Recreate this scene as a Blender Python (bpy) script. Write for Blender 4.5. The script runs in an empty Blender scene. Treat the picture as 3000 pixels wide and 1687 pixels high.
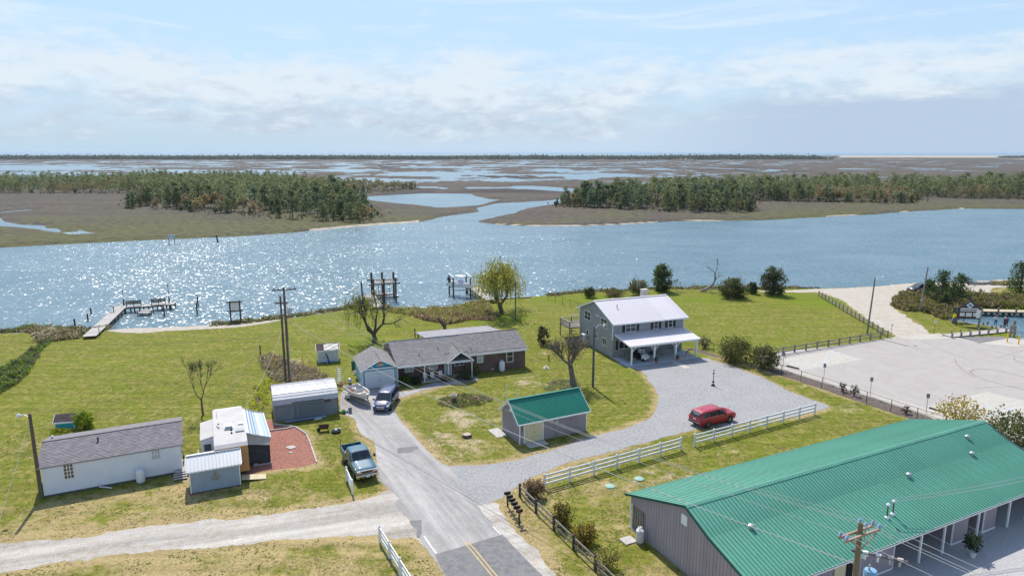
import bpy, bmesh, math, random
import numpy as np
from mathutils import Vector, Matrix, geometry
SC = bpy.context.scene
COL = SC.collection
PI = math.pi
rad = math.radians
R = random.Random(7)
# ------------------------------------------------------------------ camera
CAM_H, FPX = 28.0, 2005.0
PITCH = math.atan(398.0 / FPX)
cam_d = bpy.data.cameras.new('camera')
cam_d.sensor_width = 36.0
cam_d.lens = 36.0 * FPX / 3000.0
cam_d.clip_start, cam_d.clip_end = 0.5, 60000.0
cam = bpy.data.objects.new('camera', cam_d)
cam.location = (0, 0, CAM_H)
cam.rotation_euler = (PI / 2 - PITCH, 0, 0)
COL.objects.link(cam)
SC.camera = cam
# ------------------------------------------------------------------ light
SUN_EL, SUN_AZ = rad(52.0), rad(-18.0)          # azimuth measured from +Y towards +X
SKY_STRENGTH = 0.15
SUN_STRENGTH = 4.1
HAZE_DENSITY = 0.000045
SC.view_settings.view_transform = 'Standard'
SC.view_settings.look = 'None'
SC.view_settings.exposure = 0.45
SC.view_settings.gamma = 1.0
SC.view_settings.use_curve_mapping = False
SC.render.engine = 'CYCLES'
SC.cycles.use_denoising = True
SC.cycles.max_bounces = 6
SC.cycles.diffuse_bounces = 3
SC.cycles.glossy_bounces = 3
SC.cycles.transmission_bounces = 4
SC.cycles.volume_bounces = 1
SC.cycles.transparent_max_bounces = 8
SC.cycles.sample_clamp_indirect = 6
sun_d = bpy.data.lights.new('sun', 'SUN')
sun_d.energy = SUN_STRENGTH
sun_d.angle = rad(0.5)
sun_d.color = (1.0, 0.955, 0.88)
sun = bpy.data.objects.new('sun', sun_d)
sdir = Vector((math.sin(SUN_AZ) * math.cos(SUN_EL), math.cos(SUN_AZ) * math.cos(SUN_EL), math.sin(SUN_EL)))
sun.rotation_euler = sdir.to_track_quat('Z', 'Y').to_euler()
sun.location = (0, 0, 200)
COL.objects.link(sun)
class NT:
 """tiny helper to write node trees"""
 def __init__(s, tree):
  s.t = tree
 def n(s, typ, **kw):
  nd = s.t.nodes.new(typ)
  for k, v in kw.items():
   if k.startswith('i_'):
    key = k[2:].replace('_', ' ')
    nd.inputs[key].default_value = v
   else:
    setattr(nd, k, v)
  return nd
 def l(s, a, b):
  s.t.links.new(a, b)
  return b
 def val(s, sock, v):
  if isinstance(v, (int, float)):
   sock.default_value = v
  else:
   s.l(v, sock)
 def math(s, op, a, b=0.0, c=0.0, clamp=False):
  nd = s.n('ShaderNodeMath', operation=op, use_clamp=clamp)
  s.val(nd.inputs[0], a); s.val(nd.inputs[1], b); s.val(nd.inputs[2], c)
  return nd.outputs[0]
 def smooth(s, v, lo, hi, a=0.0, b=1.0):
  nd = s.n('ShaderNodeMapRange', interpolation_type='SMOOTHSTEP')
  s.val(nd.inputs['Value'], v)
  for k, x in (('From Min', lo), ('From Max', hi), ('To Min', a), ('To Max', b)):
   s.val(nd.inputs[k], x)
  return nd.outputs[0]
 def mix(s, f, a, b, blend='MIX'):
  nd = s.n('ShaderNodeMix', data_type='RGBA', blend_type=blend)
  s.val(nd.inputs[0], f)
  for i, v in ((6, a), (7, b)):
   if isinstance(v, tuple):
    nd.inputs[i].default_value = (*v[:3], 1.0)
   else:
    s.l(v, nd.inputs[i])
  return nd.outputs[2]
 def noise(s, vec, scale, detail=4.0, rough=0.55, dist=0.0, out=0):
  nd = s.n('ShaderNodeTexNoise')
  nd.inputs['Scale'].default_value = scale
  nd.inputs['Detail'].default_value = detail
  nd.inputs['Roughness'].default_value = rough
  nd.inputs['Distortion'].default_value = dist
  if vec is not None:
   s.l(vec, nd.inputs['Vector'])
  return nd.outputs[out]
 def vec(s, x, y, z):
  nd = s.n('ShaderNodeCombineXYZ')
  for i, v in enumerate((x, y, z)):
   s.val(nd.inputs[i], v)
  return nd.outputs[0]
# ------------------------------------------------------------------ sky
world = bpy.data.worlds.new('World')
SC.world = world
world.use_nodes = True
wt = world.node_tree
wt.nodes.clear()
w = NT(wt)
sky = w.n('ShaderNodeTexSky', sky_type='NISHITA', sun_disc=False, sun_elevation=SUN_EL, sun_rotation=SUN_AZ,
          altitude=30.0, air_density=1.0, dust_density=0.9, ozone_density=1.2)
tc = w.n('ShaderNodeTexCoord')
sp = w.n('ShaderNodeSeparateXYZ'); w.l(tc.outputs['Generated'], sp.inputs[0])
dx, dy, dz = sp.outputs
azim = w.math('ARCTAN2', dx, dy)                       # radians, 0 straight ahead
elev = w.math('MULTIPLY', w.math('ARCSINE', dz), 57.2958)   # degrees
# slowly varying top edge of the cloud bank
pe = w.vec(w.math('MULTIPLY', azim, 3.0), 0.0, 3.7)
top_n = w.noise(pe, 1.0, 2.0)
top_edge = w.math('ADD', 5.3, w.math('MULTIPLY', top_n, 4.4))
pc = w.vec(w.math('MULTIPLY', azim, 9.0), w.math('MULTIPLY', elev, 0.46), 11.3)
puff = w.noise(pc, 1.0, 9.0, 0.60, 0.35)
pc2 = w.vec(w.math('MULTIPLY', azim, 26.0), w.math('MULTIPLY', elev, 1.15), 4.1)
puff2 = w.noise(pc2, 1.0, 8.0, 0.62, 0.25)
edge = w.math('ADD', top_edge, w.math('MULTIPLY', w.math('SUBTRACT', puff2, 0.5), 4.2))
bank = w.smooth(w.math('SUBTRACT', edge, elev), -0.9, 1.5)
bank = w.math('MULTIPLY', bank, w.smooth(puff, 0.34, 0.60, 0.35, 1.0))
# shading inside the bank: bright tops, blue-grey undersides
lift = w.math('SUBTRACT', w.math('ADD', w.math('MULTIPLY', puff2, 0.9), w.math('MULTIPLY', puff, 0.9)), 0.62)
hi = w.smooth(elev, 1.8, 6.2)
bright = w.smooth(w.math('ADD', lift, w.math('MULTIPLY', w.math('SUBTRACT', hi, 0.6), 0.32)), 0.02, 0.46)
K = 1.0 / SKY_STRENGTH
cshade = tuple(c * K for c in (0.40, 0.48, 0.575))
cwhite = tuple(c * K for c in (0.565, 0.635, 0.70))
ccol = w.mix(bright, cshade, cwhite)
# low band above the horizon, greyer to the right of the view
hz_l = tuple(c * K for c in (0.40, 0.52, 0.62))
hz_r = tuple(c * K for c in (0.365, 0.455, 0.58))
hz_m = tuple(c * K for c in (0.43, 0.53, 0.645))
rgt = w.smooth(azim, 0.12, 0.42)
hband = w.mix(rgt, w.mix(w.smooth(azim, -0.5, 0.0), hz_l, hz_m), hz_r)
band_f = w.smooth(w.math('ADD', elev, w.math('MULTIPLY', w.math('SUBTRACT', puff, 0.5), w.math('ADD', 3.0, w.math('MULTIPLY', rgt, 3.5)))), w.math('ADD', 2.0, w.math('MULTIPLY', rgt, 2.6)), w.math('ADD', 0.4, w.math('MULTIPLY', rgt, 2.6)))
# clear sky, a little milky near the horizon
blue = w.mix(1.0, sky.outputs[0], (0.80, 0.93, 1.13), 'MULTIPLY')
milk = w.smooth(elev, 50.0, 8.0, 0.0, 0.86)
clear = w.mix(milk, blue, tuple(c * K for c in (0.375, 0.515, 0.65)))
pw = w.vec(w.math('MULTIPLY', azim, 2.6), w.math('MULTIPLY', elev, 0.34), 7.7)
wisp = w.smooth(w.noise(pw, 1.6, 8.0, 0.62, 0.8), 0.46, 0.74, 0.0, 0.8)
clear = w.mix(wisp, clear, tuple(c * K for c in (0.56, 0.65, 0.73)))
skyc = w.mix(bank, clear, ccol)
skyc = w.mix(band_f, skyc, hband)
skyc = w.mix(w.smooth(elev, -0.2, -2.0), skyc, tuple(c * K for c in (0.16, 0.20, 0.22)))
bg = w.n('ShaderNodeBackground'); bg.inputs['Strength'].default_value = SKY_STRENGTH
w.l(skyc, bg.inputs['Color'])
wo = w.n('ShaderNodeOutputWorld'); w.l(bg.outputs[0], wo.inputs['Surface'])
# ------------------------------------------------------------------ ground point seen along a photograph pixel (3000 px wide), on height z
def gp(px, py, z=0.0):
 u, v = (px - 1500.0) / FPX, (843.5 - py) / FPX
 c, s = math.cos(PITCH), math.sin(PITCH)
 d = (u, c + v * s, -s + v * c)
 t = (z - CAM_H) / d[2]
 return (d[0] * t, d[1] * t)
def gv(px, py, z=0.0):
 g = gp(px, py, z)
 return Vector((g[0], g[1], z))
# ------------------------------------------------------------------ materials
MATS = {}
def M(name, col, rough=0.8, var=0.12, scale=3.0, bump=0.0, bscale=40.0, metal=0.0, spec=0.3, col2=None, tone=False,
      coat=0.0, stretch=None, f2=(0.45, 0.65), trans=0.0, orand=0.0):
 """plain procedural surface: colour with noise variation, optional second colour, tone attribute and bump"""
 if name in MATS:
  return MATS[name]
 m = bpy.data.materials.new(name)
 m.use_nodes = True
 t = NT(m.node_tree)
 b = m.node_tree.nodes['Principled BSDF']
 g = t.n('ShaderNodeNewGeometry')
 tcn = t.n('ShaderNodeTexCoord')
 v = tcn.outputs['Object']
 if stretch:
  mp = t.n('ShaderNodeMapping'); mp.inputs['Scale'].default_value = stretch
  t.l(v, mp.inputs['Vector']); v = mp.outputs[0]
 n1 = t.noise(v, scale, 5.0, 0.6)
 lo = tuple(c * (1 - var) for c in col); hi_ = tuple(min(1, c * (1 + var)) for c in col)
 c = t.mix(t.smooth(n1, 0.3, 0.7), lo, hi_)
 if col2:
  n2 = t.noise(v, scale * 2.3, 6.0, 0.65)
  c = t.mix(t.smooth(n2, f2[0], f2[1]), c, col2)
 if tone:
  at = t.n('ShaderNodeAttribute', attribute_name='tone')
  c = t.mix(1.0, c, at.outputs['Color'], 'MULTIPLY')
 if orand:
  oi = t.n('ShaderNodeObjectInfo')
  vv = t.math('ADD', 1.0 - orand, t.math('MULTIPLY', oi.outputs['Random'], 2 * orand))
  c = t.mix(1.0, c, t.vec(vv, vv, vv), 'MULTIPLY')
 t.l(c, b.inputs['Base Color'])
 b.inputs['Roughness'].default_value = rough
 b.inputs['Metallic'].default_value = metal
 b.inputs['Specular IOR Level'].default_value = spec
 b.inputs['Coat Weight'].default_value = coat
 b.inputs['Coat Roughness'].default_value = 0.05
 if trans:
  b.inputs['Transmission Weight'].default_value = trans
 if bump:
  bn = t.n('ShaderNodeBump'); bn.inputs['Strength'].default_value = bump; bn.inputs['Distance'].default_value = 0.02
  t.l(t.noise(v, bscale, 4.0, 0.6), bn.inputs['Height'])
  t.l(bn.outputs[0], b.inputs['Normal'])
 MATS[name] = m
 return m
def leaf_mat(name, col, var=0.35, trans=0.5):
 """leaf surfaces: tone attribute, per-object variation, some light let through"""
 if name in MATS:
  return MATS[name]
 m = bpy.data.materials.new(name); m.use_nodes = True
 t = NT(m.node_tree); b = m.node_tree.nodes['Principled BSDF']; out = m.node_tree.nodes['Material Output']
 at = t.n('ShaderNodeAttribute', attribute_name='tone')
 oi = t.n('ShaderNodeObjectInfo')
 vv = t.math('ADD', 1.0 - var * 0.5, t.math('MULTIPLY', oi.outputs['Random'], var))
 hue = t.mix(t.math('FRACT', t.math('MULTIPLY', oi.outputs['Random'], 7.31)), (0.84, 0.98, 1.06), (1.22, 1.08, 0.84))
 c = t.mix(1.0, at.outputs['Color'], hue, 'MULTIPLY')
 c = t.mix(1.0, c, t.vec(vv, vv, vv), 'MULTIPLY')
 t.l(c, b.inputs['Base Color'])
 b.inputs['Roughness'].default_value = 0.7
 b.inputs['Specular IOR Level'].default_value = 0.2
 tr = t.n('ShaderNodeBsdfTranslucent'); t.l(c, tr.inputs['Color'])
 ms = t.n('ShaderNodeMixShader'); ms.inputs[0].default_value = trans
 t.l(b.outputs[0], ms.inputs[1]); t.l(tr.outputs[0], ms.inputs[2]); t.l(ms.outputs[0], out.inputs['Surface'])
 MATS[name] = m
 return m
# ------------------------------------------------------------------ mesh builder
class MB:
 def __init__(s):
  s.v, s.f, s.m, s.t = [], [], [], []
  s.x = Matrix.Identity(4); s.mi = 0; s.tone = 1.0
 def face(s, pts, mi=None, tone=None):
  k = len(s.v)
  s.v += [tuple(s.x @ Vector(p)) for p in pts]
  s.f.append(tuple(range(k, k + len(pts))))
  s.m.append(s.mi if mi is None else mi); s.t.append(s.tone if tone is None else tone)
  return s
 def mesh(s, vs, fs, mi=None, tone=None):
  k = len(s.v)
  s.v += [tuple(s.x @ Vector(p)) for p in vs]
  for f in fs:
   s.f.append(tuple(i + k for i in f)); s.m.append(s.mi if mi is None else mi); s.t.append(s.tone if tone is None else tone)
  return s
 def box(s, x0, x1, y0, y1, z0, z1, mi=None, tone=None):
  return s.mesh([(x0, y0, z0), (x1, y0, z0), (x1, y1, z0), (x0, y1, z0), (x0, y0, z1), (x1, y0, z1), (x1, y1, z1), (x0, y1, z1)],
                      [(0, 3, 2, 1), (4, 5, 6, 7), (0, 1, 5, 4), (1, 2, 6, 5), (2, 3, 7, 6), (3, 0, 4, 7)], mi, tone)
 def beam(s, p0, p1, w, h, mi=None, tone=None, up=(0, 0, 1)):
  """rectangular bar from p0 to p1"""
  p0, p1 = Vector(p0), Vector(p1); d = (p1 - p0).normalized(); up = Vector(up)
  if abs(d.dot(up)) > 0.98:
   up = Vector((1, 0, 0))
  a = d.cross(up).normalized(); b = a.cross(d)
  q = [a * i * w / 2 + b * j * h / 2 for i, j in ((-1, -1), (1, -1), (1, 1), (-1, 1))]
  return s.mesh([p0 + c for c in q] + [p1 + c for c in q], [(3, 2, 1, 0), (4, 5, 6, 7), (0, 1, 5, 4), (1, 2, 6, 5), (2, 3, 7, 6), (3, 0, 4, 7)], mi, tone)
 def tube(s, pts, r, n=8, mi=None, tone=None, cap=True):
  pts = [Vector(p) for p in pts]
  rs = r if isinstance(r, (list, tuple)) else [r] * len(pts)
  vs, fs = [], []
  for i, p in enumerate(pts):
   d = (pts[min(i + 1, len(pts) - 1)] - pts[max(i - 1, 0)])
   d = d.normalized() if d.length > 1e-9 else Vector((0, 0, 1))
   up = Vector((0, 0, 1)) if abs(d.z) < 0.95 else Vector((1, 0, 0))
   a = d.cross(up).normalized(); b = a.cross(d)
   for k in range(n):
    t = 2 * PI * k / n
    vs.append(p + (a * math.cos(t) + b * math.sin(t)) * rs[i])
  for i in range(len(pts) - 1):
   for k in range(n):
    k2 = (k + 1) % n
    fs.append((i * n + k, i * n + k2, (i + 1) * n + k2, (i + 1) * n + k))
  if cap:
   fs.append(tuple(range(n))); fs.append(tuple(range((len(pts) - 1) * n, len(pts) * n))[::-1])
  return s.mesh(vs, fs, mi, tone)
 def lathe(s, prof, n=20, mi=None, tone=None, axis='z', c=(0, 0, 0)):
  vs, fs = [], []
  c = Vector(c)
  for (r, h) in prof:
   for k in range(n):
    t = 2 * PI * k / n
    a, b = r * math.cos(t), r * math.sin(t)
    vs.append(c + Vector((a, b, h) if axis == 'z' else ((a, h, b) if axis == 'y' else (h, a, b))))
  for i in range(len(prof) - 1):
   for k in range(n):
    k2 = (k + 1) % n
    fs.append((i * n + k, i * n + k2, (i + 1) * n + k2, (i + 1) * n + k))
  fs.append(tuple(range(n))[::-1]); fs.append(tuple(range((len(prof) - 1) * n, len(prof) * n)))
  return s.mesh(vs, fs, mi, tone)
 def prism(s, poly, z0, z1, mi=None, tone=None):
  n = len(poly)
  return s.mesh([(p[0], p[1], z0) for p in poly] + [(p[0], p[1], z1) for p in poly],
                      [tuple(range(n))[::-1], tuple(range(n, 2 * n))] + [(i, (i + 1) % n, n + (i + 1) % n, n + i) for i in range(n)], mi, tone)
 def build(s, name, mats, parent=None, smooth=False, kind=None, loc=None, rot=None, label=None, bevel=0.0):
  me = bpy.data.meshes.new(name)
  me.from_pydata(s.v, [], s.f)
  for m in (mats if isinstance(mats, (list, tuple)) else [mats]):
   me.materials.append(m)
  me.polygons.foreach_set('material_index', s.m)
  ca = me.color_attributes.new('tone', 'FLOAT_COLOR', 'CORNER')
  tt = np.repeat(np.array([(t, t, t) if isinstance(t, (int, float)) else t for t in s.t], dtype=np.float32), [len(f) for f in s.f], axis=0)
  ca.data.foreach_set('color', np.concatenate([tt, np.ones((len(tt), 1), np.float32)], 1).ravel())
  if smooth:
   me.polygons.foreach_set('use_smooth', [True] * len(s.f))
   if smooth != 'all':
    me.set_sharp_from_angle(angle=rad(38))
  me.update()
  o = bpy.data.objects.new(name, me)
  COL.objects.link(o)
  if parent is not None:
   o.parent = parent
  if loc is not None:
   o.location = loc
  if rot is not None:
   o.rotation_euler = rot
  if kind:
   o['kind'] = kind
  if label:
   o['label'] = label
  if bevel:
   bv = o.modifiers.new('edge', 'BEVEL'); bv.width = bevel; bv.segments = 2; bv.limit_method = 'ANGLE'
  return o
def tag(o, label, cat=None, group=None, kind=None):
 o['label'] = label
 if cat:
  o['category'] = cat
 if group:
  o['group'] = group
 if kind:
  o['kind'] = kind
 return o
def thing(name, label, cat, loc=(0, 0, 0), rz=0.0, group=None):
 o = bpy.data.objects.new(name, None)
 COL.objects.link(o)
 o.empty_display_size = 0.3
 o.location = (loc[0], loc[1], loc[2] if len(loc) > 2 else 0.0)
 o.rotation_euler = (0, 0, rz)
 return tag(o, label, cat, group)
def dup(root, loc=None, rz=None, label=None, group=None, scale=None):
 def cp(o, parent):
  c = o.copy(); COL.objects.link(c)
  if parent is not None:
   c.parent = parent
  for ch in o.children:
   cp(ch, c)
  return c
 r = cp(root, None)
 if loc is not None:
  r.location = (loc[0], loc[1], loc[2] if len(loc) > 2 else 0.0)
 if rz is not None:
  r.rotation_euler = (0, 0, rz)
 if scale is not None:
  r.scale = (scale,) * 3 if isinstance(scale, (int, float)) else scale
 if label:
  r['label'] = label
 if group:
  r['group'] = group
 return r
def child(src, parent, loc=None, rot=None):
 """another object on the same mesh data"""
 c = src.copy(); COL.objects.link(c); c.parent = parent
 if loc is not None:
  c.location = loc
 if rot is not None:
  c.rotation_euler = rot
 return c
# ------------------------------------------------------------------ numpy noise and polygon distance
def vnoise(x, y, seed=0):
 xi, yi = np.floor(x).astype(np.int64), np.floor(y).astype(np.int64)
 fx, fy = x - xi, y - yi
 fx, fy = fx * fx * (3 - 2 * fx), fy * fy * (3 - 2 * fy)
 def h(a, b):
  n = (a * 374761393 + b * 668265263 + seed * 1442695041) & 0xffffffff
  n = ((n ^ (n >> 13)) * 1274126177) & 0xffffffff
  return ((n ^ (n >> 16)) & 0xffff) / 65535.0
 return (h(xi, yi) * (1 - fx) + h(xi + 1, yi) * fx) * (1 - fy) + (h(xi, yi + 1) * (1 - fx) + h(xi + 1, yi + 1) * fx) * fy
def fbm(x, y, oct=5, seed=0, gain=0.5):
 a, s, tot = 1.0, 0.0, 0.0
 for i in range(oct):
  s = s + a * vnoise(x * 2 ** i + 17.3 * i, y * 2 ** i - 9.1 * i, seed + i); tot += a; a *= gain
 return s / tot
def sdf(px, py, poly):
 """signed distance to a polygon, positive inside"""
 d = np.full(px.shape, 1e18); ins = np.zeros(px.shape, bool)
 n = len(poly)
 for i in range(n):
  ax, ay = poly[i][:2]; bx, by = poly[(i + 1) % n][:2]
  ex, ey = bx - ax, by - ay; wx, wy = px - ax, py - ay
  t = np.clip((wx * ex + wy * ey) / max(ex * ex + ey * ey, 1e-12), 0, 1)
  d = np.minimum(d, (wx - ex * t) ** 2 + (wy - ey * t) ** 2)
  if ay != by:
   c = ((ay > py) != (by > py)) & (px < (bx - ax) * (py - ay) / (by - ay) + ax)
   ins ^= c
 d = np.sqrt(d)
 return np.where(ins, d, -d)
def GP(pts, z=0.0):
 return [gp(a, b, z) for a, b in pts]
def crop(pts, ox, oy, k):
 return [(ox + a / k, oy + b / k) for a, b in pts]
def np_mesh(name, V, F, mats, attrs=None, smooth=False, mi=None, kind=None, parent=None):
 """V (n,3), F (m,3 or 4) arrays -> object; attrs: name -> (n,3) point colours"""
 me = bpy.data.meshes.new(name)
 V = np.asarray(V, np.float32); F = np.asarray(F, np.int32)
 k = F.shape[1]
 me.vertices.add(len(V)); me.vertices.foreach_set('co', V.ravel())
 me.loops.add(F.size); me.loops.foreach_set('vertex_index', F.ravel())
 me.polygons.add(len(F)); me.polygons.foreach_set('loop_start', np.arange(0, F.size, k, dtype=np.int32))
 me.polygons.foreach_set('loop_total', np.full(len(F), k, np.int32))
 for m in (mats if isinstance(mats, (list, tuple)) else [mats]):
  me.materials.append(m)
 if mi is not None:
  me.polygons.foreach_set('material_index', np.asarray(mi, np.int32))
 me.update(calc_edges=True)
 for an, A in (attrs or {}).items():
  ca = me.color_attributes.new(an, 'FLOAT_COLOR', 'POINT')
  A = np.asarray(A, np.float32)
  ca.data.foreach_set('color', np.concatenate([A, np.ones((len(A), 1), np.float32)], 1).ravel())
 if smooth:
  me.polygons.foreach_set('use_smooth', np.ones(len(F), bool))
 me.validate(clean_customdata=False)
 o = bpy.data.objects.new(name, me); COL.objects.link(o)
 if kind:
  o['kind'] = kind
 if parent is not None:
  o.parent = parent
 return o
def grid_faces(nr, nc):
 i = np.arange((nr - 1) * (nc - 1)); r, c = i // (nc - 1), i % (nc - 1)
 a = r * nc + c
 return np.stack([a, a + 1, a + nc + 1, a + nc], 1)
def card_arrays(C, size, rng, tone, up=0.0, aspect=1.0):
 """small leaf quads round centres C (n,3); size scalar or (n,)"""
 n = len(C)
 a = rng.normal(size=(n, 3)); a /= np.linalg.norm(a, axis=1, keepdims=True)
 b = rng.normal(size=(n, 3)); b[:, 2] += up
 b -= (b * a).sum(1, keepdims=True) * a; b /= np.linalg.norm(b, axis=1, keepdims=True)
 s = np.broadcast_to(np.asarray(size, float), (n,))[:, None] * 0.5
 V = np.stack([C - a * s - b * s * aspect, C + a * s * 0.9 - b * s * aspect * 0.8, C + a * s + b * s * aspect, C - a * s * 0.8 + b * s * aspect * 0.9], 1).reshape(-1, 3)
 F = np.arange(4 * n).reshape(n, 4)
 T = np.repeat(np.asarray(tone, float), 4, axis=0)
 return V, F, T
# =================================================================== SETTING
WATER_Z = -0.55
def densify(poly, step, curve=False):
 out = []
 n = len(poly)
 for i in range(n):
  p0, p1, p2, p3 = (Vector(poly[(i + k) % n][:2]) for k in (-1, 0, 1, 2))
  L = (p2 - p1).length
  k = max(1, int(L / step))
  for j in range(k):
   t = j / k
   if curve:
    q = 0.5 * ((2 * p1) + (p2 - p0) * t + (2 * p0 - 5 * p1 + 4 * p2 - p3) * t * t + (3 * p1 - p0 - 3 * p2 + p3) * t ** 3)
   else:
    q = p1.lerp(p2, t)
   out.append(q)
 return out
def ragged(poly, amp=0.15, step=0.3, curve=False, seed=3):
 P = densify(poly, step, curve)
 n = len(P); out = []
 x = np.array([p.x for p in P]); y = np.array([p.y for p in P])
 a = (fbm(x * 0.6, y * 0.6, 3, seed) - 0.5) * 2.6 * amp + (fbm(x * 3.1, y * 3.1, 2, seed + 5) - 0.5) * 1.2 * amp
 for i in range(n):
  d = P[(i + 1) % n] - P[i - 1]
  nn = Vector((d.y, -d.x)); nn = nn.normalized() if nn.length > 1e-9 else nn
  q = P[i] + nn * float(a[i])
  out.append((q.x, q.y))
 return out
def sheet(name, poly, z, mat, amp=0.0, step=0.3, curve=False, kind='structure', label=None, seed=3):
 P = ragged(poly, amp, step, curve, seed) if amp > 0 else ([(p.x, p.y) for p in densify(poly, step, True)] if curve else [tuple(p[:2]) for p in poly])
 tris = geometry.tessellate_polygon([[Vector((a, b, 0)) for a, b in P]])
 V = [(a, b, z) for a, b in P]
 me = bpy.data.meshes.new(name)
 def up(f):
  a, b, c = (Vector(V[i]) for i in f)
  return f if (b - a).cross(c - a).z > 0 else f[::-1]
 me.from_pydata(V, [], [up(tuple(f)) for f in tris])
 me.materials.append(mat); me.update()
 o = bpy.data.objects.new(name, me); COL.objects.link(o)
 if kind:
  o['kind'] = kind
 if label:
  o['label'] = label
 return o
def ground_mat(name, cols, scales, bump=0.3, bscale=18.0, rough=0.95, attr=None, contrast=(0.38, 0.62), streak=None):
 """layered noise between colours; attr adds zones: R dry, G lush, B bare"""
 m = bpy.data.materials.new(name); m.use_nodes = True
 t = NT(m.node_tree); b = m.node_tree.nodes['Principled BSDF']
 g = t.n('ShaderNodeNewGeometry'); pos = g.outputs['Position']
 c = cols[0]
 if not isinstance(c, tuple):
  pass
 cc = cols[0]
 for i, sc in enumerate(scales):
  n = t.noise(pos, sc, 6.0, 0.62, 0.2)
  cc = t.mix(t.smooth(n, contrast[0], contrast[1]), cc, cols[i + 1])
 if attr:
  at = t.n('ShaderNodeAttribute', attribute_name='zone')
  s3 = t.n('ShaderNodeSeparateColor'); t.l(at.outputs['Color'], s3.inputs[0])
  nf = t.noise(pos, 1.1, 6.0, 0.7, 0.3)
  nm = t.noise(pos, 0.30, 5.0, 0.65, 0.4)
  for k, colr in enumerate(attr):
   f = t.math('ADD', s3.outputs[k], t.math('MULTIPLY', t.math('SUBTRACT', t.math('ADD', nf, nm), 1.0), 1.1))
   cc = t.mix(t.smooth(f, 0.32, 0.78), cc, colr)
 if attr:
  for an_, sc_ in ((22, 1.0), (-38, 0.7)):
   mm = t.n('ShaderNodeMapping'); mm.inputs['Rotation'].default_value = (0, 0, rad(an_)); mm.inputs['Scale'].default_value = (0.05 * sc_, 0.85 * sc_, 1); t.l(pos, mm.inputs['Vector'])
   ks = t.smooth(t.noise(mm.outputs[0], 1.6, 3.0, 0.6), 0.35, 0.65, 0.92, 1.08); cc = t.mix(1.0, cc, t.vec(ks, ks, ks), 'MULTIPLY')
 if streak is not None:
  for sc_, lo_, hi_ in ((0.5, 0.80, 1.14), (1.7, 0.90, 1.08)):
   mm = t.n('ShaderNodeMapping'); mm.vector_type = 'TEXTURE'; mm.inputs['Rotation'].default_value = (0, 0, rad(streak)); mm.inputs['Scale'].default_value = (16.0, 1, 1); t.l(pos, mm.inputs['Vector'])
   ks = t.smooth(t.noise(mm.outputs[0], sc_, 3.0, 0.6), 0.32, 0.68, lo_, hi_); cc = t.mix(1.0, cc, t.vec(ks, ks, ks * 1 if False else ks), 'MULTIPLY')
 # small grain
 gn = t.noise(pos, bscale * 0.7, 3.0, 0.7)
 cc = t.mix(1.0, cc, t.n('ShaderNodeCombineXYZ').outputs[0], 'MULTIPLY') if False else cc
 k = t.smooth(gn, 0.25, 0.75, 0.72, 1.28)
 cc = t.mix(1.0, cc, t.vec(k, k, k), 'MULTIPLY')
 t.l(cc, b.inputs['Base Color'])
 b.inputs['Roughness'].default_value = rough; b.inputs['Specular IOR Level'].default_value = 0.12
 if bump:
  bn = t.n('ShaderNodeBump'); bn.inputs['Strength'].default_value = bump; bn.inputs['Distance'].default_value = 0.06
  t.l(t.noise(pos, bscale, 4.0, 0.7), bn.inputs['Height']); t.l(bn.outputs[0], b.inputs['Normal'])
 return m
# ---- outlines, from points of the photograph set on the ground
ZB = lambda pts: crop(pts, 2200, 750, 2.8975)
ZC = lambda pts: crop(pts, 2600, 780, 6.0375)
D = lambda pts: [(a * 1.16460, b * 1.16460) for a, b in pts]
shore_px = [(-900, 990), (-300, 985), (0, 980), (62, 974), (103, 963), (186, 969), (267, 971), (315, 969), (500, 962), (640, 955), (716, 950), (811, 938),
   (900, 926), (975, 914), (1048, 905), (1113, 899), (1164, 902), (1240, 905), (1330, 900), (1376, 888), (1424, 879), (1500, 875), (1582, 868.5),
   (1612, 869), (1660, 864), (1720, 858), (1800, 856), (1900, 850), (2000, 849), (2094, 848), (2213, 850), (2300, 848), (2407, 847),
   (2545, 842), (2697, 829), (2821, 830), (2952, 820), (3000, 819), (3300, 812), (3900, 800)]
shore = GP(shore_px, WATER_Z)
land_poly = shore + [(190, 60), (190, -60), (-190, -60), (-190, 85)]
basin_px = [(2765, 922), (2800, 900), (3000, 900), (3500, 892), (3500, 1010), (3120, 1006), (2985, 991), (2958, 968), (2905, 956), (2830, 944), (2780, 937)]
basin = GP(basin_px, 0.0)
road_px = D([(893, 968), (1010, 985), (1092, 963), (1188, 947), (1196, 957), (1094, 975), (1000, 1005), (995, 1033), (1012, 1062), (1056, 1112), (1100, 1156), (1135, 1180), (1158, 1218), (1192, 1262), (1222, 1300), (1262, 1348), (1330, 1412),
             (1368, 1452), (1460, 1560), (1560, 1680), (1250, 1700), (1180, 1560), (1115, 1452), (1080, 1388), (1050, 1345), (1032, 1312), (1005, 1282), (992, 1262), (1003, 1252), (960, 1215), (948, 1195), (948, 1150), (938, 1110), (905, 1090), (888, 1052), (862, 1040), (855, 1010), (862, 985)])
gravel_px = D([(1560, 912), (1608, 932), (1643, 970), (1655, 1005), (1640, 1042), (1600, 1068), (1540, 1086), (1450, 1110), (1370, 1137), (1290, 1157), (1200, 1170), (1135, 1174), (1120, 1190), (1150, 1225), (1185, 1262), (1205, 1268), (1258, 1252), (1310, 1217), (1365, 1192),
               (1440, 1162), (1560, 1130), (1650, 1106), (1700, 1093), (1760, 1078), (1880, 1062), (2000, 1045), (2085, 1024), (2040, 1005), (1985, 982), (1900, 942), (1800, 908), (1762, 900)])
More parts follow.
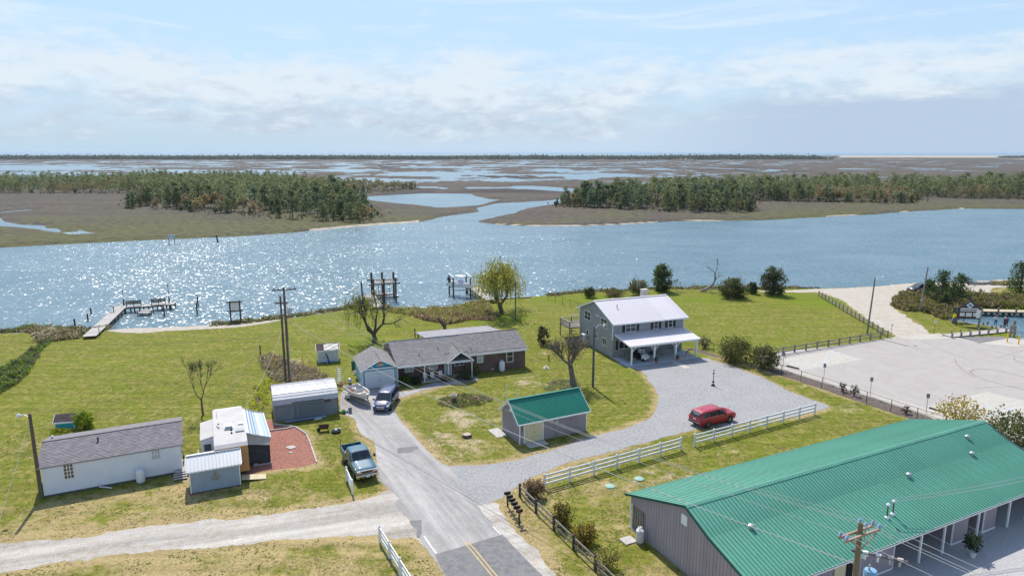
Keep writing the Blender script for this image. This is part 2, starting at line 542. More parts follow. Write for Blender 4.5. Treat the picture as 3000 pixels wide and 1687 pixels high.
lane_px = D([(1006, 1232), (985, 1226), (930, 1250), (800, 1278), (640, 1298), (400, 1320), (200, 1350), (0, 1366), (-300, 1395), (-300, 1480), (0, 1440), (250, 1400), (500, 1378), (700, 1358), (850, 1350), (950, 1350), (1050, 1352), (1085, 1380), (1060, 1330), (1040, 1290), (1010, 1262)])
shoulder_px = D([(1150, 1215), (1200, 1250), (1250, 1262), (1262, 1282), (1298, 1330), (1345, 1385), (1400, 1452), (1470, 1540), (1440, 1560), (1330, 1440), (1230, 1330), (1160, 1250)])
mulch_px = [(779, 1230), (796, 1229), (804, 1242), (864, 1251), (897.5, 1272), (913, 1310), (928.6, 1355), (890, 1366), (852, 1369.5), (779.5, 1378), (705, 1394), (640, 1405), (560, 1455), (552, 1440), (600, 1350), (640, 1330), (720, 1240)]
sand_px = [(2200, 852), (2300, 851), (2407, 846), (2545, 841), (2697, 828), (2821, 829), (2952, 819), (3400, 806), (3400, 838), (2952, 841), (2905, 858), (2921, 862), (2849, 862), (2783, 848), (2760, 842), (2697, 853), (2650, 858), (2631, 864), (2612, 882), (2618, 898), (2666, 936),
           (2722, 980), (2628, 990), (2614, 978), (2545, 936), (2493, 898), (2455, 874), (2407, 858), (2330, 856)]
beach_px = [(318, 967), (500, 959), (640, 952), (716, 948), (811, 937), (815, 941), (720, 956), (640, 963), (560, 967), (470, 972), (409, 977), (350, 975)]
lot_px = ZB([(60, 830), (700, 765), (1110, 706), (1240, 688), (1500, 664), (1580, 658), (1700, 684), (2180, 690), (2330, 700)]) + [(3300, 1010), (3500, 1300), (3500, 1600), (3000, 1420), (2860, 1290), (2787, 1252), (2712, 1216), (2548, 1163), (2412, 1121), (2279, 1079), (2215, 1055)]
bed_px = ZB([(-420, 800), (20, 935), (230, 950), (615, 1070), (1010, 1194), (1485, 1346), (1640, 1400), (1640, 1425), (1380, 1388), (940, 1243), (560, 1112), (230, 1006), (0, 930), (-560, 790)])
flower_px = [(1372, 1015), (0, 0)]
road, gravel, lane = GP(road_px), GP(gravel_px), GP(lane_px)
shoulder, mulch, sandp, beach, lot, bed = GP(shoulder_px), GP(mulch_px), GP(sand_px), GP(beach_px, -0.05), GP(lot_px), GP(bed_px)
# yard of the long green-roofed building, in its own frame
BIG_O, BIG_T = (8.59, 47.88), rad(26.21)
def frame(o, th):
 c, s = math.cos(th), math.sin(th)
 return lambda u, v, z=0.0: (o[0] + u * c - v * s, o[1] + u * s + v * c, z)
BIGF = frame(BIG_O, BIG_T)
yard = [BIGF(-.3, -13.4), BIGF(-7, -22), BIGF(-7, -60), BIGF(80, -60), BIGF(80, -14), BIGF(40, -13), BIGF(33.1, -10.6), BIGF(2, -11.2)]
# ---- main lawn ground
xs = np.concatenate([np.linspace(-190, -72, 30), np.arange(-70, 112, 0.45), np.linspace(114, 190, 20)])
ys = np.concatenate([np.linspace(-60, 30, 24), np.arange(31, 150, 0.45), np.linspace(151, 175, 8)])
X, Y = np.meshgrid(xs, ys)
sh = sdf(X, Y, land_poly)
bs = sdf(X, Y, basin)
inland = np.minimum(sh, -bs)
jit = (fbm(X * 0.35, Y * 0.35, 3, 9) - 0.5) * 1.6
Zg = np.clip((sh + jit * 0.4) / 2.2, -1, 1) * 0.8 - 0.8
Zg = np.where(sh > 2.6, 0, np.where(sh < -3, -1.6, Zg)) * 1.0
Zg = np.where(bs > 0.35, -2.2, Zg)
Zg = np.where((sh <= 2.6) & (sh >= -3), np.clip((sh - 1.8 + jit * 0.3) * 0.42, -1.6, 0), Zg)
dl = np.full(X.shape, 99.0)
for P in (gravel, lane, road, shoulder, mulch, bed, sandp):
 dl = np.minimum(dl, np.abs(sdf(X, Y, P)))
edge_dry = np.clip(1 - dl / 1.3, 0, 1) * 0.62
patch = fbm(X * 0.09, Y * 0.13, 4, 21)
south = np.clip((72 - Y) / 26, 0, 1)
dry = np.clip(edge_dry + (patch - 0.44) * 0.9 + south * 0.42, 0, 1)
# worn and sandy spots seen in the photograph
def spot(px, py, r, a):
 g = gp(px, py); return a * np.exp(-(((X - g[0]) / r) ** 2 + ((Y - g[1]) / r) ** 2))
bare = np.zeros_like(X)
for px, py, r, a in ((1345, 1225, 3.6, 0.62), (1290, 1290, 3.0, 0.55), (1390, 1290, 3.0, 0.45), (1330, 1165, 2.6, 0.55), (1560, 1120, 3.4, 0.5), (1250, 1340, 2.5, 0.45), (1700, 1420, 2.5, 0.4), (1860, 1440, 2.6, 0.42),
     (870, 1120, 2.6, 0.7), (860, 1060, 3.0, 0.6), (985, 1110, 1.5, 0.4), (1590, 1035, 1.6, 0.35), (2300, 1160, 3, 0.3), (1380, 1310, 2.0, 0.4), (700, 970, 6, 0.25), (1950, 1400, 3.5, 0.4), (2150, 1330, 2.5, 0.35), (1700, 1500, 2.2, 0.4), (300, 1640, 5, 0.3), (1420, 1240, 3.0, 0.4), (1330, 1330, 3, 0.45), (760, 1460, 4, 0.3), (2500, 1200, 3, 0.45), (2350, 1130, 2.5, 0.4), (920, 1420, 3, 0.35), (430, 1490, 3, 0.3)):
 bare = np.maximum(bare, spot(px, py, r, a))
bare = np.maximum(bare, np.clip(1 - np.abs(sh - 1.0) / 1.6, 0, 1) * 0.9)
lush = np.clip((fbm(X * 0.05, Y * 0.07, 3, 5) - 0.40) * 1.7 + np.clip((Y - 78) / 45, 0, 1) * 0.22 - south * 0.1, 0, 1)
m_grass = ground_mat('lawn_grass', [(0.160, 0.165, 0.018), (0.240, 0.200, 0.055), (0.108, 0.130, 0.012)], [0.45, 1.7], 0.75, 7.0,
                     attr=[(0.33, 0.25, 0.115), (0.132, 0.168, 0.009), (0.42, 0.33, 0.22)])
ground = np_mesh('ground', np.stack([X, Y, Zg], -1).reshape(-1, 3), grid_faces(len(ys), len(xs)), m_grass,
                 {'zone': np.stack([dry, lush, bare], -1).reshape(-1, 3)}, smooth=True, kind='structure')
ground['label'] = 'yellow green spring lawn on the near shore'
# ---- paved and loose surfaces
m_asph = ground_mat('old_asphalt', [(0.345, 0.325, 0.305), (0.375, 0.35, 0.325), (0.315, 0.30, 0.285)], [0.30, 0.9], 0.25, 30.0, 0.9, contrast=(0.3, 0.7), streak=118)
m_asph2 = ground_mat('newer_asphalt', [(0.185, 0.178, 0.175), (0.155, 0.15, 0.148), (0.21, 0.20, 0.195)], [0.5, 2.2], 0.2, 45.0, 0.88)
m_gravel = ground_mat('grey_gravel', [(0.30, 0.292, 0.285), (0.26, 0.252, 0.248), (0.345, 0.335, 0.322)], [0.35, 3.5], 0.9, 14.0)
m_lane = ground_mat('sandy_gravel', [(0.42, 0.375, 0.315), (0.35, 0.295, 0.225), (0.44, 0.41, 0.37)], [0.35, 1.7], 0.6, 14.0, contrast=(0.3, 0.7), streak=17)
m_mulch = ground_mat('red_mulch', [(0.30, 0.105, 0.070), (0.24, 0.085, 0.06), (0.34, 0.18, 0.14)], [0.9, 5.0], 0.9, 16.0)
m_bed = ground_mat('brown_mulch', [(0.15, 0.115, 0.095), (0.20, 0.165, 0.14), (0.10, 0.08, 0.065)], [0.9, 4.0], 0.9, 14.0)
m_sand = ground_mat('beach_sand', [(0.41, 0.355, 0.28), (0.385, 0.325, 0.25), (0.43, 0.39, 0.335)], [0.12, 0.9], 0.3, 12.0)
m_lot = ground_mat('lot_asphalt', [(0.365, 0.325, 0.295), (0.35, 0.31, 0.28), (0.38, 0.345, 0.315)], [0.10, 0.5], 0.2, 35.0)
m_conc = ground_mat('concrete', [(0.43, 0.39, 0.33), (0.40, 0.36, 0.31), (0.46, 0.42, 0.365)], [0.4, 2.2], 0.12, 30.0)
m_yard = ground_mat('yard_gravel', [(0.40, 0.385, 0.37), (0.36, 0.35, 0.34), (0.43, 0.415, 0.395)], [0.4, 5.0], 0.7, 20.0)
sheet('sandy_lane', lane, 0.004, m_lane, 0.35, 0.3, True, label='pale sandy gravel lane crossing at the left', seed=2)
sheet('gravel_shoulder', shoulder, 0.008, m_lane, 0.35, 0.3, True, label='loose gravel shoulder beside the road by the mailboxes', seed=8)
sheet('gravel_driveway', gravel, 0.012, m_gravel, 0.22, 0.3, True, label='grey gravel driveway curving to the two storey house', seed=4)
sheet('road', road, 0.016, m_asph, 0.16, 0.3, True, label='worn pale asphalt drive leading to the garage', seed=5)
newp = GP([(1272.7, 1624), (1471, 1566), (1500, 1597), (1592, 1690), (1760, 1900), (1420, 1960), (1345, 1760), (1306, 1690)])
sheet('road_surface', newp, 0.020, m_asph2, 0.05, 0.3, False, label='darker newer asphalt of the road at the bottom')
sheet('asphalt_patch', GP(crop([(848, 200), (1040, 182), (1050, 212), (1000, 215), (1003, 238), (852, 252)], 900, 1250, 3.22)), 0.020, m_asph2, 0.03, 0.3, label='dark square patch in the pale asphalt')
sheet('asphalt_patch', GP(crop([(965, 885), (1085, 880), (1080, 925), (1085, 1000), (1060, 1052), (1030, 1040), (1035, 965), (985, 925)], 900, 1250, 3.22)), 0.020, m_asph2, 0.06, 0.3, label='ragged dark patch at the road edge')
sheet('mulch_bed', mulch, 0.006, m_mulch, 0.10, 0.3, False, label='red mulch bed beside the camper')
sheet('path_bed', bed, 0.006, m_bed, 0.18, 0.4, True, label='brown mulch strip along the black fence')
sheet('parking_lot', lot, 0.014, m_lot, 0.03, 0.5, False, label='large pinkish grey asphalt parking lot')
sheet('sand_path', sandp, 0.010, m_sand, 0.5, 0.5, True, label='pale sand track running down to the beach')
sheet('beach', beach, 0.012, m_sand, 0.25, 0.4, True, label='narrow strip of pale sand by the long dock')
sheet('yard_lot', yard, 0.010, m_yard, 0.0, label='pale gravel yard in front of the long building')
for i, (pts, nm, mt, lb) in enumerate((
  (ZB([(240, 878), (690, 800), (940, 880), (440, 972)]), 'parking_bay', m_conc, 'concrete parking bay by the brown fence corner'),
  (ZB([(1500, 1272), (2000, 1153), (2500, 1270), (2700, 1500), (1850, 1540), (1700, 1445)]), 'parking_bay', m_conc, 'pale concrete bay with blue lines behind the green roof'),
  (ZB([(1500, 664), (1590, 656), (1700, 682), (1960, 740), (1720, 700), (1400, 712), (1240, 700), (1120, 708), (1060, 712), (1240, 690)]), 'pavement', m_conc, 'pale concrete strip at the top of the lot'),
  (ZB([(1940, 742), (2180, 768), (2340, 772), (2340, 702), (2180, 700)]), 'pavement', m_conc, 'pale concrete beside the boat ramp and yellow bollards'),
  (ZB([(230, 925), (440, 975), (1000, 1150), (1480, 1290), (1720, 1370), (1840, 1430), (1700, 1440), (1485, 1342), (1010, 1190), (615, 1066), (225, 948)]), 'pavement', m_conc, 'pale concrete walk between parking lot and mulch strip'))):
 sheet(nm, GP(pts), (0.018, 0.0215, 0.025, 0.0285, 0.032)[i], mt, 0.0, label=lb)
sheet('boat_ramp', GP(ZB([(1740, 690), (2000, 682), (2150, 686), (2215, 697), (2060, 742), (1940, 742), (1830, 715)])), 0.022, m_asph2, label='dark asphalt boat ramp curving to the basin')
# painted lines
m_white = M('white_line_paint', (0.58, 0.57, 0.54), 0.7, 0.15, 6.0, col2=(0.4, 0.38, 0.35), f2=(0.5, 0.75))
m_yellow = M('yellow_line_paint', (0.50, 0.36, 0.13), 0.7, 0.15, 6.0, col2=(0.27, 0.25, 0.21), f2=(0.55, 0.72))
m_blueline = M('blue_line_paint', (0.36, 0.47, 0.58), 0.7, 0.15, 6.0)
m_scuff = M('tyre_scuff', (0.22, 0.19, 0.17), 0.8, 0.2, 3.0)
def strip_line(name, px, wdt, z, mat, label, kind='structure'):
 P = [Vector(gp(a, b)) for a, b in px]
 V, F = [], []
 for i, p in enumerate(P):
  d = P[min(i + 1, len(P) - 1)] - P[max(i - 1, 0)]
  n = Vector((-d.y, d.x)).normalized() * wdt / 2
  V += [(p.x + n.x, p.y + n.y, z), (p.x - n.x, p.y - n.y, z)]
  if i:
   k = 2 * i; F.append((k - 2, k - 1, k + 1, k))
 me = bpy.data.meshes.new(name); me.from_pydata(V, [], F); me.materials.append(mat)
 o = bpy.data.objects.new(name, me); COL.objects.link(o); o['kind'] = kind; o['label'] = label
 return o
ZR = lambda pts: crop(pts, 900, 1250, 3.22)
strip_line('road_marking', ZR([(1102, 1028), (1160, 1115), (1218, 1195)]), 0.13, 0.0245, m_white, 'white edge line on the left side of the road')
strip_line('road_marking', ZR([(1752, 942), (1830, 1020)]), 0.11, 0.0245, m_white, 'white edge line on the right side of the road')
strip_line('road_marking', ZR([(1485, 1092), (1560, 1180), (1745, 1407), (1930, 1640)]), 0.09, 0.0245, m_yellow, 'left line of the double yellow centre line')
strip_line('road_marking', ZR([(1510, 1078), (1590, 1165), (1790, 1407), (1990, 1640)]), 0.09, 0.0245, m_yellow, 'right line of the double yellow centre line')
for pts in ([(1880, 1310), (2050, 1268)], [(1960, 1370), (2260, 1282)]):
 strip_line('parking_marking', ZB(pts), 0.12, 0.0225, m_blueline, 'blue bay line on the pale concrete')
for pts in ([(440, 972), (760, 825)], [(640, 935), (700, 800)]):
 strip_line('parking_marking', ZB(pts), 0.07, 0.0225, m_blueline, 'faint bay line on the concrete by the fence')
for px, w_ in (([(2340, 1140), (2180, 1100), (2010, 1060), (1900, 1015), (1860, 985), (1890, 962), (1990, 960), (2150, 980), (2340, 1035)], 0.22), ([(1730, 870), (1740, 905), (1800, 970), (1900, 1030)], 0.14), ([(1150, 712), (1300, 755), (1430, 795)], 0.12), ([(1430, 715), (1600, 790), (1760, 850), (1900, 900)], 0.10),
               ([(2100, 862), (2200, 830), (2318, 800)], 0.10), ([(2340, 870), (2230, 850), (2240, 885), (2340, 920)], 0.2), ([(1890, 1130), (2050, 1110), (2318, 1108)], 0.12)):
 strip_line('tyre_mark', ZB([(a, b) for a, b in px]), w_ * 0.8, 0.0195, m_scuff, 'dark curved tyre mark on the parking lot', 'stuff')
# ------------------------------------------------------------------ water
m_water = bpy.data.materials.new('water'); m_water.use_nodes = True
t = NT(m_water.node_tree); b = m_water.node_tree.nodes['Principled BSDF']
g = t.n('ShaderNodeNewGeometry')
b.inputs['Roughness'].default_value = 0.27
b.inputs['IOR'].default_value = 1.33
b.inputs['Specular IOR Level'].default_value = 0.6
mp1 = t.n('ShaderNodeMapping'); mp1.inputs['Scale'].default_value = (0.55, 1.0, 1.0); mp1.inputs['Rotation'].default_value = (0, 0, rad(12))
t.l(g.outputs['Position'], mp1.inputs['Vector'])
nbig = t.noise(g.outputs['Position'], 0.02, 3.0, 0.6, 0.8)
spw = t.n('ShaderNodeSeparateXYZ'); t.l(g.outputs['Position'], spw.inputs[0])
amp = t.math('MULTIPLY', t.smooth(nbig, 0.3, 0.7, 0.8, 1.1), t.smooth(spw.outputs[1], 270.0, 420.0, 1.0, 0.3))
c1 = t.noise(mp1.outputs[0], 0.9, 2.0, 0.6, 0.4, out=1); vo = t.n('ShaderNodeTexVoronoi'); vo.inputs['Scale'].default_value = 5.2; t.l(mp1.outputs[0], vo.inputs['Vector']); c2 = vo.outputs['Color']
s1 = t.n('ShaderNodeSeparateColor'); t.l(c1, s1.inputs[0]); s2 = t.n('ShaderNodeSeparateColor'); t.l(c2, s2.inputs[0])
tilt = [t.math('MULTIPLY', t.math('ADD', t.math('MULTIPLY', t.math('SUBTRACT', s1.outputs[k], 0.5), 0.7), t.math('MULTIPLY', t.math('SUBTRACT', s2.outputs[k], 0.5), 0.60)), amp) for k in (0, 1)]
nv = t.n('ShaderNodeVectorMath', operation='NORMALIZE'); t.l(t.vec(tilt[0], tilt[1], 1.0), nv.inputs[0])
t.l(nv.outputs[0], b.inputs['Normal'])
wcol = t.mix(t.smooth(t.noise(mp1.outputs[0], 0.06, 4.0, 0.6, 0.5), 0.3, 0.7), (0.078, 0.148, 0.180), (0.115, 0.185, 0.215))
t.l(wcol, b.inputs['Base Color'])
wx = [-30000, -3000, -600, 600, 3000, 30000]; wy = [-200, 0, 300, 800, 3000, 9000, 45000]
Xw, Yw = np.meshgrid(np.array(wx, float), np.array(wy, float))
water = np_mesh('water', np.stack([Xw, Yw, np.full_like(Xw, WATER_Z)], -1).reshape(-1, 3), grid_faces(len(wy), len(wx)), m_water, kind='structure')
water['label'] = 'blue rippled inlet water with sun glitter reaching the horizon'
# ------------------------------------------------------------------ far marsh: a height field whose low parts lie under water
Z1 = lambda pts: crop(pts, 0, 430, 1.7173)
Z2 = lambda pts: crop(pts, 1300, 430, 1.5153)
far_shore_px = [(-2500, 760), (-600, 728), (0, 720), (150, 712), (400, 700), (700, 687), (850, 678), (915, 671), (1000, 663), (1100, 655), (1220, 647), (1275, 637),
    (1330, 650), (1396, 646), (1470, 655), (1551, 658), (1696, 658), (1815, 654), (1973, 644.5), (2125, 643), (2250, 641), (2356, 634.6), (2554, 624.7), (2686, 615), (2818, 608), (3000, 609.5), (3600, 600), (5500, 585)]
far_poly = GP(far_shore_px) + [(9000, 900), (9000, 9000), (-9000, 9000), (-9000, 300)]
creek = GP([(1262, 652), (1272, 637), (1301, 631), (1340, 625), (1392, 617), (1399, 605), (1458, 592), (1540, 588), (1597, 586), (1640, 581), (1709, 574), (1670, 562), (1560, 555), (1490, 550), (1498, 543), (1560, 542), (1640, 547), (1722, 555), (1758, 568), (1735, 580), (1660, 594), (1597, 599),
   (1544, 607), (1524, 621), (1460, 633), (1400, 643), (1380, 655)])
ponds = [GP(Z1([(1760, 250), (1900, 243), (2130, 230), (2370, 233), (2390, 243), (2450, 257), (2515, 263), (2400, 292), (2300, 300), (2200, 305), (2150, 296), (2100, 290), (1990, 281), (1900, 268), (1830, 262)])),
         GP(Z1([(-300, 318), (0, 322), (120, 312), (185, 309), (130, 320), (20, 329), (-300, 345)])),
         GP(Z1([(-200, 345), (0, 352), (30, 372), (100, 385), (225, 388), (235, 402), (300, 405), (325, 420), (370, 418), (378, 404), (420, 402), (440, 415), (490, 427), (440, 433), (330, 438), (250, 420), (200, 408), (60, 396), (-200, 388)])),
         GP([(-900, 480), (0, 484), (250, 486), (330, 492), (200, 497), (0, 499), (-900, 497)]), GP([(-900, 503), (0, 505), (250, 503), (300, 506), (260, 520), (100, 530), (0, 528), (-900, 535)]),
         GP([(2780, 519), (2820, 515), (2860, 518), (2800, 525)])]
rows_px = np.concatenate([np.arange(765, 640, -1.6), np.arange(640, 520, -1.0), np.arange(520, 470, -0.55), np.arange(470, 456.5, -0.42)])
tanv = (rows_px - 843.5) / FPX
ang = PITCH + np.arctan(tanv)
yr = CAM_H / np.tan(ang)
nc = 900
# columns fan out with distance, over the whole width of land that could be seen from nearby
fan = np.linspace(-1.02, 1.02, nc)
Yf = np.repeat(yr[:, None], nc, 1)
Xf = fan[None, :] * yr[:, None]
sF = sdf(Xf, Yf, far_poly)
h = np.minimum(sF, 30.0)
hole = np.maximum.reduce([sdf(Xf, Yf, p) for p in ponds] + [sdf(Xf, Yf, creek)])
wob = (fbm(Xf * 0.05, Yf * 0.03, 4, 31) - 0.5) * 9
h = np.minimum(h + wob * 0.15, -hole + wob * 0.7)
pxf = 1500 + FPX * fan
# pools, denser in the middle of the view, few to the right
nz = fbm(Xf / 62.0 + 3, Yf / 80.0 + 8, 6, 41, 0.58)
nz2 = fbm(Xf / 26.0, Yf / 34.0, 4, 47)
mid = np.interp(Yf, [350, 520, 700, 1300, 2200, 2700], [0.0, 0.25, 1.0, 1.0, 0.7, 0.0])
lat = np.interp(Xf / Yf, [-1.0, -0.6, -0.25, 0.10, 0.22, 0.36, 1.0], [0.85, 0.85, 1.0, 0.95, 0.40, -0.05, -0.1])
thr = 0.40 + 0.155 * lat * mid - 0.05
pool = np.maximum((thr - nz) * 60 + (0.5 - nz2) * 9 - 0.6, (0.345 + 0.035 * lat - fbm(Xf / 40.0, Yf / 55.0, 5, 53, 0.55)) * 60 * (mid > .7) - 9 * (mid <= .7))
pool = np.where(mid > 0.3, pool, -5)
h = np.minimum(h, -pool)
h = np.where(Yf > 2560, np.minimum(sF, 10), h)
Zf = np.clip(h * 0.16 - 0.45, -1.6, 0.22)
Zf = np.where((Zf > 0.05), Zf + (fbm(Xf * 0.12, Yf * 0.12, 3, 61) - 0.5) * 0.25, Zf)
# zones: R sand, G green grass, B dark brown
sandz = np.zeros_like(Xf)
sandz = np.where((sF < 5.5) & (sF > -4) & (((pxf > 905) & (pxf < 1225)) | ((pxf > 1450) & (pxf < 2130)) | ((pxf > 2420) & (pxf < 2820)) | (pxf < 130)), np.clip(1.25 - np.abs(sF - 0.3) / np.where(pxf < 1300, 2.2, 1.1), 0, 1) * (fbm(Xf * 0.03, Yf * 0.02, 3, 71) > 0.40), 0)
farsand = (Yf > np.interp(Xf / Yf, [-1, 0.44, 0.47, 1], [9e9, 9e9, 3550, 3450]))
sandz = np.where(farsand, 1.0, sandz)
sandz = np.where((Yf > 2600) & (Yf < 3000), np.maximum(sandz, (fbm(Xf * 0.006, Yf * 0.006, 3, 81) > 0.66) * 0.9), sandz)
near_g = np.clip(1 - (sF - 4) / 150, 0, 1)
greenz = np.clip(near_g * 0.55 + (fbm(Xf * 0.012, Yf * 0.008, 4, 91) - 0.5) * 1.5 * np.clip(1.6 - Yf / 600, 0.1, 1), 0, 1)
darkz = np.clip((fbm(Xf * 0.014 + 5, Yf * 0.01, 4, 95) - 0.45) * 2.2, 0, 1)
m_marsh = bpy.data.materials.new('marsh_grass'); m_marsh.use_nodes = True
t = NT(m_marsh.node_tree); b = m_marsh.node_tree.nodes['Principled BSDF']
g = t.n('ShaderNodeNewGeometry'); pos = g.outputs['Position']
at = t.n('ShaderNodeAttribute', attribute_name='zone'); s3 = t.n('ShaderNodeSeparateColor'); t.l(at.outputs['Color'], s3.inputs[0])
mpm = t.n('ShaderNodeMapping'); mpm.inputs['Scale'].default_value = (0.5, 1.3, 1.0); t.l(pos, mpm.inputs['Vector']); nA = t.noise(mpm.outputs[0], 0.035, 9.0, 0.68, 0.6); nB = t.noise(pos, 0.35, 5.0, 0.65)
c = t.mix(t.smooth(nA, 0.40, 0.60), (0.088, 0.075, 0.060), (0.112, 0.090, 0.072))
c = t.mix(t.smooth(t.math('ADD', s3.outputs[2], t.math('MULTIPLY', t.math('SUBTRACT', nA, 0.5), 1.5)), 0.3, 0.8), c, (0.056, 0.047, 0.045))
c = t.mix(t.smooth(t.math('ADD', s3.outputs[1], t.math('MULTIPLY', t.math('SUBTRACT', t.math('ADD', nB, nA), 1.0), 1.9)), 0.40, 0.80), c, (0.104, 0.098, 0.044))
c = t.mix(t.smooth(s3.outputs[0], 0.3, 0.7), c, (0.40, 0.34, 0.26))
k = t.smooth(nB, 0.3, 0.7, 0.7, 1.25); c = t.mix(1.0, c, t.vec(k, k, k), 'MULTIPLY')
t.l(c, b.inputs['Base Color']); b.inputs['Roughness'].default_value = 0.95; b.inputs['Specular IOR Level'].default_value = 0.1
bn = t.n('ShaderNodeBump'); bn.inputs['Strength'].default_value = 0.9; bn.inputs['Distance'].default_value = 0.5
t.l(t.noise(pos, 0.9, 4.0, 0.7), bn.inputs['Height']); t.l(bn.outputs[0], b.inputs['Normal'])
marsh = np_mesh('marsh_land', np.stack([Xf, Yf, Zf], -1).reshape(-1, 3), grid_faces(len(yr), nc)[:, ::1], m_marsh,
    {'zone': np.stack([sandz, greenz, darkz], -1).reshape(-1, 3)}, smooth=True, kind='structure')
marsh['label'] = 'brown and olive salt marsh broken by pools and a creek'
# ------------------------------------------------------------------ haze over the whole place, sky outside it
m_haze = bpy.data.materials.new('haze_air'); m_haze.use_nodes = True
m_haze.node_tree.nodes.clear(); t = NT(m_haze.node_tree)
pv = t.n('ShaderNodeVolumePrincipled'); pv.inputs['Color'].default_value = (0.52, 0.64, 0.76, 1); pv.inputs['Density'].default_value = HAZE_DENSITY; pv.inputs['Anisotropy'].default_value = 0.2
ho = t.n('ShaderNodeOutputMaterial'); t.l(pv.outputs[0], ho.inputs['Volume'])
hz = MB().box(-31000, 31000, -260, 46000, -3.4, 31.5).build('haze', m_haze, kind='stuff'); hz['label'] = 'thin pale sea haze over the marsh'
# =================================================================== MATERIALS FOR BUILT THINGS
m_graysiding = M('grey_siding', (0.30, 0.265, 0.28), 0.8, 0.08, 1.2, bump=0.1, stretch=(1, 1, 0.2))
m_housesiding = M('house_siding', (0.30, 0.30, 0.295), 0.8, 0.06, 1.2)
m_housefront = M('house_front_siding', (0.31, 0.325, 0.345), 0.8, 0.06, 1.2)
m_blue = M('blue_grey_siding', (0.30, 0.36, 0.42), 0.75, 0.07, 1.2)
m_garblue = M('garage_siding', (0.27, 0.42, 0.50), 0.75, 0.07, 1.2)
m_vinyl = M('white_vinyl', (0.72, 0.73, 0.75), 0.6, 0.04, 0.8)
m_white = M('white_paint', (0.78, 0.78, 0.77), 0.55, 0.05, 1.0)
m_trim = M('white_trim', (0.80, 0.80, 0.80), 0.5, 0.03, 2.0)
m_greenroof = M('green_metal_roof', (0.095, 0.285, 0.200), 0.5, 0.12, 0.5, spec=0.4, tone=True, col2=(0.150, 0.325, 0.245), f2=(0.5, 0.85))
m_greenroof2 = M('dark_green_metal_roof', (0.02, 0.185, 0.125), 0.42, 0.12, 0.8, spec=0.4, tone=True, col2=(0.05, 0.22, 0.155), f2=(0.55, 0.9))
m_greentrim = M('dark_green_trim', (0.01, 0.09, 0.07), 0.5, 0.1)
m_lightroof = M('pale_metal_roof', (0.66, 0.61, 0.61), 0.45, 0.06, 0.5, spec=0.4, tone=True, col2=(0.56, 0.52, 0.52), f2=(0.5, 0.8), stretch=(1.2, 0.25, 1))
m_whiteroof = M('white_metal_roof', (0.60, 0.60, 0.59), 0.5, 0.05, 0.8, tone=True)
m_barnroof = M('weathered_metal_roof', (0.62, 0.59, 0.57), 0.5, 0.06, 0.8, tone=True, col2=(0.50, 0.45, 0.41), f2=(0.6, 0.8))
m_shingle = M('grey_shingle', (0.205, 0.185, 0.190), 0.95, 0.12, 2.5, tone=True)
m_shingle2 = M('taupe_shingle', (0.205, 0.192, 0.188), 0.95, 0.12, 2.0, tone=True)
m_shingle3 = M('dark_brown_shingle', (0.10, 0.075, 0.07), 0.95, 0.2, 2.5, tone=True)
m_membrane = M('flat_roof_membrane', (0.26, 0.25, 0.255), 0.9, 0.1, 0.7)
m_dark = M('dark_void', (0.02, 0.02, 0.022), 0.9, 0.2)
m_inner = M('shaded_interior_wall', (0.16, 0.14, 0.13), 0.9, 0.1)
m_shutter = M('dark_shutter', (0.035, 0.028, 0.030), 0.6, 0.1)
m_glass = M('window_glass', (0.03, 0.04, 0.05), 0.08, 0.1, 2.0, spec=0.6)
m_blind = M('window_blind', (0.42, 0.44, 0.45), 0.5, 0.05, spec=0.5, coat=0.5)
m_wood = M('weathered_wood', (0.235, 0.205, 0.175), 0.9, 0.2, 4.0, bump=0.2, stretch=(1, 1, 1), tone=True, orand=0.12)
m_palewood = M('bleached_wood', (0.42, 0.385, 0.35), 0.9, 0.12, 4.0, tone=True, orand=0.10)
m_newwood = M('new_lumber', (0.56, 0.46, 0.30), 0.8, 0.1, 4.0, tone=True)
m_darkwood = M('dark_creosote_wood', (0.075, 0.06, 0.05), 0.9, 0.25, 4.0, tone=True, orand=0.1)
m_polewood = M('pole_wood', (0.13, 0.10, 0.08), 0.9, 0.2, 2.0, stretch=(3, 3, 0.3), tone=True)
m_polegrey = M('grey_pole', (0.10, 0.115, 0.12), 0.8, 0.2, 2.0, stretch=(3, 3, 0.3))
m_cream = M('cream_door_paint', (0.62, 0.53, 0.33), 0.6, 0.04)
m_orange = M('orange_tan_wall', (0.52, 0.27, 0.10), 0.7, 0.06, 2.0)
m_rvroof = M('camper_roof_membrane', (0.46, 0.435, 0.41), 0.7, 0.06, 0.7, spec=.15, col2=(0.38, 0.34, 0.29), f2=(0.58, 0.75))
m_teal = M('teal_paint', (0.03, 0.36, 0.40), 0.7, 0.08)
m_metal = M('galvanised_metal', (0.42, 0.44, 0.46), 0.4, 0.1, 3.0, metal=0.6)
m_alu = M('white_aluminium', (0.70, 0.71, 0.72), 0.4, 0.05)
m_black = M('black_paint', (0.015, 0.015, 0.017), 0.5, 0.2)
m_blackm = M('black_metal', (0.02, 0.022, 0.022), 0.45, 0.2)
m_rubber = M('rubber', (0.018, 0.018, 0.018), 0.85, 0.2)
m_plastic = M('white_plastic', (0.70, 0.70, 0.70), 0.4, 0.03)
m_red = M('red_plastic', (0.5, 0.03, 0.03), 0.4, 0.1)
m_terra = M('terracotta', (0.42, 0.14, 0.07), 0.8, 0.1)
m_concb = M('concrete_block', (0.42, 0.39, 0.35), 0.9, 0.12, 3.0, bump=0.2)
m_stone = M('pale_stone', (0.42, 0.39, 0.36), 0.9, 0.2, 3.0, bump=0.3)
m_rock = M('dark_rock', (0.11, 0.10, 0.095), 0.9, 0.35, 2.0, bump=0.4)
m_rust = M('rusty_metal', (0.13, 0.055, 0.035), 0.8, 0.3, 5.0)
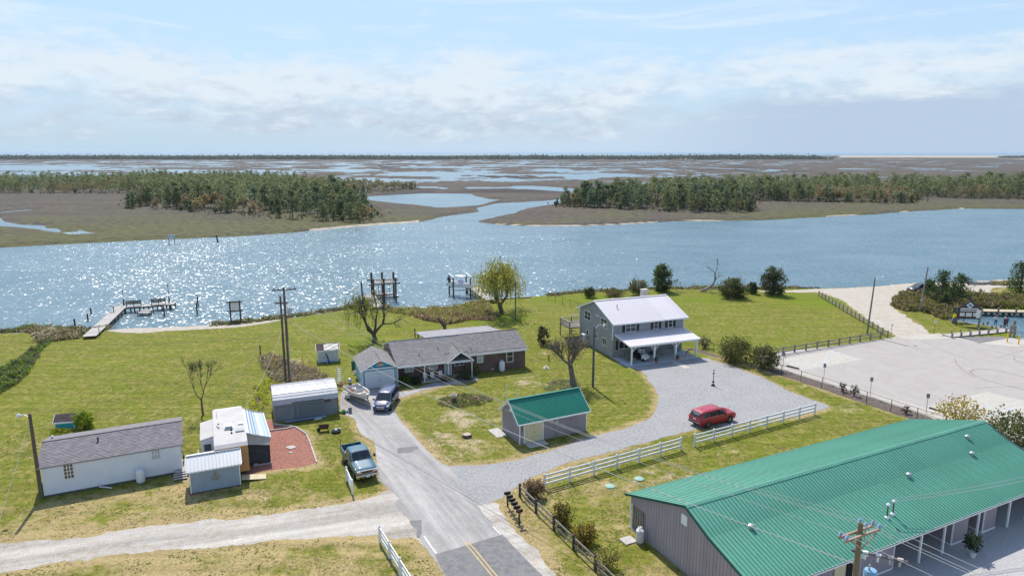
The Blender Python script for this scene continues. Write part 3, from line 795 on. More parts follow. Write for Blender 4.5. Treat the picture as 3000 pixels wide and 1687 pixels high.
m_bark = M('bark', (0.10, 0.082, 0.068), 0.95, 0.25, 5.0, bump=0.5, bscale=20)
m_palebark = M('pale_bark', (0.30, 0.27, 0.23), 0.95, 0.2, 5.0, bump=0.4, bscale=20)
m_bamber = M('amber_lens', (0.7, 0.18, 0.02), 0.2, 0.05, coat=0.5)
m_cutw = M('cut_wood', (0.42, 0.33, 0.24), 0.9, 0.15, 6.0)
# brick wall
m_brick = bpy.data.materials.new('brown_brick'); m_brick.use_nodes = True
t = NT(m_brick.node_tree); b = m_brick.node_tree.nodes['Principled BSDF']
tcn = t.n('ShaderNodeTexCoord'); spx = t.n('ShaderNodeSeparateXYZ'); t.l(tcn.outputs['Object'], spx.inputs[0])
bv = t.vec(t.math('ADD', spx.outputs[0], spx.outputs[1]), spx.outputs[2], 0.0)
br = t.n('ShaderNodeTexBrick'); t.l(bv, br.inputs['Vector'])
br.inputs['Color1'].default_value = (0.155, 0.078, 0.062, 1); br.inputs['Color2'].default_value = (0.105, 0.055, 0.047, 1); br.inputs['Mortar'].default_value = (0.19, 0.155, 0.14, 1)
br.inputs['Scale'].default_value = 1.0; br.inputs['Brick Width'].default_value = 0.22; br.inputs['Row Height'].default_value = 0.075; br.inputs['Mortar Size'].default_value = 0.009
nz_ = t.noise(tcn.outputs['Object'], 1.1, 4.0); kk = t.smooth(nz_, 0.3, 0.7, 0.8, 1.2)
t.l(t.mix(1.0, br.outputs['Color'], t.vec(kk, kk, kk), 'MULTIPLY'), b.inputs['Base Color']); b.inputs['Roughness'].default_value = 0.9
bn = t.n('ShaderNodeBump'); bn.inputs['Strength'].default_value = 0.5; bn.inputs['Distance'].default_value = 0.01
t.l(t.math('SUBTRACT', 1.0, br.outputs['Fac']), bn.inputs['Height']); t.l(bn.outputs[0], b.inputs['Normal'])
# =================================================================== BUILDING PIECES (local frame: x along the front, y away from the viewer, z up)
def wall(mb, p0, p1, z0, ztop, style='plain', step=0.2, depth=0.015, mi=None):
 """wall face from p0 to p1; outside is to the right of p0->p1. ztop number or function of distance"""
 p0, p1 = Vector(p0), Vector(p1); L = (p1 - p0).length; d = (p1 - p0) / L; n = Vector((d.y, -d.x))
 zt = ztop if callable(ztop) else (lambda s: ztop)
 def P(s, o, z):
  q = p0 + d * s + n * o
  return (q.x, q.y, z)
 if style == 'groove':          # vertical boards with recessed joints
  s = 0.0
  k = 0
  while s < L - 1e-4:
   e = min(L, s + step); g = 0.022 if e < L - 1e-4 else 0.0
   a, b_ = s, e - g
   tn = 0.94 + 0.1 * R.random()
   cuts = [a, b_]
   if callable(ztop):
    m = L / 2
    if a < m < b_:
     cuts = [a, m, b_]
   for c0, c1 in zip(cuts, cuts[1:]):
    mb.face([P(c0, 0, z0), P(c1, 0, z0), P(c1, 0, zt(c1)), P(c0, 0, zt(c0))], mi, tn)
   if g:
    mb.face([P(b_, 0, z0), P(b_, -depth, z0), P(b_, -depth, zt(b_)), P(b_, 0, zt(b_))], mi, tn)
    mb.face([P(b_, -depth, z0), P(e, -depth, z0), P(e, -depth, zt(e)), P(b_, -depth, zt(b_))], mi, 0.55)
    mb.face([P(e, -depth, z0), P(e, 0, z0), P(e, 0, zt(e)), P(e, -depth, zt(e))], mi, tn)
   s = e; k += 1
 elif style == 'lap':           # horizontal boards, lower edge proud
  z = z0; zmax = max(zt(0), zt(L), zt(L / 2)); k = 0
  while z < zmax - 1e-4:
   z2 = min(zmax, z + step)
   # clip a gable row to the sloping top
   def span(zz):
    if zt(0) >= zz and zt(L) >= zz:
     return 0.0, L
    lo, hi = 0.0, L
    N = 60
    ss = [L * i / N for i in range(N + 1) if zt(L * i / N) >= zz - 1e-6]
    return (ss[0], ss[-1]) if ss else (L / 2, L / 2)
   a0, a1 = span(z); b0, b1 = span(z2)
   tn = 0.96 + 0.07 * R.random()
   mb.face([P(a0, depth, z), P(a1, depth, z), P(b1, 0, z2), P(b0, 0, z2)], mi, tn)
   mb.face([P(a0, 0, z), P(a1, 0, z), P(a1, depth, z), P(a0, depth, z)], mi, 0.6)
   z = z2; k += 1
 else:
  m = L / 2
  if callable(ztop):
   mb.face([P(0, 0, z0), P(L, 0, z0), P(L, 0, zt(L)), P(m, 0, zt(m)), P(0, 0, zt(0))], mi)
  else:
   mb.face([P(0, 0, z0), P(L, 0, z0), P(L, 0, zt(L)), P(0, 0, zt(0))], mi)
 return mb
def gable_top(L, ze, zr):
 return lambda s: ze + (zr - ze) * (1 - abs(2 * s / L - 1))
def window(parent, c, w_, h_, face, cols=1, rows=2, fr=0.07, glass=None, name='window', sub=True):
 """window frame with panes, proud of the wall. c: lower-left corner seen from outside; face: outward angle ('front','west','east')"""
 gm = glass or m_glass
 mb = MB()
 d = 0.05
 mb.box(0, w_, -d, 0, 0, fr); mb.box(0, w_, -d, 0, h_ - fr, h_); mb.box(0, fr, -d, 0, fr, h_ - fr); mb.box(w_ - fr, w_, -d, 0, fr, h_ - fr)
 iw, ih = w_ - 2 * fr, h_ - 2 * fr
 for i in range(1, cols):
  x = fr + iw * i / cols; mb.box(x - 0.025, x + 0.025, -d + 0.008, 0, fr, h_ - fr)
 for j in range(1, rows):
  z = fr + ih * j / rows; mb.box(fr, w_ - fr, -d + 0.012, -0.004, z - 0.025, z + 0.025)
 rot = {'front': 0.0, 'west': -PI / 2, 'east': PI / 2, 'back': PI}[face]
 f = mb.build(name, m_trim, parent, loc=c, rot=(0, 0, rot))
 gl_ = MB()
 gl_.face([(fr, -0.022, fr), (w_ - fr, -0.022, fr), (w_ - fr, -0.022, h_ - fr), (fr, -0.022, h_ - fr)])
 gl_.build('pane', gm, f)
 return f
def shingle_slope(name, parent, e0, e1, r0, r1, mat, wd=0.33, ht=0.20):
 """one roof slope, every shingle a raised tab: e0-e1 eave, r0-r1 ridge (3D points)"""
 e0, e1, r0, r1 = map(Vector, (e0, e1, r0, r1))
 mb = MB()
 D_ = (r0 - e0).length
 nrm = (e1 - e0).cross(r0 - e0).normalized()
 if nrm.z < 0:
  nrm = -nrm
 nr = max(1, round(D_ / ht))
 for j in range(nr):
  a0, a1 = e0.lerp(r0, j / nr), e1.lerp(r1, j / nr); b0, b1 = e0.lerp(r0, (j + 1) / nr), e1.lerp(r1, (j + 1) / nr)
  L = (a1 - a0).length; n = max(1, round(L / wd)); off = (j % 2) * 0.5
  ks = [0.0] + [(i + off) / n for i in range(1 if off == 0 else 0, n + 1) if 0 < (i + off) / n < 1] + [1.0]
  for s0, s1 in zip(ks, ks[1:]):
   lift = nrm * (0.016 + 0.012 * R.random()); tn = 0.86 + 0.26 * R.random()
   p, q = a0.lerp(a1, s0), a0.lerp(a1, s1); u, v = b0.lerp(b1, s1), b0.lerp(b1, s0)
   mb.face([p + lift, q + lift, u + nrm * 0.004, v + nrm * 0.004], tone=tn)
   mb.face([p, q, q + lift, p + lift], tone=tn * 0.6)
 return mb.build(name, mat, parent)
def roof_base(mb, e0, e1, r0, r1, th=0.08):
 """solid board under a slope"""
 e0, e1, r0, r1 = map(Vector, (e0, e1, r0, r1)); dn = Vector((0, 0, -th))
 vs = [e0, e1, r1, r0]; vs = [v - Vector((0, 0, 0.004)) for v in vs]; vs += [v + dn for v in vs]
 mb.mesh(vs, [(0, 1, 2, 3), (7, 6, 5, 4), (0, 4, 5, 1), (1, 5, 6, 2), (2, 6, 7, 3), (3, 7, 4, 0)])
def metal_slope(parent, x0, x1, y0, z0, y1, z1, mat, pw=0.92, rib=0.31, rh=0.045, name='roof_panel', rw=0.06):
 """slope from eave (y0,z0) up to ridge (y1,z1), laid with ribbed metal panels, each an object on shared mesh data"""
 n = max(1, round((x1 - x0) / pw)); wd = (x1 - x0) / n
 L = math.hypot(y1 - y0, z1 - z0)
 k = max(1, round(wd / rib)); rr = wd / k
 flip = y1 < y0
 ang_ = math.atan2(z1 - z0, abs(y1 - y0))
 src = None
 for i in range(n):
  if src is None or i % 3 == 0:
   mb = MB(); tn = 0.95 + 0.09 * R.random()
   for j in range(k):
    a = j * rr
    mb.mesh([(a, 0, 0), (a + rw * .3, 0, rh), (a + rw * .7, 0, rh), (a + rw, 0, 0), (a + rr, 0, 0), (a, L, 0), (a + rw * .3, L, rh), (a + rw * .7, L, rh), (a + rw, L, 0), (a + rr, L, 0)],
      [(0, 1, 6, 5), (1, 2, 7, 6), (2, 3, 8, 7), (3, 4, 9, 8)], tone=tn)
   mb.mesh([(0, 0, -0.01), (wd - 0.004, 0, -0.01), (wd - 0.004, L, -0.01), (0, L, -0.01)], [(3, 2, 1, 0)], tone=tn)
   mb.face([(0, 0, -0.01), (wd - 0.004, 0, -0.01), (wd - 0.004, 0, 0.004), (0, 0, 0.004)], tone=tn)
   src = mb.build(name, mat, parent)
   o = src
  else:
   o = child(src, parent)
  if not flip:
   o.location = (x0 + i * wd, y0, z0); o.rotation_euler = (ang_, 0, 0)
  else:
   o.location = (x0 + (i + 1) * wd, y0, z0); o.rotation_euler = (ang_, 0, PI)
def gable_board(mb, x, y0, z0, ym, zm, y1, z1, w_=0.18, th=0.04):
 """fascia along a gable"""
 mb.beam((x, y0, z0), (x, ym, zm), th, w_); mb.beam((x, ym, zm), (x, y1, z1), th, w_)
def cyl_part(parent, name, c, r, h, mat, n=12, r2=None, label=None):
 mb = MB(); mb.lathe([(r, 0), (r2 or r, h)], n)
 return mb.build(name, mat, parent, smooth=True, loc=c, label=label)
# ------------------------------------------------------------------ two storey house
def build_house():
 L, W, he, hr, a, ob = 11.4, 10.06, 5.20, 7.08, 0.36, 0.72
 T = thing('two_storey_house', 'two storey grey house with pale metal roof and open front porch', 'house', (13.89, 91.22), rad(21.04))
 zs = 2.55
 mb = MB(); wall(mb, (0, 0), (L, 0), zs, he - 0.05, 'lap', 0.18, 0.015); wall(mb, (L, 0), (L, W), zs, gable_top(W, he - .05, hr - .1), 'lap', 0.18); wall(mb, (L, W), (0, W), zs, he - .05, 'lap', .18)
 mb.build('front_wall', m_housefront, T)
 mb = MB(); wall(mb, (-0.06, W), (-0.06, 0), zs, gable_top(W, he - .05, hr - .1), 'lap', 0.18)
 mb.face([(-0.06, 0, zs), (-0.06, W, zs), (0.05, W, zs), (0.05, 0, zs)])
 mb.build('side_wall', m_housesiding, T)
 mb = MB(); wall(mb, (0, W), (0, 0.0), 0, zs + 0.02); wall(mb, (0, 0), (L, 0), 0, zs); wall(mb, (L, 0), (L, W), 0, zs); wall(mb, (L, W), (0, W), 0, zs)
 mb.build('lower_wall', m_housesiding, T)
 base = MB(); s = (hr - he) / (W / 2); zo = he - s * ob
 for (y0, z0, y1, z1) in ((-ob, zo, W / 2, hr), (W + ob, zo, W / 2, hr)):
  roof_base(base, (-a, y0, z0), (L + a, y0, z0), (-a, y1, z1), (L + a, y1, z1), 0.10)
 rb = base.build('roof', m_trim, T)
 metal_slope(T, -a, L + a, -ob, zo + 0.02, W / 2, hr + 0.02, m_lightroof)
 metal_slope(T, -a, L + a, W + ob, zo + 0.02, W / 2, hr + 0.02, m_lightroof)
 mb = MB(); mb.beam((-a, W / 2, hr + .04), (L + a, W / 2, hr + .04), 0.34, 0.05); mb.build('ridge_cap', m_lightroof, T)
 mb = MB()
 for x in (-a - 0.02, L + a + 0.02):
  gable_board(mb, x, -ob, zo - .04, W / 2, hr - .04, W + ob, zo - .04)
 mb.build('gable_board', m_trim, T)
 mb = MB(); mb.beam((-a, -ob - 0.02, zo - .06), (L + a, -ob - .02, zo - .06), 0.05, 0.2); mb.build('fascia', m_trim, T)
 for x, y in ((-0.09, -0.02), (L + .03, -0.02), (-0.09, W)):
  mb = MB(); mb.box(x, x + 0.1, y - 0.04, y + 0.06, 2.45 if y > 5 or x < 0 else 2.6, he - 0.1); mb.build('corner_board', m_trim, T)
 # upper front windows and shutters
 for x0, x1, c in ((1.92, 3.66, 2), (6.48, 7.26, 1), (8.84, 9.66, 1)):
  window(T, (x0, -0.012, 3.5), x1 - x0, 1.36, 'front', c, 2)
  for xs_ in (x0 - 0.44, x1 + 0.02):
   mb = MB(); mb.box(0, .42, -.05, 0, 0, 1.26)
   for k in range(6):
    mb.box(.05, .37, -.062, -.05, .08 + k * .195, .2 + k * .195)
   mb.build('shutter', m_shutter, T, loc=(xs_, -0.014, 3.56))
 mb = MB(); mb.box(0, .4, -.04, 0, 0, 1.3); mb.build('shutter', m_shutter, T, loc=(.5, -0.002, 1.1))
 window(T, (.94, -0.002, 1.15), 1.74, 1.18, 'front', 2, 1)
 # door and second bay in the shade of the porch
 window(T, (4.2, -0.002, 0.15), 0.95, 2.05, 'front', 1, 1, glass=m_plastic, name='door')
 window(T, (8.9, -0.002, 1.2), 1.2, 1.1, 'front', 2, 1)
 # west side
 for y, z, w_, h_, c, r_ in ((6.44, 3.72, 1.94, 1.36, 2, 2), (3.86, 4.95, 0.9, .22, 1, 1), (1.5, 3.8, 1.9, 1.3, 2, 2)):
  window(T, (-0.078, y + w_, z), w_, h_, 'west', c, r_)
 for y, z, w_, h_, c, r_ in ((7.05, 1.4, .75, .85, 1, 1), (4.3, 1.55, .88, .78, 2, 1), (1.68, 1.25, 1.2, 1.08, 2, 1)):
  window(T, (-0.002, y + w_, z), w_, h_, 'west', c, r_)
 mb = MB(); mb.box(-0.45, .45, -.4, .4, 5.4, 7.1); mb.box(-.5, .5, -.45, .45, 7.1, 7.22)
 mb.build('chimney', m_concb, T, loc=(9.7, W - 2.2, 0.35))
 for x, y, h_ in ((2.2, 2.9, 0.5), (2.9, W / 2 + .4, 0.3), (7.6, W / 2 + .3, .3)):
  mb = MB(); mb.lathe([(0.07, 0), (0.07, h_), (0.13, h_), (0.02, h_ + .1)], 8); mb.build('vent_pipe', m_metal, T, loc=(x, y, he + s * min(y, W - y) - .05))
 # porch
 p0, p1, pd, ht, hp = 0.26, 11.41, 4.18, 3.36, 2.74
 mb = MB(); roof_base(mb, (p0, -pd, hp), (p1, -pd, hp), (p0, -0.02, ht), (p1, -0.02, ht), 0.07); pr = mb.build('porch_roof', m_trim, T)
 metal_slope(T, p0, p1, -pd, hp + .02, -0.03, ht + .02, m_lightroof)
 mb = MB(); mb.beam((p0, -pd - .02, hp - .07), (p1, -pd - .02, hp - .07), 0.05, 0.2)
 for x in (p0 - .02, p1 + .02):
  mb.beam((x, -pd, hp - .05), (x, -.05, ht - .05), 0.05, 0.18)
 mb.build('porch_fascia', m_trim, T)
 mb = MB(); mb.box(p0 + .2, p1 - .2, -pd + .18, -pd + .32, 2.42, 2.62); mb.build('porch_beam', m_trim, T)
 for i, x in enumerate((0.72, 4.25, 7.65, 11.0)):
  mb = MB(); mb.box(-.09, .09, -.09, .09, 0.08, 2.42); o = mb.build('porch_post', m_trim, T, loc=(x, -pd + .25, 0))
  for s_ in ((-1, 1) if 0 < i < 3 else ((1,) if i == 0 else (-1,))):
   mb = MB(); mb.beam((s_ * .07, 0, 1.85), (s_ * .62, 0, 2.4), .08, .08); mb.build('post_brace', m_trim, o)
 sl = MB(); sl.box(0.0, 11.3, -4.35, -0.01, -0.05, 0.09); sl.build('porch_floor', M('porch_concrete', (0.40, 0.43, 0.46), 0.8, .06), T)
 # back deck on the left
 dk = MB(); dk.box(-1.7, 2.2, W + .1, W + 3.6, 1.85, 2.0); dk.build('deck', m_wood, T)
 for x in (-1.6, .3, 2.1):
  for y in (W + .2, W + 3.5):
   mb = MB(); mb.box(-.07, .07, -.07, .07, 0, 2.9 if x < 2 else 2.0); mb.build('deck_post', m_wood, T, loc=(x, y, 0))
 for pa, pb in (((-1.65, W + .2), (-1.65, W + 3.5)), ((-1.65, W + 3.5), (2.1, W + 3.5)), ((-1.65, W + .2), (-.1, W + .2))):
  mb = MB(); mb.beam((*pa, 2.9), (*pb, 2.9), .1, .05); mb.beam((*pa, 2.1), (*pb, 2.1), .05, .05)
  n = int((Vector(pb) - Vector(pa)).length / .16)
  for k in range(1, n):
   q = Vector(pa).lerp(Vector(pb), k / n); mb.beam((q.x, q.y, 2.1), (q.x, q.y, 2.88), .03, .03, up=(1, 0, 0))
  mb.build('deck_railing', m_newwood if pa[1] > W + 3 else m_palewood, T)
 mb = MB(); roof_base(mb, (-.9, W + .9, 4.1), (2.6, W + .9, 4.1), (-.9, W + .05, 4.35), (2.6, W + .05, 4.35), .06)
 mb.box(-.85, -.78, W + .8, W + .87, 2.0, 4.1); mb.build('deck_canopy', m_trim, T)
 for z in (1.5, 1.1, .7, .3):
  mb = MB(); mb.box(0, .9, 0, .3, -.04, 0); mb.build('deck_step', m_wood, T, loc=(-1.6 + (1.5 - z) * .0, W - (1.5 - z) * .9 - .2, z))
 return T
HOUSE = build_house()
HF = frame((13.89, 91.22), rad(21.04))
HT = rad(21.04)
def local(fr, u, v, z=0.0):
 q = fr(u, v); return (q[0], q[1], z)
# ------------------------------------------------------------------ white single storey home
def build_mobile():
 L, W, he, hr, a, ob = 10.3, 6.9, 2.70, 3.62, 0.28, 0.12
 T = thing('mobile_home', 'long white vinyl sided home with grey shingle roof in the left yard', 'house', (-38.62, 52.13), rad(26.15))
 mb = MB(); wall(mb, (0, 0), (L, 0), .18, he, 'lap', .115, .012); wall(mb, (L, 0), (L, W), .18, gable_top(W, he, hr - .05), 'lap', .115, .012)
 wall(mb, (L, W), (0, W), .18, he, 'lap', .23, .012); wall(mb, (0, W), (0, 0), .18, gable_top(W, he, hr - .05), 'lap', .115, .012)
 mb.build('wall', m_vinyl, T)
 mb = MB(); mb.box(.03, L - .03, .03, W - .03, 0, .2); mb.build('skirting', M('dark_skirting', (.10, .10, .105), .9), T)
 s = (hr - he) / (W / 2); zo = he - s * ob
 mb = MB()
 for y0, y1 in ((-ob, W / 2), (W + ob, W / 2)):
  roof_base(mb, (-a, y0, zo), (L + a, y0, zo), (-a, y1, hr), (L + a, y1, hr), .1)
 mb.build('roof', M('grey_fascia', (.30, .29, .30), .7), T)
 shingle_slope('shingles', T, (-a, -ob, zo), (L + a, -ob, zo), (-a, W / 2, hr), (L + a, W / 2, hr), m_shingle)['kind'] = 'stuff'
 shingle_slope('shingles', T, (L + a, W + ob, zo), (-a, W + ob, zo), (L + a, W / 2, hr), (-a, W / 2, hr), m_shingle)['kind'] = 'stuff'
 mb = MB(); mb.beam((-a, W / 2, hr + .015), (L + a, W / 2, hr + .015), .3, .03); mb.build('ridge_cap', m_shingle, T)
 window(T, (1.52, -.014, 1.3), .72, 1.35, 'front', 3, 4, .04, glass=M('brown_blind', (.10, .065, .04), .3, .1, spec=.6))
 window(T, (8.02, -.014, 1.66), .7, .98, 'front', 3, 2, .05, glass=m_blind)
 for x, y in ((3.95, 2.3), (.3, 4.6)):
  mb = MB(); mb.lathe([(.06, -.1), (.06, .22), (.13, .22), (.13, .27), (.02, .33)], 8); mb.build('vent_pipe', m_dark if y < 3 else m_metal, T, loc=(x, y, he + s * min(y, W - y)))
 for x in (-.01, L - .07):
  mb = MB(); mb.box(x, x + .08, -.03, .05, .18, he - .03); mb.build('corner_board', m_trim, T)
 mb = MB(); mb.tube([(0, 0, .1), (.25, -.15, .12), (.5, -.2, .05), (.9, -.5, .03)], .05, 6); mb.tube([(0, 0, .1), (.0, -.1, .4), (0, 0, .5)], .05, 6)
 mb.build('drain_pipe', m_plastic, T, loc=(3.95, -.1, 0))
 return T
build_mobile()
def small_gable(name, label, o, th, L, W, he, hr, wallm, roofm, ov=.2, ob=.15, style='groove', step=.15, roof='metal', cat='shed', trim=None, dirx='x', skirt=None):
 T = thing(name, label, cat, o, th)
 mb = MB(); z0 = .1 if skirt else 0
 wall(mb, (0, 0), (L, 0), z0, he, style, step); wall(mb, (L, 0), (L, W), z0, gable_top(W, he, hr - .05), style, step); wall(mb, (L, W), (0, W), z0, he, style, step); wall(mb, (0, W), (0, 0), z0, gable_top(W, he, hr - .05), style, step)
 mb.build('wall', wallm, T)
 if skirt:
  mb = MB(); mb.box(.05, L - .05, .05, W - .05, 0, .11); mb.build('skirting', skirt, T)
 s = (hr - he) / (W / 2); zo = he - s * ob
 mb = MB()
 for y0 in (-ob, W + ob):
  roof_base(mb, (-ov, y0, zo), (L + ov, y0, zo), (-ov, W / 2, hr), (L + ov, W / 2, hr), .07)
 mb.build('roof', trim or m_trim, T)
 if roof == 'metal':
  for y0 in (-ob, W + ob):
   metal_slope(T, -ov, L + ov, y0, zo + .015, W / 2, hr + .015, roofm, rib=.31)
  mb = MB(); mb.beam((-ov, W / 2, hr + .04), (L + ov, W / 2, hr + .04), .26, .04); mb.build('ridge_cap', roofm, T)
 else:
  shingle_slope('shingles', T, (-ov, -ob, zo), (L + ov, -ob, zo), (-ov, W / 2, hr), (L + ov, W / 2, hr), roofm)['kind'] = 'stuff'
  shingle_slope('shingles', T, (L + ov, W + ob, zo), (-ov, W + ob, zo), (L + ov, W / 2, hr), (-ov, W / 2, hr), roofm)['kind'] = 'stuff'
 for x, y in ((-.03, -.03), (L - .05, -.03), (-.03, W - .05), (L - .05, W - .05)):
  mb = MB(); mb.box(x, x + .08, y, y + .08, z0, he - .05); mb.build('corner_board', m_trim, T)
 mb = MB(); mb.beam((-ov, -ob - .02, zo - .05), (L + ov, -ob - .02, zo - .05), .04, .13)
 for x in (-ov - .02, L + ov + .02):
  gable_board(mb, x, -ob, zo - .04, W / 2, hr - .03, W + ob, zo - .04, .13)
 mb.build('fascia', m_trim, T)
 return T
S1 = small_gable('garden_shed', 'small blue grey shed with white ribbed roof and gold anchor', (-26.75, 52.65), rad(24.2), 3.86, 2.9, 2.12, 2.82, m_blue, m_whiteroof, .2, .14, skirt=m_darkwood)
anc = MB(); m_gold = M('brass_gold', (.38, .27, .08), .5, .15)
anc.beam((0, 0, .12), (0, 0, .62), .05, .05, up=(0, 1, 0)); anc.beam((-.15, 0, .5), (.15, 0, .5), .05, .05)
anc.tube([(-.26, 0, .28), (-.2, 0, .14), (-.1, 0, .07), (0, 0, .05), (.1, 0, .07), (.2, 0, .14), (.26, 0, .28)], .032, 6)
anc.tube([(.08 * math.cos(k * PI / 4), 0, .68 + .08 * math.sin(k * PI / 4)) for k in range(9)], .022, 5)
for sx in (-1, 1):
 anc.mesh([(sx * .2, -.02, .22), (sx * .34, -.02, .24), (sx * .25, -.02, .36), (sx * .2, .02, .22), (sx * .34, .02, .24), (sx * .25, .02, .36)], [(0, 1, 2), (5, 4, 3), (0, 3, 4, 1), (1, 4, 5, 2), (2, 5, 3, 0)])
anc.build('anchor', m_gold, S1, loc=(1.95, -.05, .92))
rmp = thing('shed_ramp', 'pale new plank ramp lying beside the small blue grey shed', 'ramp', local(frame((-26.75, 52.65), rad(24.2)), 3.95, .55), rad(20))
for k in range(5):
 mb = MB(); mb.mesh([(0, k * .2, .22), (2.0, k * .2 - .1, .03), (2.0, k * .2 + .09, .03), (0, k * .2 + .19, .22), (0, k * .2, .26), (2.0, k * .2 - .1, .07), (2.0, k * .2 + .09, .07), (0, k * .2 + .19, .26)],
                       [(0, 3, 2, 1), (4, 5, 6, 7), (0, 1, 5, 4), (1, 2, 6, 5), (2, 3, 7, 6), (3, 0, 4, 7)], tone=.92 + .15 * R.random()); mb.build('plank', m_newwood, rmp)
# green roofed shed
S2 = small_gable('storage_shed', 'grey shed with dark green metal roof and cream double doors', (.75, 62.55), rad(26.67), 7.66, 3.9, 2.41, 3.95, m_graysiding, m_greenroof2, .3, .3, step=.2)
for k in range(2):
 mb = MB(); mb.box(0, 1.0, -.04, 0, 0, 2.05); mb.box(.06, .94, -.05, -.04, .1, 1.98)
 mb.build('door', m_cream, S2, loc=(.52 + 1.01 * k, -.004, .08))
mb = MB(); mb.box(-.09, 0, -.06, 0, 0, 2.2); mb.box(2.02, 2.11, -.06, 0, 0, 2.2); mb.box(-.09, 2.11, -.06, 0, 2.09, 2.2)
mb.build('door_frame', m_trim, S2, loc=(.52, -.002, .06))
mb = MB(); mb.lathe([(.03, 0), (.05, .02), (.03, .06)], 8, axis='y'); mb.build('door_knob', m_blackm, S2, loc=(1.6, -.12, 1.05))
mb = MB(); mb.box(-.14, .14, -.12, 0, 1.55, 1.95); mb.lathe([(.1, 0), (.1, .07)], 12, axis='y', c=(0, -.2, 1.72)); mb.beam((0, -.06, .1), (0, -.06, 1.55), .07, .07, up=(0, 1, 0)); mb.build('electric_meter', m_metal, S2, loc=(4.12, -.01, 0))
mb = MB(); mb.prism([(-.36, 0), (-.3, -.06), (-.1, -.04), (.05, .05), (.15, -.05), (.36, -.04), (.36, .06), (-.1, .12), (-.3, .1)], 0, .04)
o = mb.build('wall_plaque', m_palewood, S2, loc=(6.9, -.02, 1.8)); o.rotation_euler = (PI / 2, 0, 0)
mb = MB(); mb.box(0, .03, 0, .34, 0, .3); mb.build('gable_vent', m_trim, S2, loc=(-.04, 1.78, 2.75))
mb = MB()
for k in range(4):
 mb.box(0, .05, -.02, 0, k * .14, k * .14 + .1)
mb.build('house_number', m_black, S2, loc=(.24, -.01, 1.35))
for u_, v_, w_, d_, lb in ((.5, -1.2, 2.1, 1.15, 'grey doorstep slab below the cream doors'), (-1.3, 2.4, 1.15, 2.2, 'pale concrete slab left of the green roofed shed')):
 mb = MB(); mb.box(0, w_, 0, d_, 0, .07); o = mb.build('concrete_slab', m_concb, None, loc=local(frame((.75, 62.55), rad(26.67)), u_, v_), rot=(0, 0, rad(26.67))); tag(o, lb, 'slab')
# teal playhouse
pl = small_gable('playhouse', 'tiny teal playhouse with dark shingle roof behind the white home', (gp(163, 1261)[0], gp(163, 1261)[1]), rad(14), 1.75, 1.5, .95, 1.5, m_teal, m_shingle3, .12, .12, 'plain', roof='shingle', trim=m_teal)
# weathered white pump house with broken roof
pf = gp(932, 1063); PHF = frame(pf, rad(17))
ph = small_gable('pump_house', 'weathered white shed with brown roof half covered by peeling panel', 'x' and pf, rad(17), 2.7, 2.3, 1.75, 2.35, M('peeling_white_paint', (.52, .56, .56), .8, .12, 2.0, col2=(.32, .33, .31), f2=(.58, .75)), m_shingle3, .16, .16, 'groove', .25, roof='shingle', trim=m_rust)
mb = MB(); n_ = 8
for i in range(n_):
 for j in range(4):
  x0_, x1_ = i / n_, (i + 1) / n_; zz = lambda a, b_: .03 + .08 * math.sin(a * 9 + b_ * 4) * .5 + .05
  mb.face([(x0_ * 1.9, j * .3 - .1, zz(x0_, j) + (j * .3 - .1) * .46), (x1_ * 1.9, j * .3 - .1, zz(x1_, j) + (j * .3 - .1) * .46), (x1_ * 1.9, j * .3 + .2, zz(x1_, j + 1) + (j * .3 + .2) * .46), (x0_ * 1.9, j * .3 + .2, zz(x0_, j + 1) + (j * .3 + .2) * .46)])
mb.build('peeling_panel', M('flaking_white_panel', (.66, .60, .52), .8, .15, 4.0, col2=(.25, .18, .14), f2=(.56, .66)), ph, loc=(.85, -.12, 1.72))
bs_ = thing('tarp', 'blue tarp crumpled at the foot of the weathered white shed', 'tarp', local(PHF, .6, -.5), rad(17))
mb = MB()
for i in range(6):
 for j in range(3):
  f = lambda a, b_: .12 + .14 * math.sin(a * 1.9 + b_) + .06 * math.cos(a * 3 + b_ * 2)
  mb.face([(i * .22, j * .2, f(i, j)), ((i + 1) * .22, j * .2, f(i + 1, j)), ((i + 1) * .22, j * .2 + .2, f(i + 1, j + 1)), (i * .22, j * .2 + .2, f(i, j + 1))])
mb.build('cover', M('blue_tarp', (.16, .34, .52), .5, .15), bs_)
tag(MB().beam((0, 0, .05), (-.75, .5, 1.7), .09, .09).build('leaning_board', m_black, loc=local(PHF, 1.5, -.5)), 'black board leaning against the weathered white shed', 'board')
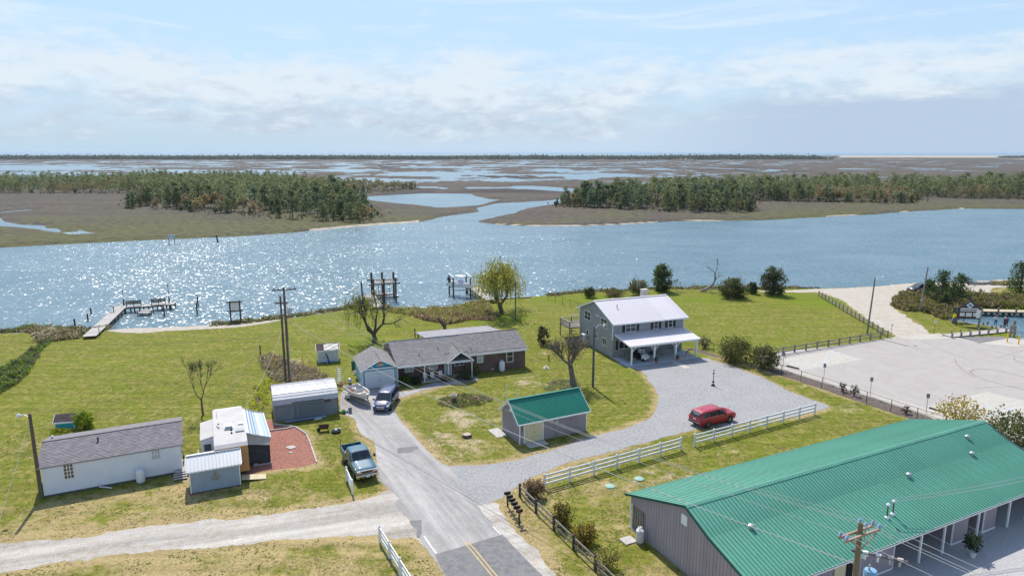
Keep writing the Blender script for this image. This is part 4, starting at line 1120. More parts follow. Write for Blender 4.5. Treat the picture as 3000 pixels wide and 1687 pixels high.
# ------------------------------------------------------------------ grey metal barn shed
def build_barn():
 L, W, he = 6.52, 4.6, 1.95
 T = thing('storage_barn', 'blue grey metal shed with curved white ribbed roof', 'shed', (-25.06, 68.27), rad(22.08))
 prof = [(-.12, he - .1), (-.05, he + .42), (.55, he + .86), (1.5, he + 1.12), (W / 2, he + 1.22), (W - 1.5, he + 1.12), (W - .55, he + .86), (W + .05, he + .42), (W + .12, he - .1)]
 mb = MB(); wall(mb, (0, 0), (L, 0), 0, he, 'groove', .11, .02); wall(mb, (L, W), (0, W), 0, he, 'groove', .11, .02)
 for x, sgn in ((0, 1), (L, -1)):
  pts = [(x, 0, 0), (x, 0, he)] + [(x, min(max(y, 0), W), z - .03) for y, z in prof] + [(x, W, he), (x, W, 0)]
  mb.face(pts if sgn < 0 else pts[::-1])
 mb.build('wall', M('barn_siding', (.235, .265, .29), .7, .1, 1.0, tone=True), T)
 for (y0, z0), (y1, z1) in zip(prof, prof[1:]):
  n = 1 if abs(y1 - y0) < .3 else max(1, round(math.hypot(y1 - y0, z1 - z0) / .3))
  for k in range(n):
   a, b_ = k / n, (k + 1) / n
   ya, za, yb, zb = y0 + (y1 - y0) * a, z0 + (z1 - z0) * a, y0 + (y1 - y0) * b_, z0 + (z1 - z0) * b_
   d_ = Vector((0, yb - ya, zb - za)).normalized(); nn = Vector((0, -d_.z, d_.y))
   mb = MB(); P_ = lambda x, t_, o_: Vector((x, ya + (yb - ya) * t_, za + (zb - za) * t_)) + nn * o_
   tn = .92 + .14 * R.random()
   mb.face([P_(-.1, 0, .035), P_(L + .1, 0, .035), P_(L + .1, 1, 0.005), P_(-.1, 1, .005)], tone=tn)
   mb.face([P_(-.1, 0, 0), P_(L + .1, 0, 0), P_(L + .1, 0, .035), P_(-.1, 0, .035)], tone=.8)
   mb.face([P_(-.1, 0, 0), P_(-.1, 0, .035), P_(-.1, 1, .005)], tone=.7); mb.face([P_(L + .1, 0, 0), P_(L + .1, 1, .005), P_(L + .1, 0, .035)], tone=.7)
   mb.build('roof_sheet', m_barnroof if abs(y1 - y0) > .3 else M('fascia_metal', (.42, .43, .47), .5, .05, tone=True), T)
 mb = MB(); wall(mb, (0, 0), (3.0, 0), 0, 1.85, 'groove', .11, .02); mb.box(0, 3.0, .0, .05, 0, 1.85); mb.build('sliding_door', M('door_metal', (.25, .29, .32), .6, .08, tone=True), T, loc=(2.1, -.09, .05))
 mb = MB(); mb.box(0, 3.3, -.06, 0, 0, .07); mb.build('door_track', m_dark, T, loc=(1.8, -.12, 1.9))
 mb = MB()
 for k in range(6):
  mb.box(k * .11, k * .11 + .05, -.03, 0, 0, .42, tone=.8)
 mb.build('louvre', m_rust, T, loc=(5.2, -.01, 1.45))
 mb = MB(); mb.box(-.05, .12, -.05, .12, 0, 2.4); mb.build('corner_post', m_rust, T, loc=(L + .02, .4, 0))
 return T
build_barn()
BF = frame((-25.06, 68.27), rad(22.08))
for i, (u0, v0, u1, v1, w_, h_, m_, lb) in enumerate(((1.0, -.55, 5.2, -.35, .5, .06, M('blue_grey_board', (.22, .30, .38), .7), 'blue grey board lying along the metal shed'), (.9, -.95, 4.0, -.8, .18, .12, m_darkwood, 'long dark timber on the grass before the metal shed'), (3.9, -.85, 4.7, -.8, .16, .08, m_plastic, 'short white board lying by the metal shed'))):
 mb = MB(); mb.beam((0, 0, h_ / 2), (u1 - u0, v1 - v0, h_ / 2), w_, h_)
 tag(mb.build('board', m_, loc=local(BF, u0, v0), rot=(0, 0, rad(22.08))), lb, 'board')
# ------------------------------------------------------------------ brick house with garage
def build_brick():
 T = thing('brick_house', 'low dark brick house with taupe shingle roof and blue garage', 'house', (-14.39, 81.13), rad(20.31))
 L, W, he, hr = 17.2, 8.15, 2.71, 4.1
 xm = 9.25
 mb = MB(); wall(mb, (xm - .3, 0), (L, 0), 0, he + .05); wall(mb, (L, 0), (L, W), 0, gable_top(W, he, hr - .1)); wall(mb, (L, W), (0, W), 0, he); wall(mb, (0, W), (0, .3), 0, gable_top(W - .3, he, hr - .1)); wall(mb, (0, .3), (xm - .3, .3), 0, he + .1)
 wall(mb, (xm - .3, .3), (xm - .3, 0), 0, he)
 mb.build('wall', m_brick, T)
 s = (hr - he) / (W / 2)
 vp, hp = 1.54, 2.37
 # roof: west part runs down over the front porch
 base = MB()
 roof_base(base, (xm, -.35, he - s * .35), (L + .3, -.35, he - s * .35), (xm, W / 2, hr), (L + .3, W / 2, hr), .12)
 sw = (hr - .1 - hp) / (W / 2 + vp)
 roof_base(base, (-.1, -vp, hp), (xm, -vp, hp), (-.1, W / 2, hr - .1), (xm, W / 2, hr - .1), .12)
 roof_base(base, (L + .3, W + .3, he - s * .3), (-.1, W + .3, he - s * .3), (L + .3, W / 2, hr - .02), (-.1, W / 2, hr - .02), .1)
 base.build('roof', m_trim, T)
 shingle_slope('shingles', T, (xm, -.35, he - s * .35), (L + .3, -.35, he - s * .35), (xm, W / 2, hr), (L + .3, W / 2, hr), m_shingle2)['kind'] = 'stuff'
 shingle_slope('shingles', T, (-.1, -vp, hp), (xm, -vp, hp), (-.1, W / 2, hr - .1), (xm, W / 2, hr - .1), m_shingle2)['kind'] = 'stuff'
 shingle_slope('shingles', T, (L + .3, W + .3, he - s * .3), (-.1, W + .3, he - s * .3), (L + .3, W / 2, hr), (-.1, W / 2, hr), m_shingle2)['kind'] = 'stuff'
 mb = MB(); mb.beam((-.1, W / 2 + .12, hr - .03), (L + .3, W / 2 + .12, hr + .05), .12, .1); mb.build('ridge_vent', m_black, T)
 mb = MB(); mb.beam((-.1, -vp - .02, hp - .08), (xm, -vp - .02, hp - .08), .04, .18); mb.beam((xm, -.37, he - s * .35 - .08), (L + .3, -.37, he - s * .35 - .08), .04, .18); mb.build('gutter', m_trim, T)
 # windows
 window(T, (10.52, -.002, 1.3), .84, 1.25, 'front', 1, 2, .08, glass=m_blind)
 window(T, (14.56, -.002, .95), .95, 1.58, 'front', 1, 2, .08)
 window(T, (4.25, .298, 1.0), 1.15, 1.0, 'front', 2, 1, .07, glass=m_blind)
 window(T, (1.15, .298, 1.0), 1.15, 1.0, 'front', 2, 1, .07, glass=m_blind)
 window(T, (7.6, .298, 1.15), 1.3, .8, 'front', 2, 1, .07)
 window(T, (6.25, .298, .06), .98, 2.05, 'front', 1, 1, .08, glass=M('pale_door', (.45, .52, .56), .5), name='door')
 mb = MB(); mb.lathe([(.16, 0), (.16, .03)], 12, axis='y'); o = mb.build('door_wreath', m_rust, T, loc=(6.75, .22, 1.55)); o.scale = (1, 1, 1.7)
 mb = MB(); mb.box(0, .5, -.05, 0, 0, .25); mb.build('crawl_vent', m_metal, T, loc=(12.4, -.004, .15))
 # gabled porch hood
 xa, vg, ha, g, hg2 = 7.85, 1.75, 3.55, 1.7, 2.33
 yb = 2.4
 gp_ = MB()
 for sx in (-1, 1):
  roof_base(gp_, (xa + sx * g, -vg, hg2), (xa + sx * g, yb * .0 + .3, hg2), (xa, -vg, ha), (xa, yb, ha), .09)
 gp_.build('porch_hood', m_trim, T)
 shingle_slope('shingles', T, (xa - g, yb * .0 + .3, hg2), (xa - g, -vg, hg2), (xa, yb, ha), (xa, -vg, ha), m_shingle2)['kind'] = 'stuff'
 shingle_slope('shingles', T, (xa + g, -vg, hg2), (xa + g, .3, hg2), (xa, -vg, ha), (xa, yb, ha), m_shingle2)['kind'] = 'stuff'
 mb = MB(); mb.beam((xa, -vg, ha + .05), (xa, yb, ha + .05), .05, .05); mb.build('hood_ridge', m_black, T)
 mb = MB()
 for sx in (-1, 1):
  mb.beam((xa + sx * (g + .03), -vg - .02, hg2 - .08), (xa, -vg - .02, ha - .06), .04, .17, up=(0, 1, 0))
 mb.beam((xa - g, -vg + .1, hg2 - .12), (xa + g, -vg + .1, hg2 - .12), .1, .14); mb.build('hood_fascia', m_trim, T)
 for k in range(6):
  x = xa - g + .35 + k * .55
  mb = MB(); mb.beam((x, -vg + .15, hg2 - .02), (x, .2, hg2 + .3), .06, .1); mb.build('hood_rafter', m_newwood, T)
 mb = MB(); mb.box(0, 2 * g - .3, -.02, 0, 0, .7); mb.build('hood_back', M('cream_board', (.5, .44, .3), .8), T, loc=(xa - g + .15, .26, 2.3))
 for x, y in ((3.3, -vp + .12), (6.35, -vp + .12), (9.35, -vg + .14)):
  mb = MB(); mb.box(-.05, .05, -.05, .05, 0, hp - .1); mb.build('porch_post', m_trim, T, loc=(x, y, 0))
 mb = MB(); mb.box(.1, 9.3, -1.5, .3, 0, .06); mb.build('porch_floor', m_concb, T)
 # garage
 gx0, gx1, vf, hg, hga, vb = -4.3, -.02, 1.34, 2.45, 3.55, 4.6
 GW = gx1 - gx0
 mb = MB(); wall(mb, (gx0, -vf), (gx1, -vf), 0, hg, 'groove', .13, .012); wall(mb, (gx0, vb), (gx0, -vf), 0, hg, 'groove', .3, .012); wall(mb, (gx1, -vf), (gx1, .3), 0, hg, 'groove', .13, .012); wall(mb, (gx1 - .01, vb), (gx0, vb), 0, gable_top(GW, hg, hga), 'plain')
 mb.build('garage_wall', m_garblue, T)
 # painted gable: sunset over the sea
 mb = MB(); m_ = (gx0 + gx1) / 2; y = -vf - .01
 mb.face([(gx0, y, hg + .05), (gx1, y, hg + .05), (m_ + .35 * GW / 2, y, hg + .05 + (hga - hg) * .62), (m_ - .35 * GW / 2, y, hg + .05 + (hga - hg) * .62)], 0)
 mb.face([(m_ - .37 * GW / 2, y, hg + .04 + (hga - hg) * .61), (m_ + .37 * GW / 2, y, hg + .04 + (hga - hg) * .61), (m_, y, hga - .02)], 1)
 mb.face([(gx0 + .1, y - .004, hg + .06), (gx1 - .1, y - .004, hg + .06), (gx1 - .5, y - .004, hg + .27), (gx0 + .5, y - .004, hg + .22)], 2)
 mb.face([(m_ - .35, y - .006, hg + .28), (m_ + .4, y - .006, hg + .3), (m_ + .55, y - .006, hg + .42), (m_ + .1, y - .006, hg + .5), (m_ - .3, y - .006, hg + .4)], 3)
 mb.face([(m_ + .24 * math.cos(k * PI / 8), y - .008, hg + .68 + .24 * math.sin(k * PI / 8)) for k in range(16)], 4)
 mb.build('gable_mural', [M('mural_teal', (.02, .33, .40), .6, .2, 2.0), M('mural_sky', (.12, .42, .52), .6, .1), M('mural_deep', (.02, .16, .22), .6, .2), M('mural_glow', (.62, .50, .42), .6, .15), M('mural_sun', (.72, .24, .07), .6, .2)], T)
 mb = MB(); mb.box(gx0 - .02, gx1 + .02, -vf - .04, -vf, hg - .08, hg + .05); mb.build('garage_band', m_trim, T)
 dm = M('garage_door_white', (.62, .66, .70), .5, .04)
 for k in range(8):
  mb = MB(); mb.box(0, 3.2, -.03, 0, .01, .235); mb.build('door_panel', dm, T, loc=(-3.8, -vf - .005, .05 + k * .24))
 mb = MB(); mb.box(-.12, 0, -.07, 0, 0, 2.05); mb.box(3.2, 3.32, -.07, 0, 0, 2.05); mb.box(-.12, 3.32, -.07, 0, 1.98, 2.1); mb.build('garage_door_frame', m_trim, T, loc=(-3.8, -vf - .005, .02))
 mb = MB(); mb.box(-.03, .03, -.07, -.03, -.08, .08); mb.build('door_handle', m_black, T, loc=(-2.2, -vf - .005, .95))
 for x in (gx0 - .03, gx1 - .04):
  mb = MB(); mb.box(x, x + .08, -vf - .05, -vf + .04, 0, hg - .08); mb.build('corner_board', m_trim, T)
 window(T, (gx0 - .003, .8, 1.15), .8, .9, 'west', 1, 2, .06)
 b2 = MB(); ov = .25
 zs_ = hg - .12
 for sx, x in ((-1, gx0 - ov), (1, gx1 + ov)):
  roof_base(b2, (x, -vf - ov, zs_), (x, vb + .2, zs_), (m_, -vf - ov, hga), (m_, vb + .2, hga), .09)
 b2.build('garage_roof', m_trim, T)
 shingle_slope('shingles', T, (gx0 - ov, vb + .2, zs_), (gx0 - ov, -vf - ov, zs_), (m_, vb + .2, hga), (m_, -vf - ov, hga), m_shingle2)['kind'] = 'stuff'
 shingle_slope('shingles', T, (gx1 + ov, -vf - ov, zs_), (gx1 + ov, vb + .2, zs_), (m_, -vf - ov, hga), (m_, vb + .2, hga), m_shingle2)['kind'] = 'stuff'
 mb = MB(); mb.beam((m_, -vf - ov, hga + .06), (m_, vb - 2.4, hga + .06), .06, .05); mb.build('garage_ridge_vent', m_black, T)
 mb = MB()
 for sx in (-1, 1):
  mb.beam((m_ + sx * (GW / 2 + ov + .02), -vf - ov - .02, zs_ - .07), (m_, -vf - ov - .02, hga - .06), .04, .17, up=(0, 1, 0))
 mb.build('garage_fascia', m_trim, T)
 # flat roofed sun room at the back
 mb = MB(); roof_base(mb, (5.0, W / 2 + .2, 3.95), (15.9, W / 2 + .2, 3.95), (4.9, W + 3.2, 3.1), (15.6, W + 3.2, 3.1), .12); mb.build('back_roof', m_membrane, T)
 mb = MB(); wall(mb, (15.3, W), (15.3, W + 2.9), 0, 2.95); wall(mb, (15.3, W + 2.9), (6.4, W + 2.9), 0, 2.95); wall(mb, (6.4, W + 2.9), (6.4, W), 0, 2.95); mb.build('back_wall', m_brick, T)
 for x in (5.3,):
  mb = MB(); mb.box(-.08, .08, -.08, .08, 0, 3.0); mb.build('back_post', m_wood, T, loc=(x, W + 2.8, 0))
 for x, y, h_, mm in ((3.15, .9, .75, m_plastic), (5.8, 1.9, .8, m_plastic), (9.95, .8, .6, m_metal)):
  mb = MB(); mb.lathe([(.055, -.1), (.055, h_)], 8); mb.lathe([(.11, -.05), (.07, .1)], 8, mi=1); mb.build('vent_pipe', [mm, m_black], T, loc=(x, y, he + s * y - .15 + (.0 if x > 9 else .05)))
 # white wing fence at the left
 mb = MB(); mb.mesh([(0, 0, 0), (0, 1.3, 0), (0, 1.3, 2.3), (0, 0, 3.4), (.06, 0, 0), (.06, 1.3, 0), (.06, 1.3, 2.3), (.06, 0, 3.4)], [(0, 3, 2, 1), (4, 5, 6, 7), (0, 1, 5, 4), (1, 2, 6, 5), (2, 3, 7, 6), (3, 0, 4, 7)])
 mb.build('privacy_panel', m_trim, T, loc=(-.9, 4.9, 0))
 return T
build_brick()
KF = frame((-14.39, 81.13), rad(20.31)); KT = rad(20.31)
# ------------------------------------------------------------------ long building with green roof
def build_big():
 L, W, he, hr = 33.3, 13.3, 2.60, 4.87
 T = thing('long_building', 'long grey building with wide green ribbed metal roof', 'building', (*BIG_O, 0), BIG_T)
 rf = M('green_roof_underside', (.10, .16, .14), .8)
 mb = MB(); n0, n1 = -2.29, -10.4
 zt = lambda y: float(np.interp(y, [-W, -8.95, -W / 2, 0], [2.5, 3.86, hr, he])) - .12
 # west gable wall: full height over the building, hanging panel over the side porch
 P0, P1 = n0, -(W - .55)
 fn = lambda s: zt(P0 - s)
 Lw = P0 - P1
 def strip(ya, yb, z0, tn):
  ym = -W / 2
  cs = [ya, ym, yb] if yb < ym < ya else ([ya, -8.95, yb] if yb < -8.95 < ya else [ya, yb])
  for a, b_ in zip(cs, cs[1:]):
   mb.face([(.15, a, z0), (.15, b_, z0), (.15, b_, zt(b_)), (.15, a, zt(a))], tone=tn)
 y = -.55
 while y > P1 + 1e-3:
  e = max(P1, y - .305); z0 = 0.0 if y <= n0 + .05 else 2.12
  tn = .95 + .1 * R.random()
  strip(y, e + .025, z0, tn)
  a, b_ = e + .025, e
  mb.face([(.18, a, z0), (.18, b_, z0), (.18, b_, zt(b_)), (.18, a, zt(a))], tone=.55)
  mb.face([(.15, a, z0), (.18, a, z0), (.18, a, zt(a)), (.15, a, zt(a))], tone=.8); mb.face([(.18, b_, z0), (.15, b_, z0), (.15, b_, zt(b_)), (.18, b_, zt(b_))], tone=.8)
  y = e
 mb.mesh([(.19, -.55, 2.12), (.25, -.55, 2.12), (.25, n0, 2.12), (.19, n0, 2.12)], [(0, 1, 2, 3)])
 mb.build('gable_wall', M('long_building_siding', (.34, .295, .31), .85, .06, .6, tone=True), T)
 lw = M('long_building_siding', (0, 0, 0))
 mb = MB(); wall(mb, (L - .2, n0), (.2, n0), 0, he, 'groove', .3); wall(mb, (L - .15, P1), (L - .15, n0), 0, gable_top(abs(P1 - n0), he, hr - .3), 'plain'); wall(mb, (.2, P1), (13.1, P1), 0, he, 'groove', .2); wall(mb, (13.1, P1), (13.1, n1), 0, he, 'plain'); wall(mb, (13.1, n1), (L - .2, n1), 0, he, 'groove', .3)
 mb.build('wall', lw, T)
 # little rooms standing out under the front overhang
 for u0, u1 in ((19.65, 21.5), (23.4, 25.0)):
  mb = MB(); wall(mb, (u0, n1), (u0, P1), 0, he, 'groove', .2); wall(mb, (u0, P1), (u1, P1), 0, he, 'groove', .2); wall(mb, (u1, P1), (u1, n1), 0, he, 'groove', .2); mb.build('bay_wall', lw, T)
  mb = MB(); mb.box(u0 - .03, u1 + .03, P1 - .03, P1 + .02, 0, .12); mb.box(u0 - .03, u0 + .0, P1 + .02, n1, 0, .12); mb.box(u0 - .03, u0 + .06, P1 - .035, P1 + .04, .12, he); mb.build('bay_trim', m_trim, T)
 mb = MB(); mb.box(13.13, 13.2, P1 - .03, P1 + .04, 0, he); mb.box(.3, 13.1, P1 - .03, P1 - .002, 0, .12); mb.build('base_board', m_trim, T)
 for x, ww in ((18.2, .95), (22.2, .95)):
  mb = MB(); mb.box(0, ww, -.05, 0, 0, 2.05); mb.build('door', m_cream, T, loc=(x, n1 - .03, .05))
 for x in (14.2, 26.4, 28.8):
  window(T, (x, n1 - .03, .9), 1.5, 1.2, 'front', 2, 1)
 mb = MB(); mb.box(0, 1.05, -.05, 0, 0, 2.1); mb.build('door', m_cream, T, loc=(7.2, P1 - .03, .05))
 mb = MB(); mb.box(0, .7, -.06, 0, 0, 2.1); mb.build('door_opening', m_dark, T, loc=(8.4, P1 - .03, .05))
 # posts
 for u in (15.5, 18.1, 22.1, 26.0, 28.4, 30.8, 33.0):
  mb = MB(); mb.box(-.06, .06, -.06, .06, 0, he - .1); mb.build('post', m_trim, T, loc=(u, -(W - .22), 0))
 mb = MB(); mb.box(-.05, .05, -.05, .05, 0, he - .25); mb.build('post', m_trim, T, loc=(.25, -.45, 0))
 for k in range(6):
  mb = MB(); mb.box(-.045, .045, -.09, .09, .02, 2.2); mb.build('screen_slat', m_wood, T, loc=(.28, -.75 - k * .28, 0))
 mb = MB(); mb.box(.12, .3, -2.35, -.4, 0, .1); mb.build('porch_kerb', m_concb, T)
 mb = MB(); mb.box(.3, L - .2, -2.29, -.4, 0, .05); mb.build('side_porch_floor', m_concb, T)
 # roof
 base = MB()
 roof_base(base, (0, 0, he), (L, 0, he), (0, -W / 2, hr), (L, -W / 2, hr), .12)
 yk, zk_, hs = -8.95, 3.86, 2.5
 roof_base(base, (0, -W, hs), (L, -W, hs), (0, yk, zk_), (L, yk, zk_), .12)
 roof_base(base, (0, yk, zk_), (L, yk, zk_), (0, -W / 2, hr), (L, -W / 2, hr), .12)
 base.build('roof', rf, T)
 metal_slope(T, 0, L, 0, he + .02, -W / 2, hr + .02, m_greenroof, rib=.3)
 metal_slope(T, 0, L, -W, hs + .02, yk, zk_ + .02, m_greenroof, rib=.3, rh=.06)
 metal_slope(T, 0, L, yk - .01, zk_ + .021, -W / 2, hr + .02, m_greenroof, rib=.3, rh=.06)
 mb = MB(); mb.mesh([(0, -W / 2 - .22, hr - .03), (L, -W / 2 - .22, hr - .03), (L, -W / 2, hr + .075), (0, -W / 2, hr + .075), (L, -W / 2 + .22, hr - .03), (0, -W / 2 + .22, hr - .03)], [(0, 1, 2, 3), (3, 2, 4, 5)]); mb.build('ridge_cap', m_greenroof, T)
 mb = MB()
 for x in (-.02, L + .02):
  mb = MB(); gable_board(mb, x, .02, he - .03, -W / 2, hr - .02, yk, zk_ - .03, .16); mb.beam((x, yk, zk_ - .03), (x, -W - .02, hs - .03), .04, .16); mb.build('gable_trim', m_greentrim, T)
 mb = MB(); mb.beam((0, -W - .02, hs - .07), (L, -W - .02, hs - .07), .05, .17); mb.build('fascia', m_trim, T)
 mb = MB(); mb.beam((0, -W - .06, hs + .01), (L, -W - .06, hs + .01), .03, .05); mb.build('drip_edge', m_greentrim, T)
 mb = MB(); mb.box(-.05, 0, -.28, .28, 0, .72); mb.build('gable_louvre', m_trim, T, loc=(.15, -6.52, 3.42))
 zr_ = lambda v: hs + (zk_ - hs) * (W + v) / (W + yk) if v < yk else zk_ + (hr - zk_) * (v - yk) / (-W / 2 - yk)
 for u, v in ((3.33, -9.3), (19.5, -9.2), (29.2, -7.7), (27.6, -9.1)):
  mb = MB(); mb.lathe([(.11, -.1), (.11, .18), (.2, .2), (.2, .3), (.05, .38)], 10); mb.build('roof_vent', m_metal, T, loc=(u, v, zr_(v)), smooth=True)
 for u, v in ((13.75, -11.6), (14.5, -11.5)):
  z = zr_(v)
  mb = MB(); mb.lathe([(.16, -.08), (.16, .12), (.06, .2)], 8); mb.tube([(0, 0, 0), (0, 0, .95)], .045, 7, mi=1); mb.lathe([(.05, .93), (.13, .98), (.13, 1.08), (.04, 1.16)], 8, mi=0); mb.build('service_mast', [m_plastic, m_rust], T, loc=(u, v, z))
 return T
build_big()
# =================================================================== CAMPER
RVO = (-25.52, 54.82); RVT = rad(24.0)
RF = frame(RVO, RVT)
def build_camper():
 T = thing('camper', 'white roofed travel trailer with orange end wall and striped awning', 'camper', RVO, RVT)
 W, L, h0, h1 = 2.7, 10.0, .6, 3.22
 m_rvw = M('camper_side', (.62, .63, .66), .4, .04, spec=.5)
 mb = MB()
 def ring(y, zt, y2=None):
  return [(0, y, h0), (W, y, h0), (W, y, zt - .1), (W - .12, y, zt), (.12, y, zt), (0, y, zt - .1)]
 prof = [(0.0, h1 - .28), (.35, h1 - .05), (1.2, h1), (L - .8, h1), (L - .2, h1 - .1), (L, h1 - .5)]
 rings = [ring(y, z) for y, z in prof]
 vs = [p for r_ in rings for p in r_]; fs = []; mi = []
 for i in range(len(rings) - 1):
  for k in range(6):
   fs.append((i * 6 + k, i * 6 + (k + 1) % 6, (i + 1) * 6 + (k + 1) % 6, (i + 1) * 6 + k))
 mb.mesh(vs, fs); mb.face(rings[-1][::-1]); mb.build('side_wall', m_rvw, T)
 mb = MB(); y = -.012
 for k in range(9):
  z0 = h0 + k * .26; z1 = min(z0 + .245, h1 - .3)
  if z1 > z0:
   mb.box(.0, W, y - .01, y, z0, z1)
 mb.face([(0, y, h0), (W, y, h0), (W, y, h1 - .3), (W - .12, y, h1 - .26), (.12, y, h1 - .26), (0, y, h1 - .3)])
 mb.build('end_wall', m_orange, T)
 mb = MB(); mb.mesh([(0.02, -.03, h1 - .25), (W - .02, -.03, h1 - .25), (W, .35, h1 - .02), (0, .35, h1 - .02), (W, 1.2, h1 + .03), (0, 1.2, h1 + .03), (W, L - .8, h1 + .03), (0, L - .8, h1 + .03), (W, L, h1 - .4), (0, L, h1 - .4)],
                       [(0, 1, 2, 3), (3, 2, 4, 5), (5, 4, 6, 7), (7, 6, 8, 9)]); mb.build('roof', m_rvroof, T)
 mb = MB(); mb.mesh([(1.15, -.03, 2.2), (1.6, -.03, 2.2), (1.42, -.03, 2.75), (1.33, -.03, 2.75)], [(0, 1, 2, 3)])
 mb.build('decal', m_palewood, T)
 for x in (.15, .45, W - .45, W - .15, 1.35):
  mb = MB(); mb.box(-.05, .05, -.05, 0, 0, .05); mb.build('marker_light', m_bamber, T, loc=(x, -.02, h1 - .42))
 mb = MB(); mb.box(0, .3, -.03, 0, 0, .18); mb.build('end_vent', m_black, T, loc=(W - .75, -.02, 1.25))
 # roof equipment
 mb = MB(); mb.box(-.38, .38, -.5, .5, 0, .12); mb.box(-.33, .33, -.42, .45, .12, .3)
 for k in range(7):
  mb.box(-.3, .3, -.435, -.42, .13 + k * .022, .14 + k * .022, 1)
 for k in range(9):
  mb.box(-.3 + k * .068, -.27 + k * .068, -.52, -.5, .02, .26, 1)
 mb.build('air_conditioner', [m_plastic, m_metal], T, loc=(1.3, 4.0, h1 + .03))
 for x, y_, w_, d_, m_ in ((2.35, 4.6, .22, .28, m_plastic), (2.2, 2.9, .36, .34, M('grey_lid', (.32, .32, .34), .5))):
  mb = MB(); mb.box(-w_, w_, -d_, d_, 0, .12); mb.build('roof_hatch', m_, T, loc=(x, y_, h1 + .03))
 for x, y_, m_ in ((1.5, 3.2, m_dark), (1.5, 2.5, m_dark), (.45, 5.2, m_metal), (.35, 4.6, m_plastic), (.45, 4.2, m_palewood)):
  mb = MB(); mb.lathe([(.07, 0), (.09, .05), (.04, .14)], 8); mb.build('roof_fitting', m_, T, loc=(x, y_, h1 + .03))
 mb = MB(); mb.tube([(0, 0, 0), (0, .3, .5)], .015, 5); mb.build('antenna', m_dark, T, loc=(.35, 6.8, h1 + .03))
 # slide-out
 mb = MB(); mb.mesh([(-1.1, 3.75, .95), (0, 3.75, .95), (0, 8.1, .95), (-1.1, 8.1, .95), (-1.1, 3.75, 2.55), (0, 3.75, 2.78), (0, 8.1, 2.78), (-1.1, 8.1, 2.55)],
                       [(3, 2, 1, 0), (0, 1, 5, 4), (2, 3, 7, 6), (3, 0, 4, 7)]); so = mb.build('slide_out', m_rvw, T)
 mb = MB(); mb.mesh([(-1.16, 3.68, 2.56), (.02, 3.68, 2.8), (.02, 8.16, 2.8), (-1.16, 8.16, 2.56), (-1.16, 3.68, 2.5), (.02, 3.68, 2.74)], [(0, 1, 2, 3), (4, 5, 1, 0)]); mb.build('slide_out_roof', m_rvroof, so)
 mb = MB(); mb.box(0, .56, -.03, 0, 0, .62); f = mb.build('window', m_black, T, loc=(-.85, 3.74, 1.45)); mb = MB(); mb.face([(.06, -.034, .06), (.5, -.034, .06), (.5, -.034, .56), (.06, -.034, .56)]); mb.build('pane', m_glass, f)
 # awning with stripes
 A = [(W, 9.1, 3.1), (W, 2.6, 3.1), (4.78, 2.6, 2.3), (4.62, 9.1, 2.3)]
 cols = [.9, .9, .35, .9, .35, .7, .35, .7, .55, .9, .9, .75, .6, .75, .55, .6]
 mb = MB(); n = 16
 for k in range(n):
  a, b_ = k / n, (k + 1) / n
  P_ = lambda t_, v: Vector(A[1]).lerp(Vector(A[2]), t_).lerp(Vector(A[0]).lerp(Vector(A[3]), t_), v) - Vector((0, 0, .12 * math.sin(PI * t_)))
  c_ = cols[k]
  tn = (c_ * .95, c_ * 1.0 + .02, c_ * 1.0 + .12) if c_ < .85 else (.95, .95, .97)
  for j in range(4):
   mb.face([P_(a, j / 4), P_(b_, j / 4), P_(b_, j / 4 + .25), P_(a, j / 4 + .25)], tone=tn)
 mb.build('awning', M('awning_fabric', (.62, .68, .74), .8, .04, tone=True), T)
 mb = MB(); mb.tube([A[2], A[3]], .045, 8); mb.build('awning_roller', m_plastic, T)
 for y_, x_ in ((2.55, 4.78), (9.12, 4.62)):
  mb = MB(); mb.tube([(W + .02, y_, .9), (x_, y_, 2.28)], .03, 6); mb.tube([(W + .02, y_, 3.08), (x_, y_, 2.3)], .022, 6); mb.build('awning_arm', m_alu, T)
 # screened room under the awning
 m_screen = M('screen_mesh', (.045, .048, .055), .9, .2)
 m_tan = M('tan_canvas', (.42, .36, .30), .9, .1)
 mb = MB(); mb.face([(W + .03, 2.2, .15), (4.6, 2.1, .15), (4.62, 2.15, 1.75), (W + .03, 2.2, 2.1)]); mb.face([(4.6, 2.1, .15), (4.66, 8.6, .15), (4.66, 8.6, 2.0), (4.62, 2.15, 1.75)])
 mb.build('screen_wall', m_screen, T)
 mb = MB(); mb.face([(W + .03, 2.15, 2.1), (4.6, 2.1, 1.75), (4.76, 2.62, 2.25), (W + .03, 2.7, 3.0)]); mb.build('canvas_valance', m_tan, T)
 mb = MB(); mb.beam((3.2, 1.95, .08), (4.7, 1.85, .08), .12, .1); mb.beam((3.1, 2.0, .1), (3.4, 1.95, .2), .25, .12); mb.build('floor_timber', m_concb, T)
 # chassis
 mb = MB(); mb.box(.1, W - .1, .3, L - .5, .35, .62); mb.beam((.5, .3, .45), (1.35, -1.2, .45), .08, .12); mb.beam((2.2, .3, .45), (1.35, -1.2, .45), .08, .12); mb.build('chassis', m_black, T)
 for y_ in (4.6, 5.6):
  for x in (.02, W - .02):
   mb = MB(); mb.lathe([(.12, -.1), (.34, -.1), (.36, -.05), (.36, .05), (.34, .1), (.12, .1)], 16, axis='x'); mb.build('wheel', m_rubber, T, loc=(x + (.12 if x < 1 else -.12), y_, .36))
 return T
build_camper()
dk = thing('plank_deck', 'low grey plank deck between the white home and the camper', 'deck', local(RF, -3.35, 2.5, 0), RVT)
for k in range(14):
 mb = MB(); mb.box(0, 2.1, k * .2, k * .2 + .185, .38, .42, tone=.9 + .25 * R.random()); mb.build('plank', m_palewood, dk)
